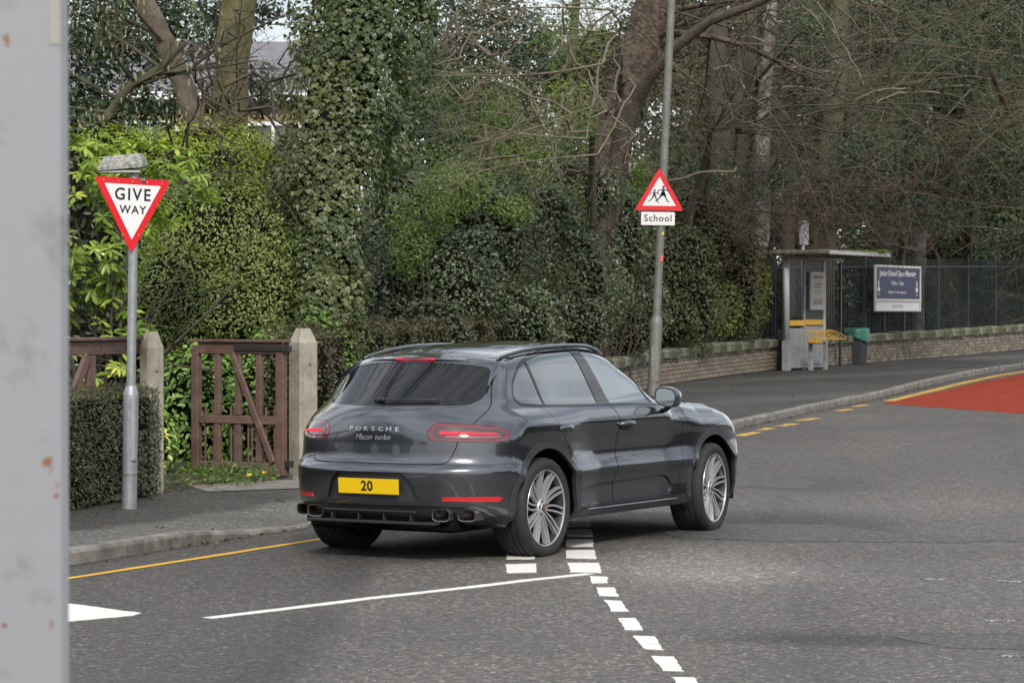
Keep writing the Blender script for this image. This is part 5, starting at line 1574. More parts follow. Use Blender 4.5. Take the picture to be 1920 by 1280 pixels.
TPL = {
 'small': (np.array([(0, 0, 0), (.5, -.30, .06), (1, 0, -.04), (.5, .30, .06)]), [(0, 1, 2), (0, 2, 3)]),
 'oval': (np.array([(0, 0, 0), (.3, -.22, .05), (.7, -.22, .03), (1, 0, -.10), (.7, .22, .03), (.3, .22, .05)]), [(0, 1, 2, 3), (0, 3, 4, 5)]),
 'long': (np.array([(0, 0, 0), (.35, -.12, .04), (.72, -.15, .0), (1, 0, -.12), (.72, .15, .0), (.35, .12, .04)]), [(0, 1, 2, 3), (0, 3, 4, 5)]),
 'ivy': (np.array([(0, 0, 0), (.05, -.45, .03), (.42, -.50, .0), (.55, -.22, .05), (1, 0, -.06), (.55, .22, .05), (.42, .50, .0), (.05, .45, .03)]), [(0, 1, 2, 3), (0, 3, 4), (0, 4, 5), (0, 5, 6, 7)]),
}
def leaf_mesh(name, P, Nrm, D, size, tpl, rnd):
    """P positions, Nrm face normals, D tip directions (all n x 3)"""
    V, F = TPL[tpl]
    n = len(P)
    Nrm = Nrm / np.maximum(np.linalg.norm(Nrm, axis=1)[:, None], 1e-9)
    D = D - Nrm * (D * Nrm).sum(1)[:, None]; D /= np.maximum(np.linalg.norm(D, axis=1)[:, None], 1e-9)
    S = np.cross(Nrm, D)
    s = np.broadcast_to(np.asarray(size), (n,))[:, None, None]
    W = (V[None, :, 0, None] * D[:, None, :] + V[None, :, 1, None] * S[:, None, :] + V[None, :, 2, None] * Nrm[:, None, :]) * s + P[:, None, :]
    k = len(V)
    fl = []; cn = []
    base = (np.arange(n) * k)[:, None]
    flat = np.concatenate([base + np.array(f)[None, :] for f in F], 1).ravel()
    cn = np.tile(np.array([len(f) for f in F]), n)
    me = mesh_np(name, W.reshape(-1, 3), flat, cn, False)
    a = me.attributes.new('rnd', 'FLOAT', 'POINT'); a.data.foreach_set('value', np.repeat(rnd, k).astype(np.float32))
    return me
def rvec(rs, n):
    v = rs.normal(size=(n, 3)); return v / np.linalg.norm(v, axis=1)[:, None]
def lump(D, rs, f=3.0):
    o = np.zeros(len(D))
    for k in range(7):
        w = rs.normal(size=3) * f * (1 + .35 * k); o += np.sin(D @ w + rs.rand() * 6.28) / (1 + .45 * k)
    return o / 3.0
def ell_points(rs, c, r, n, amp=.22, thick=.30, f=2.5, cut=None):
    D = rvec(rs, n); L_ = 1 + amp * lump(D, rs, f)
    t = 1 - thick * rs.rand(n) ** 1.6
    P = np.array(c) + D * np.array(r) * (L_ * t)[:, None]
    Nn = D / np.array(r); Nn /= np.linalg.norm(Nn, axis=1)[:, None]
    return P, Nn
def orient(rs, Nn, up=.5, jit=.8, droop=0):
    n = len(Nn); nr = Nn + rvec(rs, n) * jit + np.array([0, 0, up]); d = Nn * .6 + rvec(rs, n) * .8 + np.array([0, 0, -droop]); return nr, d
def cut_hidden(P, Nn, keep_back=.25, rs=None):
    """thin out leaves on the far side, which nothing can see"""
    facing = -(Nn[:, 1]); r = rs.rand(len(P)); k = (facing > -.35) | (r < keep_back); return k
def at(px, py, d): return ((px - 960) / 5200 * d, d, 1.77 + (595 - py) / 5200 * d)
def rnd_clump(rs, P, f=1.2, w=.55):
    o = np.zeros(len(P))
    for k in range(5): o += np.sin(P @ (rs.normal(size=3) * f * (1 + .6 * k)) + rs.rand() * 6.28) / (1 + .4 * k)
    o = o / 2.2 * .5 + .5; return np.clip(o * w + rs.rand(len(P)) * (1 - w), 0, 1)

def tubes_np(lines, sides=3):
    """lines: list of (pts K x 3, radii K) -> one mesh"""
    Vs = []; Fs = []; b = 0
    ang = np.arange(sides) * 2 * math.pi / sides
    ca, sa = np.cos(ang), np.sin(ang)
    for P, R in lines:
        P = np.asarray(P, float); K = len(P); R = np.asarray(R, float)
        T = np.gradient(P, axis=0); T /= np.maximum(np.linalg.norm(T, axis=1)[:, None], 1e-9)
        ref = np.array([0, 0, 1.]) if abs(T[0, 2]) < .85 else np.array([1., 0, 0])
        U = ref - T * (T @ ref)[:, None]; U /= np.maximum(np.linalg.norm(U, axis=1)[:, None], 1e-9); Wd = np.cross(T, U)
        ring = P[:, None, :] + (U[:, None, :] * ca[None, :, None] + Wd[:, None, :] * sa[None, :, None]) * R[:, None, None]
        Vs.append(ring.reshape(-1, 3))
        i = np.arange(K - 1)[:, None] * sides; k = np.arange(sides)[None, :]; k2 = (k + 1) % sides
        Fs.append(np.stack([b + i + k, b + i + k2, b + i + sides + k2, b + i + sides + k], -1).reshape(-1, 4)); b += K * sides
    return np.vstack(Vs), np.vstack(Fs)
def grow(rs, p, d, L_, r, lev, out, droop=0.0, wander=.25, nseg=6, nb=5, spread=.7, ratio=.55):
    P = [np.array(p, float)]; d = np.array(d, float); d /= np.linalg.norm(d)
    for i in range(nseg):
        d = d + rs.normal(size=3) * wander / nseg ** .5 + np.array([0, 0, -droop / nseg]); d /= np.linalg.norm(d); P.append(P[-1] + d * L_ / nseg)
    P = np.array(P)
    for _ in range(2): P[1:-1] = .25 * P[:-2] + .5 * P[1:-1] + .25 * P[2:]
    R = r * (1 - .72 * np.linspace(0, 1, nseg + 1)); out[lev].append((P, R))
    if lev > 0:
        for k in range(nb):
            t = .18 + .80 * (k + rs.rand()) / nb; q = t * nseg; i = min(int(q), nseg - 1); f = q - i
            pt = P[i] * (1 - f) + P[i + 1] * f; dd = P[i + 1] - P[i]; dd /= np.linalg.norm(dd)
            nd = dd + rvec(rs, 1)[0] * spread * 1.2; grow(rs, pt, nd, L_ * ratio * (1.15 - .5 * t) * (.7 + .6 * rs.rand()), r * .45 * (1 - .4 * t), lev - 1, out, droop, wander * 1.15, max(3, nseg - 1), nb, spread, ratio)
def tube_obj(name, lines, mat, parent, sides=3, kind=None, smooth=True):
    V, F = tubes_np(lines, sides); me = mesh_np(name, V, F, 4, smooth); o = link(name, me, mat, parent)
    if kind: o['kind'] = kind
    return o

M_bark = pmat('grey_brown_bark', (.085, .070, .052), rough=.95, noise=(6, .38, .64, (.045, .040, .028)), bump=(22, .9, .03))
M_barkmoss = pmat('mossy_bark', (.185, .165, .082), rough=.95, noise=(4, .4, .62, (.105, .105, .042)), bump=(24, .8, .02))
M_barkmoss2 = pmat('dull_mossy_bark', (.115, .105, .062), rough=.95, noise=(4, .4, .62, (.062, .062, .032)), bump=(24, .8, .02))
M_barkred = pmat('red_brown_flaking_bark', (.110, .082, .062), rough=.95, noise=(9, .40, .60, (.040, .028, .022)), bump=(16, 1.0, .05))
M_barkpale = pmat('pale_bark', (.26, .25, .23), rough=.85, noise=(5, .42, .58, (.10, .095, .08)), bump=(20, .6, .01))
M_twig = pmat('twig_bark', (.078, .060, .042), rough=.85, noise=(2.0, .4, .6, (.038, .031, .021)))
M_twigpale = pmat('pale_twig', (.20, .165, .115), rough=.8, noise=(2.5, .4, .6, (.12, .10, .07)))
M_twigolive = pmat('olive_twig', (.098, .092, .046), rough=.8, noise=(2.5, .4, .6, (.045, .044, .022)))
M_core = pmat('dark_shade_core', (.013, .013, .008), rough=1.0, spec=.05, bump=(30, 1, .05))  # near-black solid cores: shade inside the foliage put into the colour
L_ivy = leafmat('ivy_leaf', [(0, (0.023, 0.040, 0.013)), (.40, (0.057, 0.084, 0.026)), (.68, (0.132, 0.151, 0.058)), (.90, (0.259, 0.252, 0.125)), (1, (0.356, 0.263, 0.110))], .42)
L_rhodo = leafmat('rhododendron_leaf', [(0, (0.062, 0.114, 0.021)), (.5, (0.186, 0.272, 0.039)), (.85, (0.373, 0.457, 0.081)), (1, (0.590, 0.571, 0.125))], .34, .30)
L_privet = leafmat('privet_leaf', [(0, (0.052, 0.085, 0.022)), (.5, (0.128, 0.171, 0.044)), (.85, (0.239, 0.285, 0.085)), (1, (0.360, 0.376, 0.139))], .42, .25)
L_sunlit = leafmat('sunlit_leaf', [(0, (0.110, 0.156, 0.021)), (.5, (0.248, 0.322, 0.039)), (.85, (0.405, 0.460, 0.079)), (1, (0.552, 0.497, 0.141))], .45, .32)  # sunshine on the shrub top put into a brighter, yellower leaf colour
L_dark = leafmat('dark_evergreen_leaf', [(0, (0.013, 0.027, 0.013)), (.5, (0.031, 0.062, 0.025)), (.85, (0.070, 0.117, 0.050)), (1, (0.140, 0.173, 0.077))], .33, .15)
L_holly = leafmat('holly_leaf', [(0, (.024, .034, .018)), (.4, (.055, .075, .036)), (.75, (.105, .135, .068)), (1, (.22, .25, .17))], .36, .15, .5)
L_hedge = leafmat('clipped_hedge_leaf', [(0, (.024, .032, .016)), (.5, (.058, .072, .034)), (.85, (.115, .120, .062)), (1, (.17, .145, .075))], .40, .15)
L_brown = leafmat('brown_hedge_leaf', [(0, (0.042, 0.036, 0.019)), (.4, (0.090, 0.072, 0.041)), (.7, (0.066, 0.090, 0.034)), (1, (0.192, 0.126, 0.072))], .6, .2)
L_vari = leafmat('variegated_leaf', [(0, (0.073, 0.146, 0.034)), (.5, (0.179, 0.316, 0.067)), (.82, (0.420, 0.526, 0.154)), (.95, (0.882, 0.840, 0.193)), (1, (1.050, 0.756, 0.097))], .35, .25)
L_conif = leafmat('conifer_spray', [(0, (0.012, 0.024, 0.009)), (.5, (0.026, 0.050, 0.016)), (1, (0.059, 0.085, 0.030))], .6, .1)
L_mix = leafmat('brownish_shrub_leaf', [(0, (0.028, 0.035, 0.015)), (.4, (0.057, 0.073, 0.028)), (.75, (0.096, 0.091, 0.043)), (1, (0.152, 0.146, 0.064))], .5, .2)
L_lime = leafmat('lime_shrub_leaf', [(0, (0.051, 0.086, 0.014)), (.5, (0.122, 0.186, 0.032)), (1, (0.243, 0.315, 0.064))], .42, .3)
L_litter = leafmat('fallen_leaf', [(0, (.05, .028, .014)), (.5, (.12, .068, .035)), (.8, (.17, .115, .06)), (1, (.05, .075, .02))], .8, .1)
L_weed = leafmat('weed_leaf', [(0, (.04, .085, .015)), (.6, (.10, .185, .03)), (1, (.19, .27, .06))], .42, .3)

TREE_GROUP = 'trees and tall shrubs behind the boundary'
def shrub(name, label, blobs, mat, size, n, tpl='small', seed=1, up=.5, jit=.8, amp=.22, thick=.3, f=2.5, core=.72, cat='shrub', stems=None, group=None, keep=.2, rw=.55, ground=None, droop=0, cmat=None):
    rs = np.random.RandomState(seed); c0 = blobs[0][0]
    gx_ = c0[0]; gy_ = c0[1]; gz_ = terr(gy_) + .15
    r = root(name, (gx_, gy_, gz_), 0, label, cat, group)
    vol = np.array([(b[1][0] * b[1][2] + b[1][1] * b[1][2] * .5) for b in blobs]); cnt = (n * vol / vol.sum()).astype(int)
    PP = []; NN = []
    cm = MB()
    for b, k in zip(blobs, cnt):
        P, Nn = ell_points(rs, b[0], b[1], k, amp, thick, f); kk = cut_hidden(P, Nn, keep, rs); PP.append(P[kk]); NN.append(Nn[kk])
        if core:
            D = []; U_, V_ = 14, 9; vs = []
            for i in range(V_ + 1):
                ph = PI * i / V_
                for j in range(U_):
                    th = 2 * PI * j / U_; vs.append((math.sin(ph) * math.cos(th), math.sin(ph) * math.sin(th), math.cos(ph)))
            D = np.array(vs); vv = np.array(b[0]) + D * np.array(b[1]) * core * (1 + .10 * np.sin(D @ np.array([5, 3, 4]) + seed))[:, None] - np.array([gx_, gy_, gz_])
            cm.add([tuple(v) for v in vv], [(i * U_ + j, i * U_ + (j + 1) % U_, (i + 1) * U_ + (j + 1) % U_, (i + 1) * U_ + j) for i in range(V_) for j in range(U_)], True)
    P = np.vstack(PP); Nn = np.vstack(NN)
    ok = P[:, 2] > (terr_np(P[:, 1]) + .16); P = P[ok]; Nn = Nn[ok]
    nr, d = orient(rs, Nn, up, jit, droop)
    me = leaf_mesh('crown', P - np.array([gx_, gy_, gz_]), nr, d, size * (.65 + .7 * rs.rand(len(P))), tpl, rnd_clump(rs, P, 1.3, rw))
    tag(link('crown', me, mat, r), kind='stuff')
    if core: cm.build('shade_core', cmat or M_core, r, fix=False)['kind'] = 'stuff'
    lines = []
    for k in range(stems if stems is not None else 8):
        b = blobs[rs.randint(len(blobs))]; tip = np.array(b[0]) + rvec(rs, 1)[0] * np.array(b[1]) * .9; base = np.array([b[0][0] + rs.normal() * b[1][0] * .25, b[0][1] + rs.normal() * .1, terr(b[0][1]) + .1])
        t = np.linspace(0, 1, 7)[:, None]; Pl = base * (1 - t) + tip * t + rs.normal(size=(7, 3)) * .05; lines.append((Pl - np.array([gx_, gy_, gz_]), .022 * (1 - .7 * t[:, 0])))
    if lines: tube_obj('stems', lines, M_twig, r, 4, 'stuff')
    return r

# ---- clipped hedge at the left, box shaped, along the boundary
def box_hedge(name, label, line, h, th, mat, size, n, seed, topm=None, lumpy=.03, twigs=300):
    """line: [(x,y)...] front foot line, thickness th behind it"""
    rs = np.random.RandomState(seed); P0 = np.array(line[0]); L_ = np.array(line, float)
    seg = np.linalg.norm(np.diff(L_, axis=0), axis=1); cum = np.concatenate([[0], np.cumsum(seg)]); T_ = cum[-1]
    r = root(name, (line[0][0], line[0][1], terr(line[0][1]) + .14), 0, label, 'hedge'); O_ = np.array(r.location)
    def fr(s):
        x = np.interp(s, cum, L_[:, 0]); y = np.interp(s, cum, L_[:, 1]); x2 = np.interp(s + .05, cum, L_[:, 0]); y2 = np.interp(s + .05, cum, L_[:, 1]); x1 = np.interp(s - .05, cum, L_[:, 0]); y1 = np.interp(s - .05, cum, L_[:, 1])
        dx, dy = x2 - x1, y2 - y1; l = np.hypot(dx, dy); return x, y, dx / l, dy / l
    A = np.array([T_ * h, T_ * th, th * h * 1.2, th * h * 1.2]); cn = (n * A / A.sum()).astype(int)
    PP = []; NN = []; TP = []
    for k, m in enumerate(cn):
        u = rs.rand(m) * T_; v = rs.rand(m) * h; w = rs.rand(m) * th
        if k == 0: w = np.zeros(m)
        if k == 1: v = np.full(m, h)
        if k == 2: u = np.zeros(m)
        if k == 3: u = np.full(m, T_)
        x, y, dx, dy = fr(u)
        dep = np.abs(rs.normal(size=m)) * .05 - .01
        bump = lumpy * np.sin(u * 5 + 1) * np.sin(v * 6) + lumpy * np.sin(u * 11 + v * 4)
        nx_, ny__ = dy, -dx      # towards the road (right of the line direction)
        if k == 0: off_ = -dep + bump; q = np.stack([x + nx_ * off_, y + ny__ * off_, v], 1); nn_ = np.stack([nx_, ny__, 0 * x + .2], 1)
        elif k == 1: q = np.stack([x - nx_ * w, y - ny__ * w, v - dep + bump], 1); nn_ = np.tile([0, 0, 1.], (m, 1))
        else:
            sg = -1 if k == 2 else 1; q = np.stack([x - nx_ * w + sg * dx * (-dep + bump), y - ny__ * w + sg * dy * (-dep + bump), v], 1); nn_ = np.stack([sg * dx, sg * dy, 0 * x], 1)
        q[:, 2] += terr_np(q[:, 1]) + .14; PP.append(q); NN.append(nn_); TP.append(np.full(m, v / h if k != 1 else np.ones(m)))
    P = np.vstack(PP); Nn = np.vstack(NN); tp = np.concatenate(TP)
    nr, d = orient(rs, Nn, .2, .75); rn = rnd_clump(rs, P, 3, .4)
    if topm is not None:
        top = tp > .93 - .08 * rs.rand(len(tp)); sel = top & (rs.rand(len(tp)) < .75)
        me = leaf_mesh('clipped_top', P[sel] - O_, nr[sel], d[sel], size * .8 * (.6 + .6 * rs.rand(sel.sum())), 'small', rn[sel]); tag(link('clipped_top', me, topm, r), kind='stuff')
        P, nr, d, rn = P[~sel], nr[~sel], d[~sel], rn[~sel]
    me = leaf_mesh('foliage', P - O_, nr, d, size * (.6 + .7 * rs.rand(len(P))), 'small', rn); tag(link('foliage', me, mat, r), kind='stuff')
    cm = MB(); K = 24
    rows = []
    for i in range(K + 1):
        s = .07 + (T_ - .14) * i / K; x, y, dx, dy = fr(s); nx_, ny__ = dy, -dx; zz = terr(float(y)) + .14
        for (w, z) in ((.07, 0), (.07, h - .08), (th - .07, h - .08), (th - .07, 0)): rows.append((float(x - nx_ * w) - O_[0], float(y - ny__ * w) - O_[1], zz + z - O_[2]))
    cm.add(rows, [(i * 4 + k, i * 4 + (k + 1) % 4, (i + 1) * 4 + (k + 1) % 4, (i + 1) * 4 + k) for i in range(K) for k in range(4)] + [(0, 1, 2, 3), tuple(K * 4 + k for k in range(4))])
    cm.build('shade_core', M_core, r, fix=False)['kind'] = 'stuff'
    lines = []
    for _ in range(twigs):
        s = rs.rand() * T_; x, y, dx, dy = fr(s); nx_, ny__ = dy, -dx; w = rs.rand() * th if rs.rand() < .5 else 0; z = h * (.05 + .9 * rs.rand()) if w == 0 else h
        p = np.array([float(x - nx_ * w), float(y - ny__ * w), terr(float(y)) + .14 + z]) - O_; dd = np.array([nx_ * .6, ny__ * .6, .3]) if w == 0 else np.array([0, 0, 1.]); dd = dd + rs.normal(size=3) * .5
        t = np.linspace(-.5, 1, 4)[:, None]; lines.append((p + dd * t * .05, .003 * np.ones(4)))
    tube_obj('twigs', lines, M_twig, r, 3, 'stuff')
    return r
box_hedge('clipped_hedge', 'low square-clipped dark green hedge at left, in front of the brown fence', [(-5.35, 17.6), (-3.80, 23.2), (-3.22, 25.35)], .955, .36, L_hedge, .030, 42000, 5, L_brown, .02, 900)
box_hedge('boundary_hedge', 'brownish clipped hedge running back from the right gatepost behind the car', [(-2.02, 28.75), (-.95, 33.5), (.1, 38.5), (1.2, 44.2)], 1.42, .6, L_brown, .045, 46000, 6, None, .06, 1200)

# ---- variegated bush behind the gate
shrub('variegated_bush', 'low bright green and yellow bush behind the open brown gate', [((-3.35, 29.5, .75), (.55, .45, .75)), ((-2.55, 29.6, .78), (.6, .45, .85)), ((-3.75, 28.4, .45), (.35, .35, .5)), ((-2.1, 30.2, .9), (.5, .4, .9))], L_vari, .065, 9500, 'oval', 7, .5, .6, .2, .25, 3, .70, group=None)
# brown dead leaves caught in the bush
rs = np.random.RandomState(70); n_ = 260; P, Nn = ell_points(rs, (-2.55, 29.35, .95), (.5, .3, .65), n_, .1, .15); nr, d = orient(rs, Nn, .1, .9)

# ---- rhododendron with leaf whorls, at the far left
rs = np.random.RandomState(12)
rh_o = (-4.35, 27.9, terr(28) + .15)
rho = root('rhododendron', rh_o, 0, 'bright yellow-green rhododendron with whorled leaves behind the GIVE WAY sign', 'shrub')
PA = []; 
for (c, r_, k) in (((-4.45, 28.0, 2.75), (.90, .7, .95), 170), ((-4.5, 27.9, 1.3), (.95, .6, 1.0), 150), ((-3.75, 28.4, 3.15), (.65, .5, .45), 70), ((-4.95, 27.8, 2.6), (.5, .5, .9), 40)):
    P, Nn = ell_points(rs, c, r_, k * 2, .18, .22, 2.5); kk = (Nn[:, 1] < .35); PA.append((P[kk][:k], Nn[kk][:k]))
P = np.vstack([a for a, b_ in PA]); Nn = np.vstack([b_ for a, b_ in PA])
LP, LN, LD, LS, LR = [], [], [], [], []
for p, nn_ in zip(P, Nn):
    ax = nn_ * .55 + np.array([0, 0, .75]) + rs.normal(size=3) * .18; ax /= np.linalg.norm(ax)
    u = np.cross(ax, [1, 0, .2]); u /= np.linalg.norm(u); w = np.cross(ax, u); m = rs.randint(7, 11); tone_ = rs.rand()
    for q in range(m):
        a = 2 * PI * q / m + rs.rand() * .4; el = rs.uniform(-.45, .35)
        d = (u * math.cos(a) + w * math.sin(a)) * math.cos(el) + ax * math.sin(el); nm = ax * math.cos(el) - (u * math.cos(a) + w * math.sin(a)) * math.sin(el)
        LP.append(p + ax * rs.uniform(-.02, .03)); LN.append(nm); LD.append(d); LS.append(rs.uniform(.10, .165)); LR.append(np.clip(.35 * tone_ + .65 * rs.rand() * (.5 + .5 * tone_) + .12 * ax[2], 0, 1))
LP, LN, LD, LS, LR = map(np.array, (LP, LN, LD, LS, LR))
near = np.argsort(LP[:, 1])[:300]; msk = np.zeros(len(LP), bool); msk[near] = True
me = leaf_mesh('foliage', LP[~msk] - np.array(rh_o), LN[~msk], LD[~msk], LS[~msk], 'long', LR[~msk]); tag(link('foliage', me, L_rhodo, rho), kind='stuff')
def single_leaves(idx, LP, LN, LD, LS, LR, tpl, mat, parent, org, name='leaf', bins=6):
    V, F = TPL[tpl]; shared = []
    for b_ in range(bins):
        me = bpy.data.meshes.new(name); me.from_pydata([tuple(v) for v in V], [], F); a = me.attributes.new('rnd', 'FLOAT', 'POINT'); a.data.foreach_set('value', np.full(len(V), (b_ + .5) / bins, np.float32)); me.materials.append(mat); shared.append(me)
    for i in idx:
        n_ = LN[i] / np.linalg.norm(LN[i]); d_ = LD[i] - n_ * (LD[i] @ n_); d_ /= np.linalg.norm(d_); s_ = np.cross(n_, d_)
        M = Matrix(((d_[0], s_[0], n_[0], 0), (d_[1], s_[1], n_[1], 0), (d_[2], s_[2], n_[2], 0), (0, 0, 0, 1)))
        o = bpy.data.objects.new(name, shared[min(bins - 1, int(LR[i] * bins))]); COL.objects.link(o); o.parent = parent
        o.matrix_local = Matrix.Translation(LP[i] - np.array(org)) @ M @ Matrix.Scale(LS[i], 4)
single_leaves(near, LP, LN, LD, LS, LR, 'long', L_rhodo, rho, rh_o)
out = [[], [], []]
for k in range(9): grow(rs, (rs.normal() * .35 - .1, rs.normal() * .2, 0), (rs.normal() * .3, rs.normal() * .2, 1), 2.6, .035, 2, out, 0, .35, 6, 4)
for l in (2, 1, 0): tube_obj('stem' if l == 2 else 'branches', out[l], M_bark, rho, 5 if l == 2 else 3, 'stuff')

# ---- shrubs between the rhododendron and the ivy clad tree
shrub('privet_shrub', 'large olive green small-leaved shrub between the rhododendron and the ivy clad tree',
      [(at(400, 470, 30.5), (.95, .6, .95)), (at(330, 560, 30), (.6, .5, .7)), (at(470, 560, 30.3), (.55, .45, .85)), (at(400, 590, 30), (.8, .4, .5)), (at(300, 470, 31), (.5, .5, .7))], L_privet, .036, 40000, 'oval', 21, .5, .8, .30, .42, 3.2, .66, rw=.6)
shrub('sunlit_shrub', 'yellow-green arching shrub top above the olive shrub, below the mossy trunk',
      [(at(400, 330, 31.5), (.85, .6, .50)), (at(300, 300, 31.5), (.6, .5, .38)), (at(500, 350, 31.5), (.5, .5, .45)), (at(215, 275, 32), (.5, .4, .28)), (at(390, 265, 32.5), (.9, .5, .28)), (at(470, 300, 32), (.55, .5, .35))], L_sunlit, .046, 16000, 'long', 22, .5, .9, .35, .55, 3.5, .55, rw=.5)

# ---- ivy clad tree
rs = np.random.RandomState(33); rs0_ = 0
axis_pts = np.array([at(612, 668, 30.6), at(606, 560, 30.6), at(608, 450, 30.7), at(618, 330, 30.8), at(636, 200, 31), at(668, 70, 31.2), at(695, -60, 31.4), at(712, -160, 31.5)])
hw = np.array([.48, .46, .49, .58, .62, .60, .58, .6])
iv_o = (axis_pts[0][0], 30.6, terr(30.6) + .15); ivt = root('ivy_clad_tree', iv_o, 0, 'large tree trunk completely clad in pale and dark green ivy, behind the right gatepost', 'tree')
tt_ = np.linspace(0, 1, 30); ap = np.stack([np.interp(tt_, np.linspace(0, 1, 8), axis_pts[:, k]) for k in range(3)], 1); hh = np.interp(tt_, np.linspace(0, 1, 8), hw)
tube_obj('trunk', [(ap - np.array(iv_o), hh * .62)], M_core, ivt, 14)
up_pts = np.array([at(722, -160, 31.5), (-1.6, 31.2, 8.5), (-2.2, 30.8, 11.5), (-2.6, 30.4, 15.0)]) - np.array(iv_o)
out = [[], [], [(up_pts, np.array([.42, .34, .26, .14]))]]
for k in range(26):
    q = rs.uniform(.05, 1) * 3; i = min(int(q), 2); p_ = up_pts[i] * (1 - (q - i)) + up_pts[i + 1] * (q - i); a = rs.rand() * 2 * PI
    grow(rs, p_, (math.cos(a) - .25, math.sin(a) * .8 - .1, rs.uniform(.1, .8)), rs.uniform(3.5, 6.5), .10, 2, out, -.02, .32, 8, 6, .75)
for l, nm_ in ((2, 'limbs'), (1, 'branches'), (0, 'twigs')): tube_obj(nm_, out[l], M_bark if l == 2 else M_twig, ivt, 8 if l == 2 else 3, 'stuff')
n_ = 23000; t = rs.rand(n_); th = rs.rand(n_) * 2 * PI
lm = 1 + .10 * np.sin(th * 3 + t * 17) + .09 * np.sin(th * 2 - t * 31 + 1) + .07 * np.sin(th * 5 + t * 50)
rad = np.interp(t, np.linspace(0, 1, 8), hw) * lm * (1 - .28 * rs.rand(n_) ** 2)
c = np.stack([np.interp(t, np.linspace(0, 1, 8), axis_pts[:, k]) for k in range(3)], 1)
Nn = np.stack([np.cos(th), np.sin(th), 0 * th], 1); P = c + Nn * rad[:, None]; P[:, 1] = c[:, 1] + (P[:, 1] - c[:, 1]) * .8
kk = (Nn[:, 1] < .45); P = P[kk]; Nn = Nn[kk]
# hanging side masses
for (cc, rr_, m) in ((at(765, 60, 31.4), (.34, .35, .75), 1300), (at(745, 270, 31.2), (.22, .3, .40), 500), (at(540, 330, 31), (.22, .3, .5), 700), (at(795, -20, 31.5), (.28, .3, .4), 500), (at(590, 60, 31.2), (.3, .3, .55), 800)):
    p2_, n2_ = ell_points(rs, cc, rr_, m, .2, .3); P = np.vstack([P, p2_]); Nn = np.vstack([Nn, n2_])
nr = Nn * 1.0 + np.array([0, 0, .35]) + rvec(rs, len(P)) * .55; d = np.array([0, 0, -1.0]) + rvec(rs, len(P)) * .6 + Nn * .3
sz = .030 + .048 * rs.rand(len(P)) ** 1.4; rn = np.clip(rnd_clump(rs, P, 1.6, .5) * .85 + .18 * (P[:, 2] < 2.3) * rs.rand(len(P)), 0, 1)
near = np.argsort(P[:, 1] - 0 * P[:, 2])[:300]; msk = np.zeros(len(P), bool); msk[near] = True
me = leaf_mesh('ivy', P[~msk] - np.array(iv_o), nr[~msk], d[~msk], sz[~msk], 'ivy', rn[~msk]); tag(link('ivy', me, L_ivy, ivt), kind='stuff')
single_leaves(near, P, nr, d, sz, rn, 'ivy', L_ivy, ivt, iv_o, 'ivy_leaf')

# ---- trees: trunk + limbs + fine twigs (+ leaves)
def bare_tree(name, label, base, pts, radii, mat, seed, limbs=6, lim_len=3, lim_r=.06, twigmat=None, droop=.3, nb=5, spread=.8, dirx=0, tz=(.4, 1.0), lev=2, dirbias=(0, 0, 0), cat='tree'):
    """pts: world polyline of the trunk"""
    rs = np.random.RandomState(seed); o = (pts[0][0], pts[0][1], terr(pts[0][1]) + .15)
    r = root(name, o, 0, label, cat, TREE_GROUP); O_ = np.array(o)
    pts = np.array([(pts[0][0], pts[0][1], terr(pts[0][1]) + .05)] + [tuple(q) for q in pts], float) if pts[0][2] > terr(pts[0][1]) + .4 else np.array(pts, float)
    K = 24; tt_ = np.linspace(0, 1, K); src_t = np.linspace(0, 1, len(pts))
    c = np.stack([np.interp(tt_, src_t, pts[:, k]) for k in range(3)], 1); w = np.array([.25, .5, .25])
    for k in range(3): c[1:-1, k] = np.convolve(c[:, k], w, mode='valid')
    rr = np.interp(tt_, np.linspace(0, 1, len(radii)), radii) * (1 + .04 * rs.normal(size=K))
    # rings with uneven girth
    sides = 18; V, F = tubes_np([(c - O_, rr)], sides); V = V.reshape(K, sides, 3); cen = V.mean(1, keepdims=True)
    g = 1 + .06 * np.sin(np.arange(sides)[None, :] * 2 * PI / sides * 3 + np.linspace(0, 5, K)[:, None]) + .03 * rs.normal(size=(K, sides))
    V = cen + (V - cen) * g[:, :, None]
    link('trunk', mesh_np('trunk', V.reshape(-1, 3), F, 4, True), mat, r)
    out = [[] for _ in range(lev + 1)]
    for k in range(limbs):
        t = rs.uniform(*tz); i = min(int(t * (K - 1)), K - 1); a = rs.rand() * 2 * PI
        d = np.array([math.cos(a), math.sin(a) * .6, rs.uniform(.0, .7)]) + np.array(dirbias)
        grow(rs, c[i] - O_, d, lim_len * rs.uniform(.6, 1.25), lim_r * rs.uniform(.6, 1.2), lev, out, droop, .30, 8, nb, spread, .55)
    for l in range(lev, -1, -1):
        if out[l]: tube_obj('limbs' if l == lev else ('branches' if l else 'twigs'), out[l], mat if l == lev else (twigmat or M_twig), r, 6 if l == lev else 3, 'stuff')
    return r
bare_tree('leaning_tree', 'slender brown trunk leaning left beside the thick mossy trunk, upper left', None, [at(385, 290, 40), at(362, 210, 40), at(325, 110, 40), at(280, 20, 40), at(245, -60, 40)], [.17, .15, .155, .14, .12], pmat('tan_bark', (.19, .155, .115), rough=.9, noise=(5, .4, .6, (.11, .09, .062)), bump=(20, .8, .02)), 101, 5, 2.4, .04, M_twigolive, .1, 5)
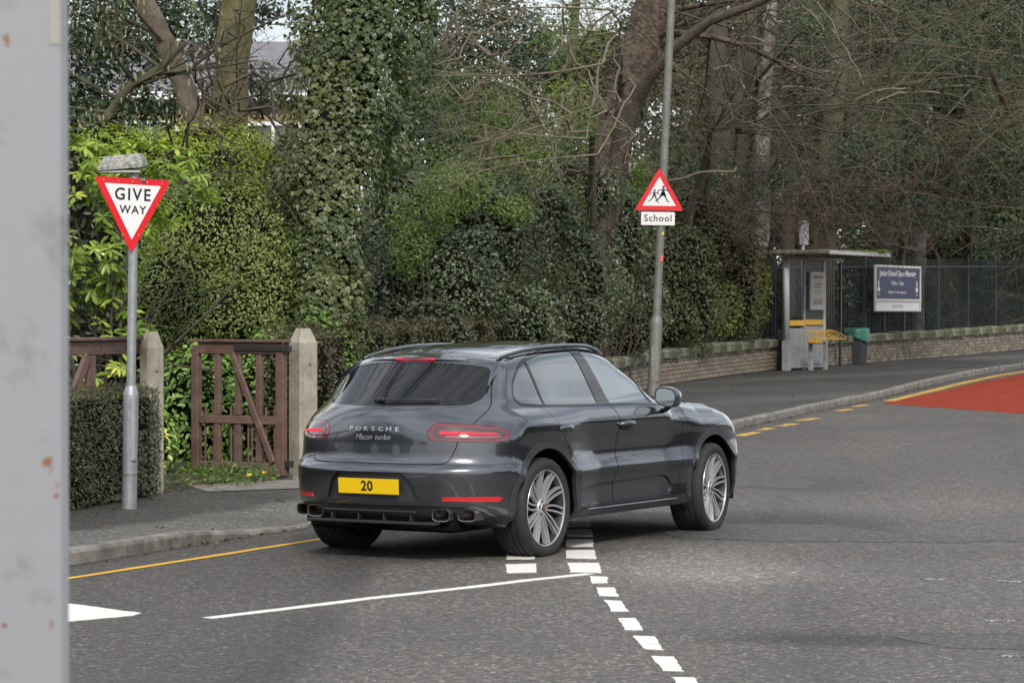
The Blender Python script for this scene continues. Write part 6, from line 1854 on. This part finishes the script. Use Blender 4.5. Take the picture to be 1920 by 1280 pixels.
bare_tree('mossy_tree', 'thick upright mossy green-brown trunk standing left of the ivy clad tree', None, [at(430, 400, 42), at(430, 250, 42), at(430, 130, 42), at(448, 10, 42), at(458, -90, 42), at(480, -500, 42), at(440, -900, 41), at(460, -1300, 40)], [.30, .28, .26, .27, .26, .24, .2, .15, .10], M_barkmoss, 102, 20, 6.5, .09, M_twig, .0, 6, .7, tz=(.66, 1.0))
bare_tree('budding_tree', 'thin olive branches with pale buds in front of the dark evergreen at upper left', None, [at(150, 330, 36), at(200, 220, 36), at(240, 165, 36), at(300, 130, 36), at(350, 80, 36)], [.09, .07, .055, .05, .03], M_twigolive, 103, 9, 1.9, .028, M_twigolive, -.1, 5, .8)
# buds
rs = np.random.RandomState(5)
bo = (at(150, 330, 36)); bud = MB()
for k in range(120):
    p = at(rs.uniform(130, 420), rs.uniform(5, 260), 36 + rs.uniform(-.8, .8)); bud.lathe([(.001, 0), (.010, .02), (.012, .045), (.001, .085)], n=5, c=tuple(p[i] - (bo[0], bo[1], terr(36) + .15)[i] for i in range(3)))
bud_o = bud.build('buds', pmat('pale_bud', (.34, .33, .16), rough=.6), [o for o in bpy.data.objects if o.name == 'budding_tree'][0], fix=False); bud_o['kind'] = 'stuff'

bare_tree('leaning_pine', 'massive leaning trunk with flaking red-brown bark beside the street lamp column', None, [at(1110, 480, 47), at(1135, 330, 47), at(1160, 215, 47), at(1195, 110, 47), at(1230, 0, 47), at(1262, -100, 47)], [.30, .31, .34, .32, .30, .27], M_barkred, 110, 4, 3.0, .08, M_twig, .2, 6)
lim = root('forking_tree', (at(1140, 300, 46)[0], 46, terr(46) + .15), 0, 'dark slim trunk forking right across the street lamp column near the top', 'tree', TREE_GROUP)
LO = np.array(lim.location)
tube_obj('trunk', [(np.array([at(1100, 560, 46), at(1140, 380, 46), at(1175, 240, 46), at(1215, 150, 45.5), at(1265, 90, 45), at(1330, 40, 44.8), at(1400, 15, 44.5), at(1480, -20, 44)]) - LO, np.array([.14, .12, .11, .10, .095, .08, .065, .05]))], M_bark, lim, 8)
out = [[], [], []]
rs = np.random.RandomState(55)
for k in range(9): 
    p = at(rs.uniform(1220, 1450), rs.uniform(0, 140), 45); grow(rs, np.array(p) - LO, (rs.uniform(-.3, 1), rs.normal() * .3, rs.uniform(-.5, .4)), 2.2, .018, 2, out, .4, .3, 7, 5, .8)
for l in (2, 1, 0): tube_obj(['twigs', 'branches', 'limbs'][l], out[l], M_twig if l < 2 else M_bark, lim, 4 if l == 2 else 3, 'stuff')
back = [
 ('brown_tree', 'upright brown trunk just right of the street lamp column', [(1352, 420), (1350, 200), (1345, 0), (1343, -90)], 58, .20, M_bark, M_twig),
 ('silver_birch', 'pale silvery birch trunk behind the twigs right of the street lamp', [(1428, 330), (1432, 180), (1442, 60), (1450, -80)], 60, .15, M_barkpale, M_twigpale),
 ('mossy_woodland_tree', 'mossy green trunk between the brown trunk and the pale birch', [(1385, 380), (1392, 200), (1402, 60), (1405, -80)], 62, .22, M_barkmoss2, M_twig),
 ('mossy_woodland_tree', 'broad greenish trunk above the left end of the bus shelter', [(1545, 440), (1558, 260), (1570, 120), (1578, -80)], 64, .24, M_barkmoss2, M_twig),
 ('brown_tree', 'thin brown trunk halfway between the birch and the bus shelter', [(1478, 420), (1485, 250), (1480, 90), (1490, -80)], 63, .13, M_bark, M_twig),
 ('pale_trunk_tree', 'slim pale trunk rising just above the notice board', [(1722, 560), (1727, 440), (1738, 330), (1742, 150)], 70, .13, M_barkpale, M_twig),
 ('brown_tree', 'dark upright trunk in the wood above the notice board', [(1655, 420), (1660, 250), (1668, 60), (1672, -80)], 70, .2, M_bark, M_twig),
 ('brown_tree', 'grey trunk left of the leaning pine near the top of the view', [(1060, 330), (1068, 180), (1075, 60), (1090, -80)], 52, .09, M_bark, M_twigolive)]
for i, (nm, lb_, pp_, d, r_, mt, tw) in enumerate(back):
    bare_tree(nm, lb_, None, [at(x, y, d) for x, y in pp_], [r_ * 1.15, r_ * 1.1, r_, r_ * .95, r_ * .85], mt, 120 + i, 7, 3.0, .032, tw, .5, 8, 1.0, tz=(.3, 1.0))

# ---- evergreen masses
shrub('dark_evergreen_tree', 'dark glossy evergreen filling the upper left corner behind the bare branches',
      [(at(180, 60, 44), (1.3, .8, 1.2)), (at(310, 30, 44.5), (1.0, .8, 1.0)), (at(150, 190, 44), (.9, .7, .7)), (at(290, 200, 44), (.75, .6, .5)), (at(420, 40, 45), (.55, .5, .6)), (at(200, -60, 44.5), (1.6, .8, .7)), (at(395, 190, 45), (.35, .5, .35)), (at(490, 170, 46), (.32, .4, .5)), (at(500, 20, 46), (.4, .4, .25))],
      L_dark, .085, 24000, 'oval', 41, .6, .8, .38, .8, 3.2, 0, cat='tree', stems=10, group=TREE_GROUP, rw=.4)
shrub('low_evergreen', 'dense dark green undergrowth behind the sunlit shrub, left of the ivy', [(at(200, 400, 34), (1.2, .6, 1.3)), (at(420, 430, 35), (1.2, .6, 1.1)), (at(330, 330, 36), (1.3, .6, .5)), (at(550, 480, 35), (.8, .5, 1.3)), (at(230, 610, 32), (1.2, .5, .8)), (at(480, 640, 32), (1.0, .5, .7))],
      L_dark, .085, 13000, 'oval', 42, .5, .8, .2, .35, 2.5, .8, rw=.5)
shrub('holly_bush', 'dark glossy holly bush right of the ivy clad tree, above the car roof',
      [(at(810, 560, 37), (1.0, .7, 1.1)), (at(880, 450, 39), (1.0, .7, 1.1)), (at(760, 440, 38), (.6, .6, 1.0)), (at(930, 600, 38), (1.0, .6, .6))], L_holly, .056, 34000, 'oval', 43, .4, .9, .26, .35, 3, .75, rw=.45)
shrub('holly_bush', 'grey-green holly mass directly left of the School sign', [(at(1040, 540, 43.5), (1.1, .6, 1.2)), (at(1130, 440, 48), (.9, .7, 1.2)), (at(1000, 430, 44), (.8, .6, .9)), (at(1160, 575, 48.5), (.9, .6, .7)), (at(1080, 350, 46), (.8, .6, .5))],
      L_holly, .062, 38000, 'oval', 44, .4, .9, .28, .35, 3, .75, rw=.5)
shrub('wall_shrub', 'brownish overgrown shrub on the wall between the School sign and the bus shelter', [(at(1270, 545, 52.6), (.95, .6, 1.35)), (at(1355, 520, 56), (.9, .6, 1.5)), (at(1310, 430, 55), (1.0, .7, .9)), (at(1235, 600, 51.6), (.8, .5, .6)), (at(1425, 580, 59.0), (.5, .4, .9))],
      L_mix, .060, 34000, 'oval', 45, .4, .9, .26, .38, 3, .78, rw=.6)
shrub('green_shrub', 'dull green leafy shrub left of the bus shelter end', [(at(1395, 540, 57.2), (.55, .4, 1.15)), (at(1345, 580, 55.2), (.5, .35, .6))], L_privet, .07, 6500, 'oval', 46, .4, .9, .2, .3, 3, .75)
shrub('front_privet', 'low grey-green privet band just above the car roof', [(at(790, 640, 34.5), (.7, .5, .55)), (at(900, 615, 38), (.9, .5, .6)), (at(1030, 615, 42.4), (1.0, .45, .62)), (at(1150, 622, 47.3), (.8, .4, .5))], L_hedge, .050, 21000, 'oval', 47, .5, .9, .25, .35, 3.5, .8, rw=.45)
shrub('lime_shrub', 'bright light green leafy shoots in the hedge above the car roof', [(at(985, 600, 38.6), (.22, .15, .28)), (at(960, 628, 38.4), (.3, .15, .16)), (at(1010, 560, 39), (.10, .1, .22))], L_weed, .085, 420, 'oval', 48, .6, .7, .2, .6, 3, 0, stems=3)
shrub('upper_evergreen', 'mid green airy evergreen with lime patches between the ivy and the leaning trunk',
      [(at(850, 330, 41), (.95, .6, .7)), (at(960, 290, 42), (.8, .6, .75)), (at(900, 180, 43), (.9, .6, .6)), (at(1060, 200, 44), (.6, .5, .8)), (at(1080, 60, 44), (.7, .5, .6)), (at(780, 380, 40), (.4, .4, .5))], L_lime, .062, 15500, 'long', 49, .5, .9, .4, .7, 3.5, 0, cat='tree', group=TREE_GROUP, stems=14, rw=.6)
shrub('lime_shrub', 'yellow-green leafy patch right beside the ivy clad tree, above the holly', [(at(790, 400, 36.5), (.50, .35, .42)), (at(860, 350, 37.5), (.50, .35, .35)), (at(770, 470, 36), (.32, .3, .35)), (at(960, 395, 38.5), (.38, .3, .22))], L_lime, .046, 6000, 'oval', 64, .5, .9, .35, .6, 3.5, 0, rw=.6, stems=10)
shrub('brown_shrub', 'brownish half-bare shrub low in the hedge left of the School sign', [(at(1010, 520, 41.8), (.75, .35, .5)), (at(900, 540, 37.6), (.5, .3, .4)), (at(1150, 560, 46.8), (.6, .3, .55))], L_mix, .048, 6500, 'small', 65, .4, 1.0, .35, .6, 3.5, 0, stems=26, rw=.6)
shrub('lime_shrub', 'small light green shoots scattered on the tall hedge below the leaning trunk', [(at(1080, 400, 45.5), (.4, .3, .5)), (at(1190, 330, 49.6), (.35, .3, .4)), (at(1120, 250, 48), (.45, .3, .4)), (at(1175, 430, 49.2), (.3, .25, .35))], L_lime, .060, 4200, 'oval', 66, .5, .9, .35, .7, 3.5, 0, stems=10)
shrub('dark_yew', 'very dark evergreen tree behind the bare twigs at top centre', [(at(800, 280, 46), (.6, .5, .9)), (at(705, 240, 45), (.4, .5, .8)), (at(745, 360, 42), (.45, .4, .7)), (at(740, 300, 44), (.55, .4, 1.0)), (at(790, 150, 44), (.5, .4, 1.0)), (at(900, 60, 48), (1.2, .8, 1.0)), (at(1010, 110, 50), (.8, .7, .9)), (at(820, 150, 48), (.9, .7, 1.0)), (at(930, 230, 48), (1.1, .7, .7)), (at(860, -50, 48), (1.2, .7, .6)), (at(1060, 300, 50), (.8, .6, .7))],
      L_dark, .080, 44000, 'oval', 50, .4, .9, .35, .7, 3.2, .0, cat='tree', group=TREE_GROUP, stems=10)
shrub('conifer_tree', 'broad dark conifer behind the railings at the right edge', [(at(1860, 330, 78), (2.0, 1.2, 2.6)), (at(1900, 520, 80), (1.8, 1.0, 1.6)), (at(1930, 150, 78), (1.6, 1.2, 2.4)), (at(1800, 430, 79), (1.4, 1.0, 1.6))], L_conif, .17, 20000, 'oval', 51, .2, 1.0, .3, .5, 3, .62, cat='tree', group=TREE_GROUP)
shrub('conifer_tree', 'dark brownish conifer mass above and behind the notice board', [(at(1620, 330, 76), (2.0, 1.2, 1.8)), (at(1720, 230, 77), (1.8, 1.2, 2.0)), (at(1660, 480, 76), (2.0, 1.0, 1.3)), (at(1760, 520, 78), (1.6, 1.0, 1.2)), (at(1590, 200, 78), (1.4, 1.0, 1.4)), (at(1800, 100, 80), (1.8, 1.0, 1.8))],
      L_conif, .16, 24000, 'oval', 52, .2, 1.0, .32, .55, 3, .55, cat='tree', group=TREE_GROUP)
shrub('woodland_evergreen', 'dull green evergreen behind the trunks above the School sign', [(at(1300, 300, 70), (1.8, 1.0, 1.2)), (at(1420, 330, 72), (1.9, 1.0, 1.4)), (at(1360, 440, 70), (2.2, 1.0, 1.2)), (at(1500, 420, 72), (1.5, 1.0, 1.4)), (at(1240, 420, 68), (1.2, 1.0, 1.4)), (at(1460, 150, 74), (1.0, .8, .9)), (at(1150, 420, 64), (1.2, .8, 1.6))],
      L_mix, .14, 21000, 'oval', 53, .3, 1.0, .36, .6, 3, .55, cat='tree', group=TREE_GROUP)
shrub('railing_ivy_bush', 'dark green bush behind the railings between shelter and notice board', [(at(1500, 560, 66), (1.4, .7, 1.2)), (at(1600, 560, 70), (1.3, .7, 1.2)), (at(1700, 580, 74), (1.4, .7, 1.0)), (at(1820, 560, 80), (2.0, .8, 1.3)), (at(1920, 560, 84), (1.6, .8, 1.4))],
      L_dark, .11, 16000, 'oval', 54, .4, .9, .25, .4, 3, .78)
shrub('woodland_evergreen', 'dull green ivy-hung evergreen behind the pale birch, high at centre right', [(at(1330, 180, 66), (1.3, .8, 1.4)), (at(1260, 330, 60), (.9, .6, 1.0)), (at(1480, 60, 68), (1.6, .8, 1.4)), (at(1420, 240, 66), (1.3, .8, 1.2)), (at(1540, 200, 66), (1.3, .8, 1.4)), (at(1300, 0, 68), (1.4, .8, .9)), (at(1120, 230, 60), (.9, .6, 1.1)), (at(1200, 60, 64), (.8, .6, 1.3)), (at(1230, 250, 62), (.8, .6, 1.0))],
      L_mix, .085, 36000, 'oval', 55, .3, 1.0, .42, .75, 3.6, 0, cat='tree', group=TREE_GROUP, stems=14)
shrub('woodland_evergreen', 'dense dark foliage filling the top right corner behind the drooping twigs', [(at(1650, 60, 66), (1.7, .8, 1.5)), (at(1790, 160, 66), (1.7, .8, 1.6)), (at(1900, 40, 66), (1.7, .8, 1.6)), (at(1880, 300, 66), (1.5, .8, 1.5)), (at(1730, 330, 66), (1.6, .8, 1.2)), (at(1600, 260, 65), (1.2, .8, 1.2)), (at(1930, 470, 75), (1.4, .6, 1.0)), (at(1760, 470, 73), (1.4, .5, .8)), (at(1560, 360, 63), (1.1, .5, .8)), (at(1500, 120, 62), (.9, .5, 1.2)), (at(1660, 400, 65), (1.2, .5, .6))],
      L_conif, .095, 40000, 'oval', 56, .3, 1.0, .32, .6, 3.2, .45, cat='tree', group=TREE_GROUP, stems=0)
shrub('overhanging_evergreen', 'dark loose evergreen sprays hanging among the twigs at the upper right', [(at(1790, 130, 57), (1.1, .6, .8)), (at(1890, 290, 58), (.9, .5, .9)), (at(1630, 290, 58), (1.1, .5, .7)), (at(1520, 60, 56), (.8, .5, .6)), (at(1700, 400, 60), (1.2, .4, .35)), (at(1450, 330, 57), (.8, .4, .6)), (at(1330, 330, 56), (.7, .4, .5)), (at(1900, 60, 57), (.8, .5, .6))],
      L_dark, .062, 30000, 'oval', 57, .3, 1.0, .48, .95, 4.0, 0, cat='tree', group=TREE_GROUP, stems=0)
link('trunk', mesh_np('trunk', *tubes_np([(np.array([(3.2, 19, .3), (2.6, 14, 3.6), (1.5, 6.5, 6.0), (0, .3, 6.4)]), np.array([.16, .13, .09, .05]))], 8), 4, True), M_bark, [o for o in bpy.data.objects if o.name == 'overhanging_evergreen'][0])
# far wood as one mass
rs = np.random.RandomState(61); Pw = []; Nw = []
o = root('distant_woodland', (8, 100, terr(100)), 0, 'dim woodland mass closing the view behind all the trees', 'woodland', None, 'stuff')
bl_ = [((x, y, z), (3.2, 2.0, 3.4)) for x, y, z in [(7, 112, 12.5), (3.5, 110, 11.0), (11, 112, 14), (-13, 100, 5.5), (-9, 104, 3.5), (-5, 104, 3.5), (-1.5, 100, 4.5), (1.5, 104, 5), (4.5, 100, 4.5), (7, 104, 5.2), (10, 100, 6.5), (13, 98, 8), (16, 98, 8), (19, 98, 8), (12, 104, 12), (16, 104, 12.5), (20, 100, 12), (-16, 100, 9), (-1, 104, 8.5), (9, 108, 9)]]
for c_, r_ in bl_:
    p_, n_ = ell_points(rs, c_, r_, 2300, .3, .6, 3); kk = n_[:, 1] < .3; Pw.append(p_[kk]); Nw.append(n_[kk])
P = np.vstack(Pw); Nn = np.vstack(Nw); nr, d = orient(rs, Nn, .3, 1.0)
me = leaf_mesh('crowns', P - np.array(o.location), nr, d, .26 * (.6 + .8 * rs.rand(len(P))), 'oval', rnd_clump(rs, P, .7, .5)); tag(link('crowns', me, L_mix, o), kind='stuff')
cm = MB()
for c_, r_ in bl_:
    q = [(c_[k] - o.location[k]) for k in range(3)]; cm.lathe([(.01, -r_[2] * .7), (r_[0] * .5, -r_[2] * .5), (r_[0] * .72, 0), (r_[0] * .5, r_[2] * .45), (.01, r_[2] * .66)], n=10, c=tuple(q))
cm.build('shade_core', M_core, o, fix=False)['kind'] = 'stuff'

# ---- sprays of bare twigs hanging in front
def spray(name, label, starts, mat, seed, L_=3.0, r=.02, droop=.35, nb=6, spread=.8, lev=2, wander=.3, hub=None):
    rs = np.random.RandomState(seed); o0 = starts[0][0]; o = root(name, (o0[0], o0[1], terr(o0[1]) + .15), 0, label, 'tree', TREE_GROUP); O_ = np.array(o.location)
    out = [[] for _ in range(lev + 1)]
    for (p, d, k) in starts: grow(rs, np.array(p) - O_, d, L_ * k, r * k, lev, out, droop, wander, 9, nb, spread, .5)
    # trunk rooted behind the boundary, and a limb from its top to each spray
    hub = [np.array(h_) for h_ in hub]; o.location = (hub[0][0], hub[0][1], terr(hub[0][1]) + .1); SH = np.array(o.location) - O_
    hub[0][2] = terr(hub[0][1]) + .1
    link('trunk', mesh_np('trunk', *tubes_np([(np.array(hub) - O_ - SH, np.linspace(.11, .06, len(hub)))], 8), 4, True), M_bark, o)
    lm = []
    for (p, d, k) in starts:
        t = np.linspace(0, 1, 8)[:, None]; h0 = hub[-1] - O_; q = np.array(p) - O_; dn = np.array(d, float); dn /= np.linalg.norm(dn); L0 = np.linalg.norm(q - h0); mid = (h0 + q) / 2 + np.array([0, 0, .25 * L0 ** .5]) + rs.normal(size=3) * .12 * L0 ** .5
        lm.append(((1 - t) ** 2 * h0 + 2 * t * (1 - t) * mid + t * t * q + rs.normal(size=(8, 3)) * .05 * np.sin(t * PI), r * k * np.linspace(1.5, 1.0, 8)))
    out[lev] += lm
    for l in range(lev + 1): out[l] = [(P_ - SH, R_) for P_, R_ in out[l]]
    for l in range(lev, -1, -1): tube_obj(['twigs', 'branches', 'limbs'][min(l, 2)], out[l], mat, o, 4 if l == lev else 3, 'stuff')
    return o
spray('bare_branch_tree', 'pale bare branches reaching left across the ivy clad tree from the centre', [(at(1120, 60, 36), (-1, -.15, -.05), 1.0), (at(1130, 120, 36), (-1, -.1, -.12), 1.05), (at(1110, 200, 36), (-1, -.1, -.22), .8), (at(1150, 20, 36), (-.9, -.1, .1), .9), (at(1100, 260, 36), (-1, -.1, -.1), .8), (at(1120, 290, 35), (-1, -.1, -.2), .75)], M_twigpale, 201, 2.6, .015, -.02, 9, .75, hub=[at(1105, 700, 45.5), at(1120, 480, 46), at(1150, 300, 46), at(1165, 160, 45)])
spray('bare_branch_tree', 'thin dark bare branches crossing in front of the shrub left of the ivy', [(at(330, 190, 29.8), (.9, -.1, -.55), 1.0), (at(350, 240, 29.8), (1, -.1, -.35), .8), (at(380, 180, 29.8), (.9, -.1, -.5), .9), (at(300, 330, 29.5), (1, 0, -.05), .8), (at(560, 420, 29.3), (-1, 0, .2), .5)], M_twig, 202, 1.55, .011, .0, 6, .7, hub=[at(350, 700, 31.3), at(345, 500, 31.3), at(340, 330, 31)])
spray('bare_branch_tree', 'fine grey twigs against the pale sky left of the ivy clad tree', [(at(420, 60, 38), (1, 0, .3), .8), (at(450, 130, 38), (1, 0, .05), .8), (at(440, 20, 38), (1, 0, .0), .7), (at(470, 200, 38), (1, 0, -.2), .6)], M_twig, 203, 1.7, .012, .0, 8, .9, hub=[at(440, 600, 41), at(435, 400, 41.4), at(432, 200, 41.6)])
st_ = []
rs = np.random.RandomState(9)
for k in range(17):
    px, py = rs.uniform(1300, 1960), rs.uniform(-60, 330); st_.append((at(px, py, rs.uniform(48, 56)), (rs.uniform(-1, .7), rs.normal() * .2, rs.uniform(-.5, .5)), rs.uniform(.6, 1.2)))
spray('arching_branch_tree', 'tangle of long arching brown branches filling the upper right', st_, M_twig, 204, 2.9, .015, .75, 9, .95, hub=[at(1355, 640, 58), at(1355, 430, 58), at(1380, 250, 57)])
st_ = []
for k in range(12):
    px, py = rs.uniform(1250, 1950), rs.uniform(-60, 260); st_.append((at(px, py, rs.uniform(44, 50)), (rs.uniform(-.6, .9), rs.normal() * .2, rs.uniform(-.9, .3)), rs.uniform(.6, 1.1)))
spray('arching_branch_tree', 'olive lichen-covered branches drooping in front at the upper right', st_, M_twigolive, 205, 2.5, .013, .85, 8, .95, hub=[at(1330, 640, 55.5), at(1320, 430, 55), at(1330, 250, 53)])
st_ = []
for k in range(15):
    px, py = rs.uniform(1280, 1800), rs.uniform(330, 450); st_.append((at(px, py, rs.uniform(52, 57)), (rs.uniform(-1, 1), rs.normal() * .2, rs.uniform(-.15, .2)), rs.uniform(.5, 1.0)))
spray('arching_branch_tree', 'reddish brown thicket of low twigs just above the bus shelter roof', st_, pmat('reddish_twig', (.095, .060, .045), rough=.85, noise=(2, .4, .6, (.05, .035, .028))), 206, 1.9, .011, .3, 9, 1.0, hub=[at(1380, 640, 58), at(1370, 500, 58), at(1365, 410, 57)])
# dense fine twig haze hung through the wood
def haze_twigs(name, label, n, xr, yr, dr, mat, seed, r=.010, L_=.9, droop=.6, hub=None, side=0):
    rs = np.random.RandomState(seed); o = root(name, (hub[0][0], hub[0][1], terr(hub[0][1]) + .1), 0, label, 'tree', TREE_GROUP); O_ = np.array(o.location)
    hub = [np.array(h) for h in hub]; hub[0][2] = terr(hub[0][1]) + .05
    link('trunk', mesh_np('trunk', *tubes_np([(np.array(hub) - O_, np.linspace(.13, .05, len(hub)))], 8), 4, True), M_bark, o)
    out = [[], []]; main = []
    P = np.array([at(rs.uniform(*xr), rs.uniform(*yr), rs.uniform(*dr)) for _ in range(n)])
    for p in P: grow(rs, p - O_, (rs.normal() + side, rs.normal() * .3, rs.normal() * .45 - .15), L_ * rs.uniform(.5, 1.5), r * rs.uniform(.6, 1.2), 1, out, droop, .5, 7, 6, 1.1, .6)
    # carrying boughs: chain neighbouring sprays together from the trunk outwards
    order = np.argsort(np.linalg.norm(P - hub[-1], axis=1)); used = [hub[-1]]
    for i in order[::4]:
        U = np.array(used); j = np.argmin(np.linalg.norm(U - P[i], axis=1)); a, b = U[j], P[i]; t = np.linspace(0, 1, 6)[:, None]
        main.append((a * (1 - t) + b * t + rs.normal(size=(6, 3)) * .09 * np.sin(t * PI) - O_, np.linspace(.020, .011, 6))); used.append(P[i])
    tube_obj('branches', main, mat, o, 4, 'stuff')
    for l, nm in ((1, 'twigs'), (0, 'fine_twigs')): tube_obj(nm, out[l], mat, o, 3, 'stuff')
M_redtwig = bpy.data.materials['reddish_twig']
haze_twigs('twiggy_tree', 'brown twiggy tree top behind the School sign and street lamp', 230, (1180, 1560), (-30, 430), (50, 60), M_twig, 401, hub=[at(1290, 640, 54.5), at(1290, 420, 54.5), at(1330, 260, 53)])
haze_twigs('twiggy_tree', 'grey brown twiggy tree above the notice board and railings', 270, (1500, 1960), (-40, 420), (55, 65), M_twig, 402, hub=[at(1690, 640, 70), at(1690, 420, 68), at(1700, 250, 60)])
haze_twigs('twiggy_tree', 'olive drooping twigs at the very top right', 150, (1560, 1960), (-60, 300), (46, 54), M_twigolive, 403, r=.008, hub=[at(1960, 640, 78), at(1930, 300, 66), at(1850, 120, 52)])
haze_twigs('twiggy_tree', 'reddish twiggy growth between the School sign and shelter roof', 260, (1270, 1760), (300, 470), (54, 58.5), M_redtwig, 404, r=.008, L_=.7, droop=.3, hub=[at(1440, 640, 60), at(1440, 500, 60), at(1450, 430, 59)])
haze_twigs('twiggy_tree', 'light brown fine twigs between the ivy clad tree and the leaning pine', 170, (800, 1180), (0, 330), (36, 42), M_twigpale, 405, r=.006, L_=.8, droop=.1, side=-.9, hub=[at(1100, 700, 44.5), at(1110, 450, 45), at(1110, 260, 43)])
haze_twigs('twiggy_tree', 'fine grey twigs over the shrubs just left of the ivy clad tree', 130, (340, 600), (10, 350), (30, 36), M_twig, 406, r=.005, L_=.6, droop=.1, hub=[at(480, 700, 33), at(480, 450, 33), at(470, 300, 33)])

# pale straight shoots
rs = np.random.RandomState(14); ln2 = []
so = root('arching_branch_tree', (at(1540, 60, 49)[0], 49, terr(49) + .15), 0, 'few pale straight shoots near the top right', 'tree', TREE_GROUP); SO = np.array(so.location)
for (a, b_) in (((1502, 12), (1545, 60)), ((1530, 5), (1575, 75)), ((1560, 60), (1620, 160)), ((1390, 70), (1445, 90)), ((1385, 135), (1340, 130)), ((1240, 345), (1380, 320)), ((1600, 190), (1700, 165)), ((1640, 190), (1760, 175)), ((1480, 110), (1500, 135))):
    A_ = np.array(at(*a, 49)); B_ = np.array(at(*b_, 49)); t = np.linspace(0, 1, 9)[:, None]; P = A_ * (1 - t) + B_ * t + np.array([0, 0, 1]) * .08 * np.sin(t * PI) + rs.normal(size=(9, 3)) * .015; ln2.append((P - SO, np.full(9, .017)))
tube_obj('shoots', ln2, M_twigpale, so, 5, 'stuff')
tp = np.array([(at(1400, 700, 60.5)[0], 60.5, terr(60.5)), at(1396, 400, 60.5), at(1420, 150, 58), at(1500, 60, 50)]) - SO; link('trunk', mesh_np('trunk', *tubes_np([(tp, np.array([.12, .10, .05, .02]))], 8), 4, True), M_bark, so)
bare_tree('roadside_tree', 'bare twiggy tree overhanging from the right edge at the top', None, [at(2150, 640, 55), at(2130, 300, 55), at(2090, 50, 55), at(2050, -150, 55)], [.25, .22, .2, .15], M_bark, 140, 14, 4.5, .045, M_twigolive, .5, 7, .8, tz=(.3, 1.0), dirbias=(-1.1, 0, 0))

# ---- unseen trees and hedges added across the junction to darken the car's reflections
for i, (x, y, lab_) in enumerate(((-22, 4, 'bare tree added across the side road, seen only as a reflection in the tailgate'), (26, 36, 'bare tree added across the main road, seen only as a reflection in the car doors'))):
    bare_tree('reflected_tree', lab_, None, [(x, y, 0), (x + .3, y, 3), (x + .2, y + .2, 6), (x, y, 10)], [.35, .3, .25, .15], M_bark, 300 + i, 12, 6.0, .13, M_twig, -.05, 6, .7, tz=(.35, 1.0), lev=2)
shrub('reflected_hedge', 'dark tree belt added across the main road, seen only mirrored in the car doors', [((x, y, 2.5), (4.5, 4.5, z)) for x, y, z in ((27, 0, 4), (28, 8, 4.8), (30, 16, 4.2), (31, 24, 5), (33, 32, 4.4), (36, 40, 5.2), (40, 48, 5))], L_dark, .40, 6500, 'oval', 62, .4, .9, .2, .3, 3, .9, cat='hedge', keep=1.0, stems=0)
shrub('reflected_hedge', 'tall hedge added beside the side road, seen only mirrored in the tailgate', [((x, y, 1.8), (4, 4, z)) for x, y, z in ((-30, 10, 3.4), (-28, 2, 2.8), (-26, -6, 3.4), (-21, -13, 3.0), (-14, -19, 3.2), (-6, -22, 3))], L_dark, .36, 5500, 'oval', 63, .4, .9, .2, .3, 3, .9, cat='hedge', keep=1.0, stems=0)

# ---- leaf litter, weeds, dandelions along the foot of the boundary
rs = np.random.RandomState(71)
n_ = 2600; yy = rs.uniform(16, 60, n_); xx = np.array([BX(v) for v in yy]) + np.abs(rs.normal(size=n_)) * .16 - .12; P = np.stack([xx, yy, [PZ(a, b_) + .010 for a, b_ in zip(xx, yy)]], 1)
n2 = 700; y2 = rs.uniform(14, 52, n2); x2 = np.array([KX(v) for v in y2]) + np.abs(rs.normal(size=n2)) * .08 + .01; P2 = np.stack([x2, y2, terr_np(y2) + .012], 1)
n3 = 260; y3 = rs.uniform(15, 50, n3); t3 = rs.rand(n3); x3 = np.array([BX(v) for v in y3]) * (1 - t3) + np.array([KX(v) for v in y3]) * t3; P3 = np.stack([x3, y3, [PZ(a, b_) + .010 for a, b_ in zip(x3, y3)]], 1)
P = np.vstack([P, P2, P3]); nr = np.array([0, 0, 1.]) + rvec(rs, len(P)) * .5; d = rvec(rs, len(P))
me = leaf_mesh('leaf_litter', P, nr, d, .022 + .035 * rs.rand(len(P)), 'oval', rs.rand(len(P))); tag(link('leaf_litter', me, L_litter), 'brown fallen leaves scattered along the hedge foot and kerb', 'leaf litter', None, 'stuff')
P = []; 
for _ in range(1700):
    u = rs.rand()
    if u < .62: x, y = rs.uniform(-3.35, -2.35), rs.uniform(26.6, 28.9); 
    elif u < .8: y = rs.uniform(22.5, 25.2); x = BX(y) + rs.normal() * .05 - .03
    else: y = rs.uniform(29, 60); x = BX(y) + rs.normal() * .06 + .02
    if u < .62 and x > BX(y) + .35: continue
    P.append((x, y, PZ(x, y) + rs.uniform(.01, .10)))
P = np.array(P); nr = np.array([0, 0, .7]) + rvec(rs, len(P)) * .6; d = np.array([0, 0, .35]) + rvec(rs, len(P)) * .8
me = leaf_mesh('weeds', P, nr, d, .035 + .045 * rs.rand(len(P)), 'long', rs.rand(len(P))); tag(link('weeds', me, L_weed), 'bright green weeds at the foot of the gate and hedge', 'weeds', None, 'stuff')
M_dand = pmat('dandelion_yellow', (.75, .50, .02), rough=.7)
for i, (x, y, lab_) in enumerate(((-2.55, 26.9, 'yellow dandelion flower in the weeds below the gate, the nearer one'), (-2.44, 27.25, 'smaller yellow dandelion flower nearest the gate hinge'))):
    q = root('dandelion', (x, y, PZ(x, y)), 0, lab_, 'flower', 'dandelions below the gate'); MB().tube([(0, 0, 0), (.005, 0, .09)], .003, n=5).build('stalk', L_weed, q)
    MB().lathe([(.001, .105), (.020, .108), (.030, .095), (.012, .085)], n=12).build('flower_head', M_dand, q)
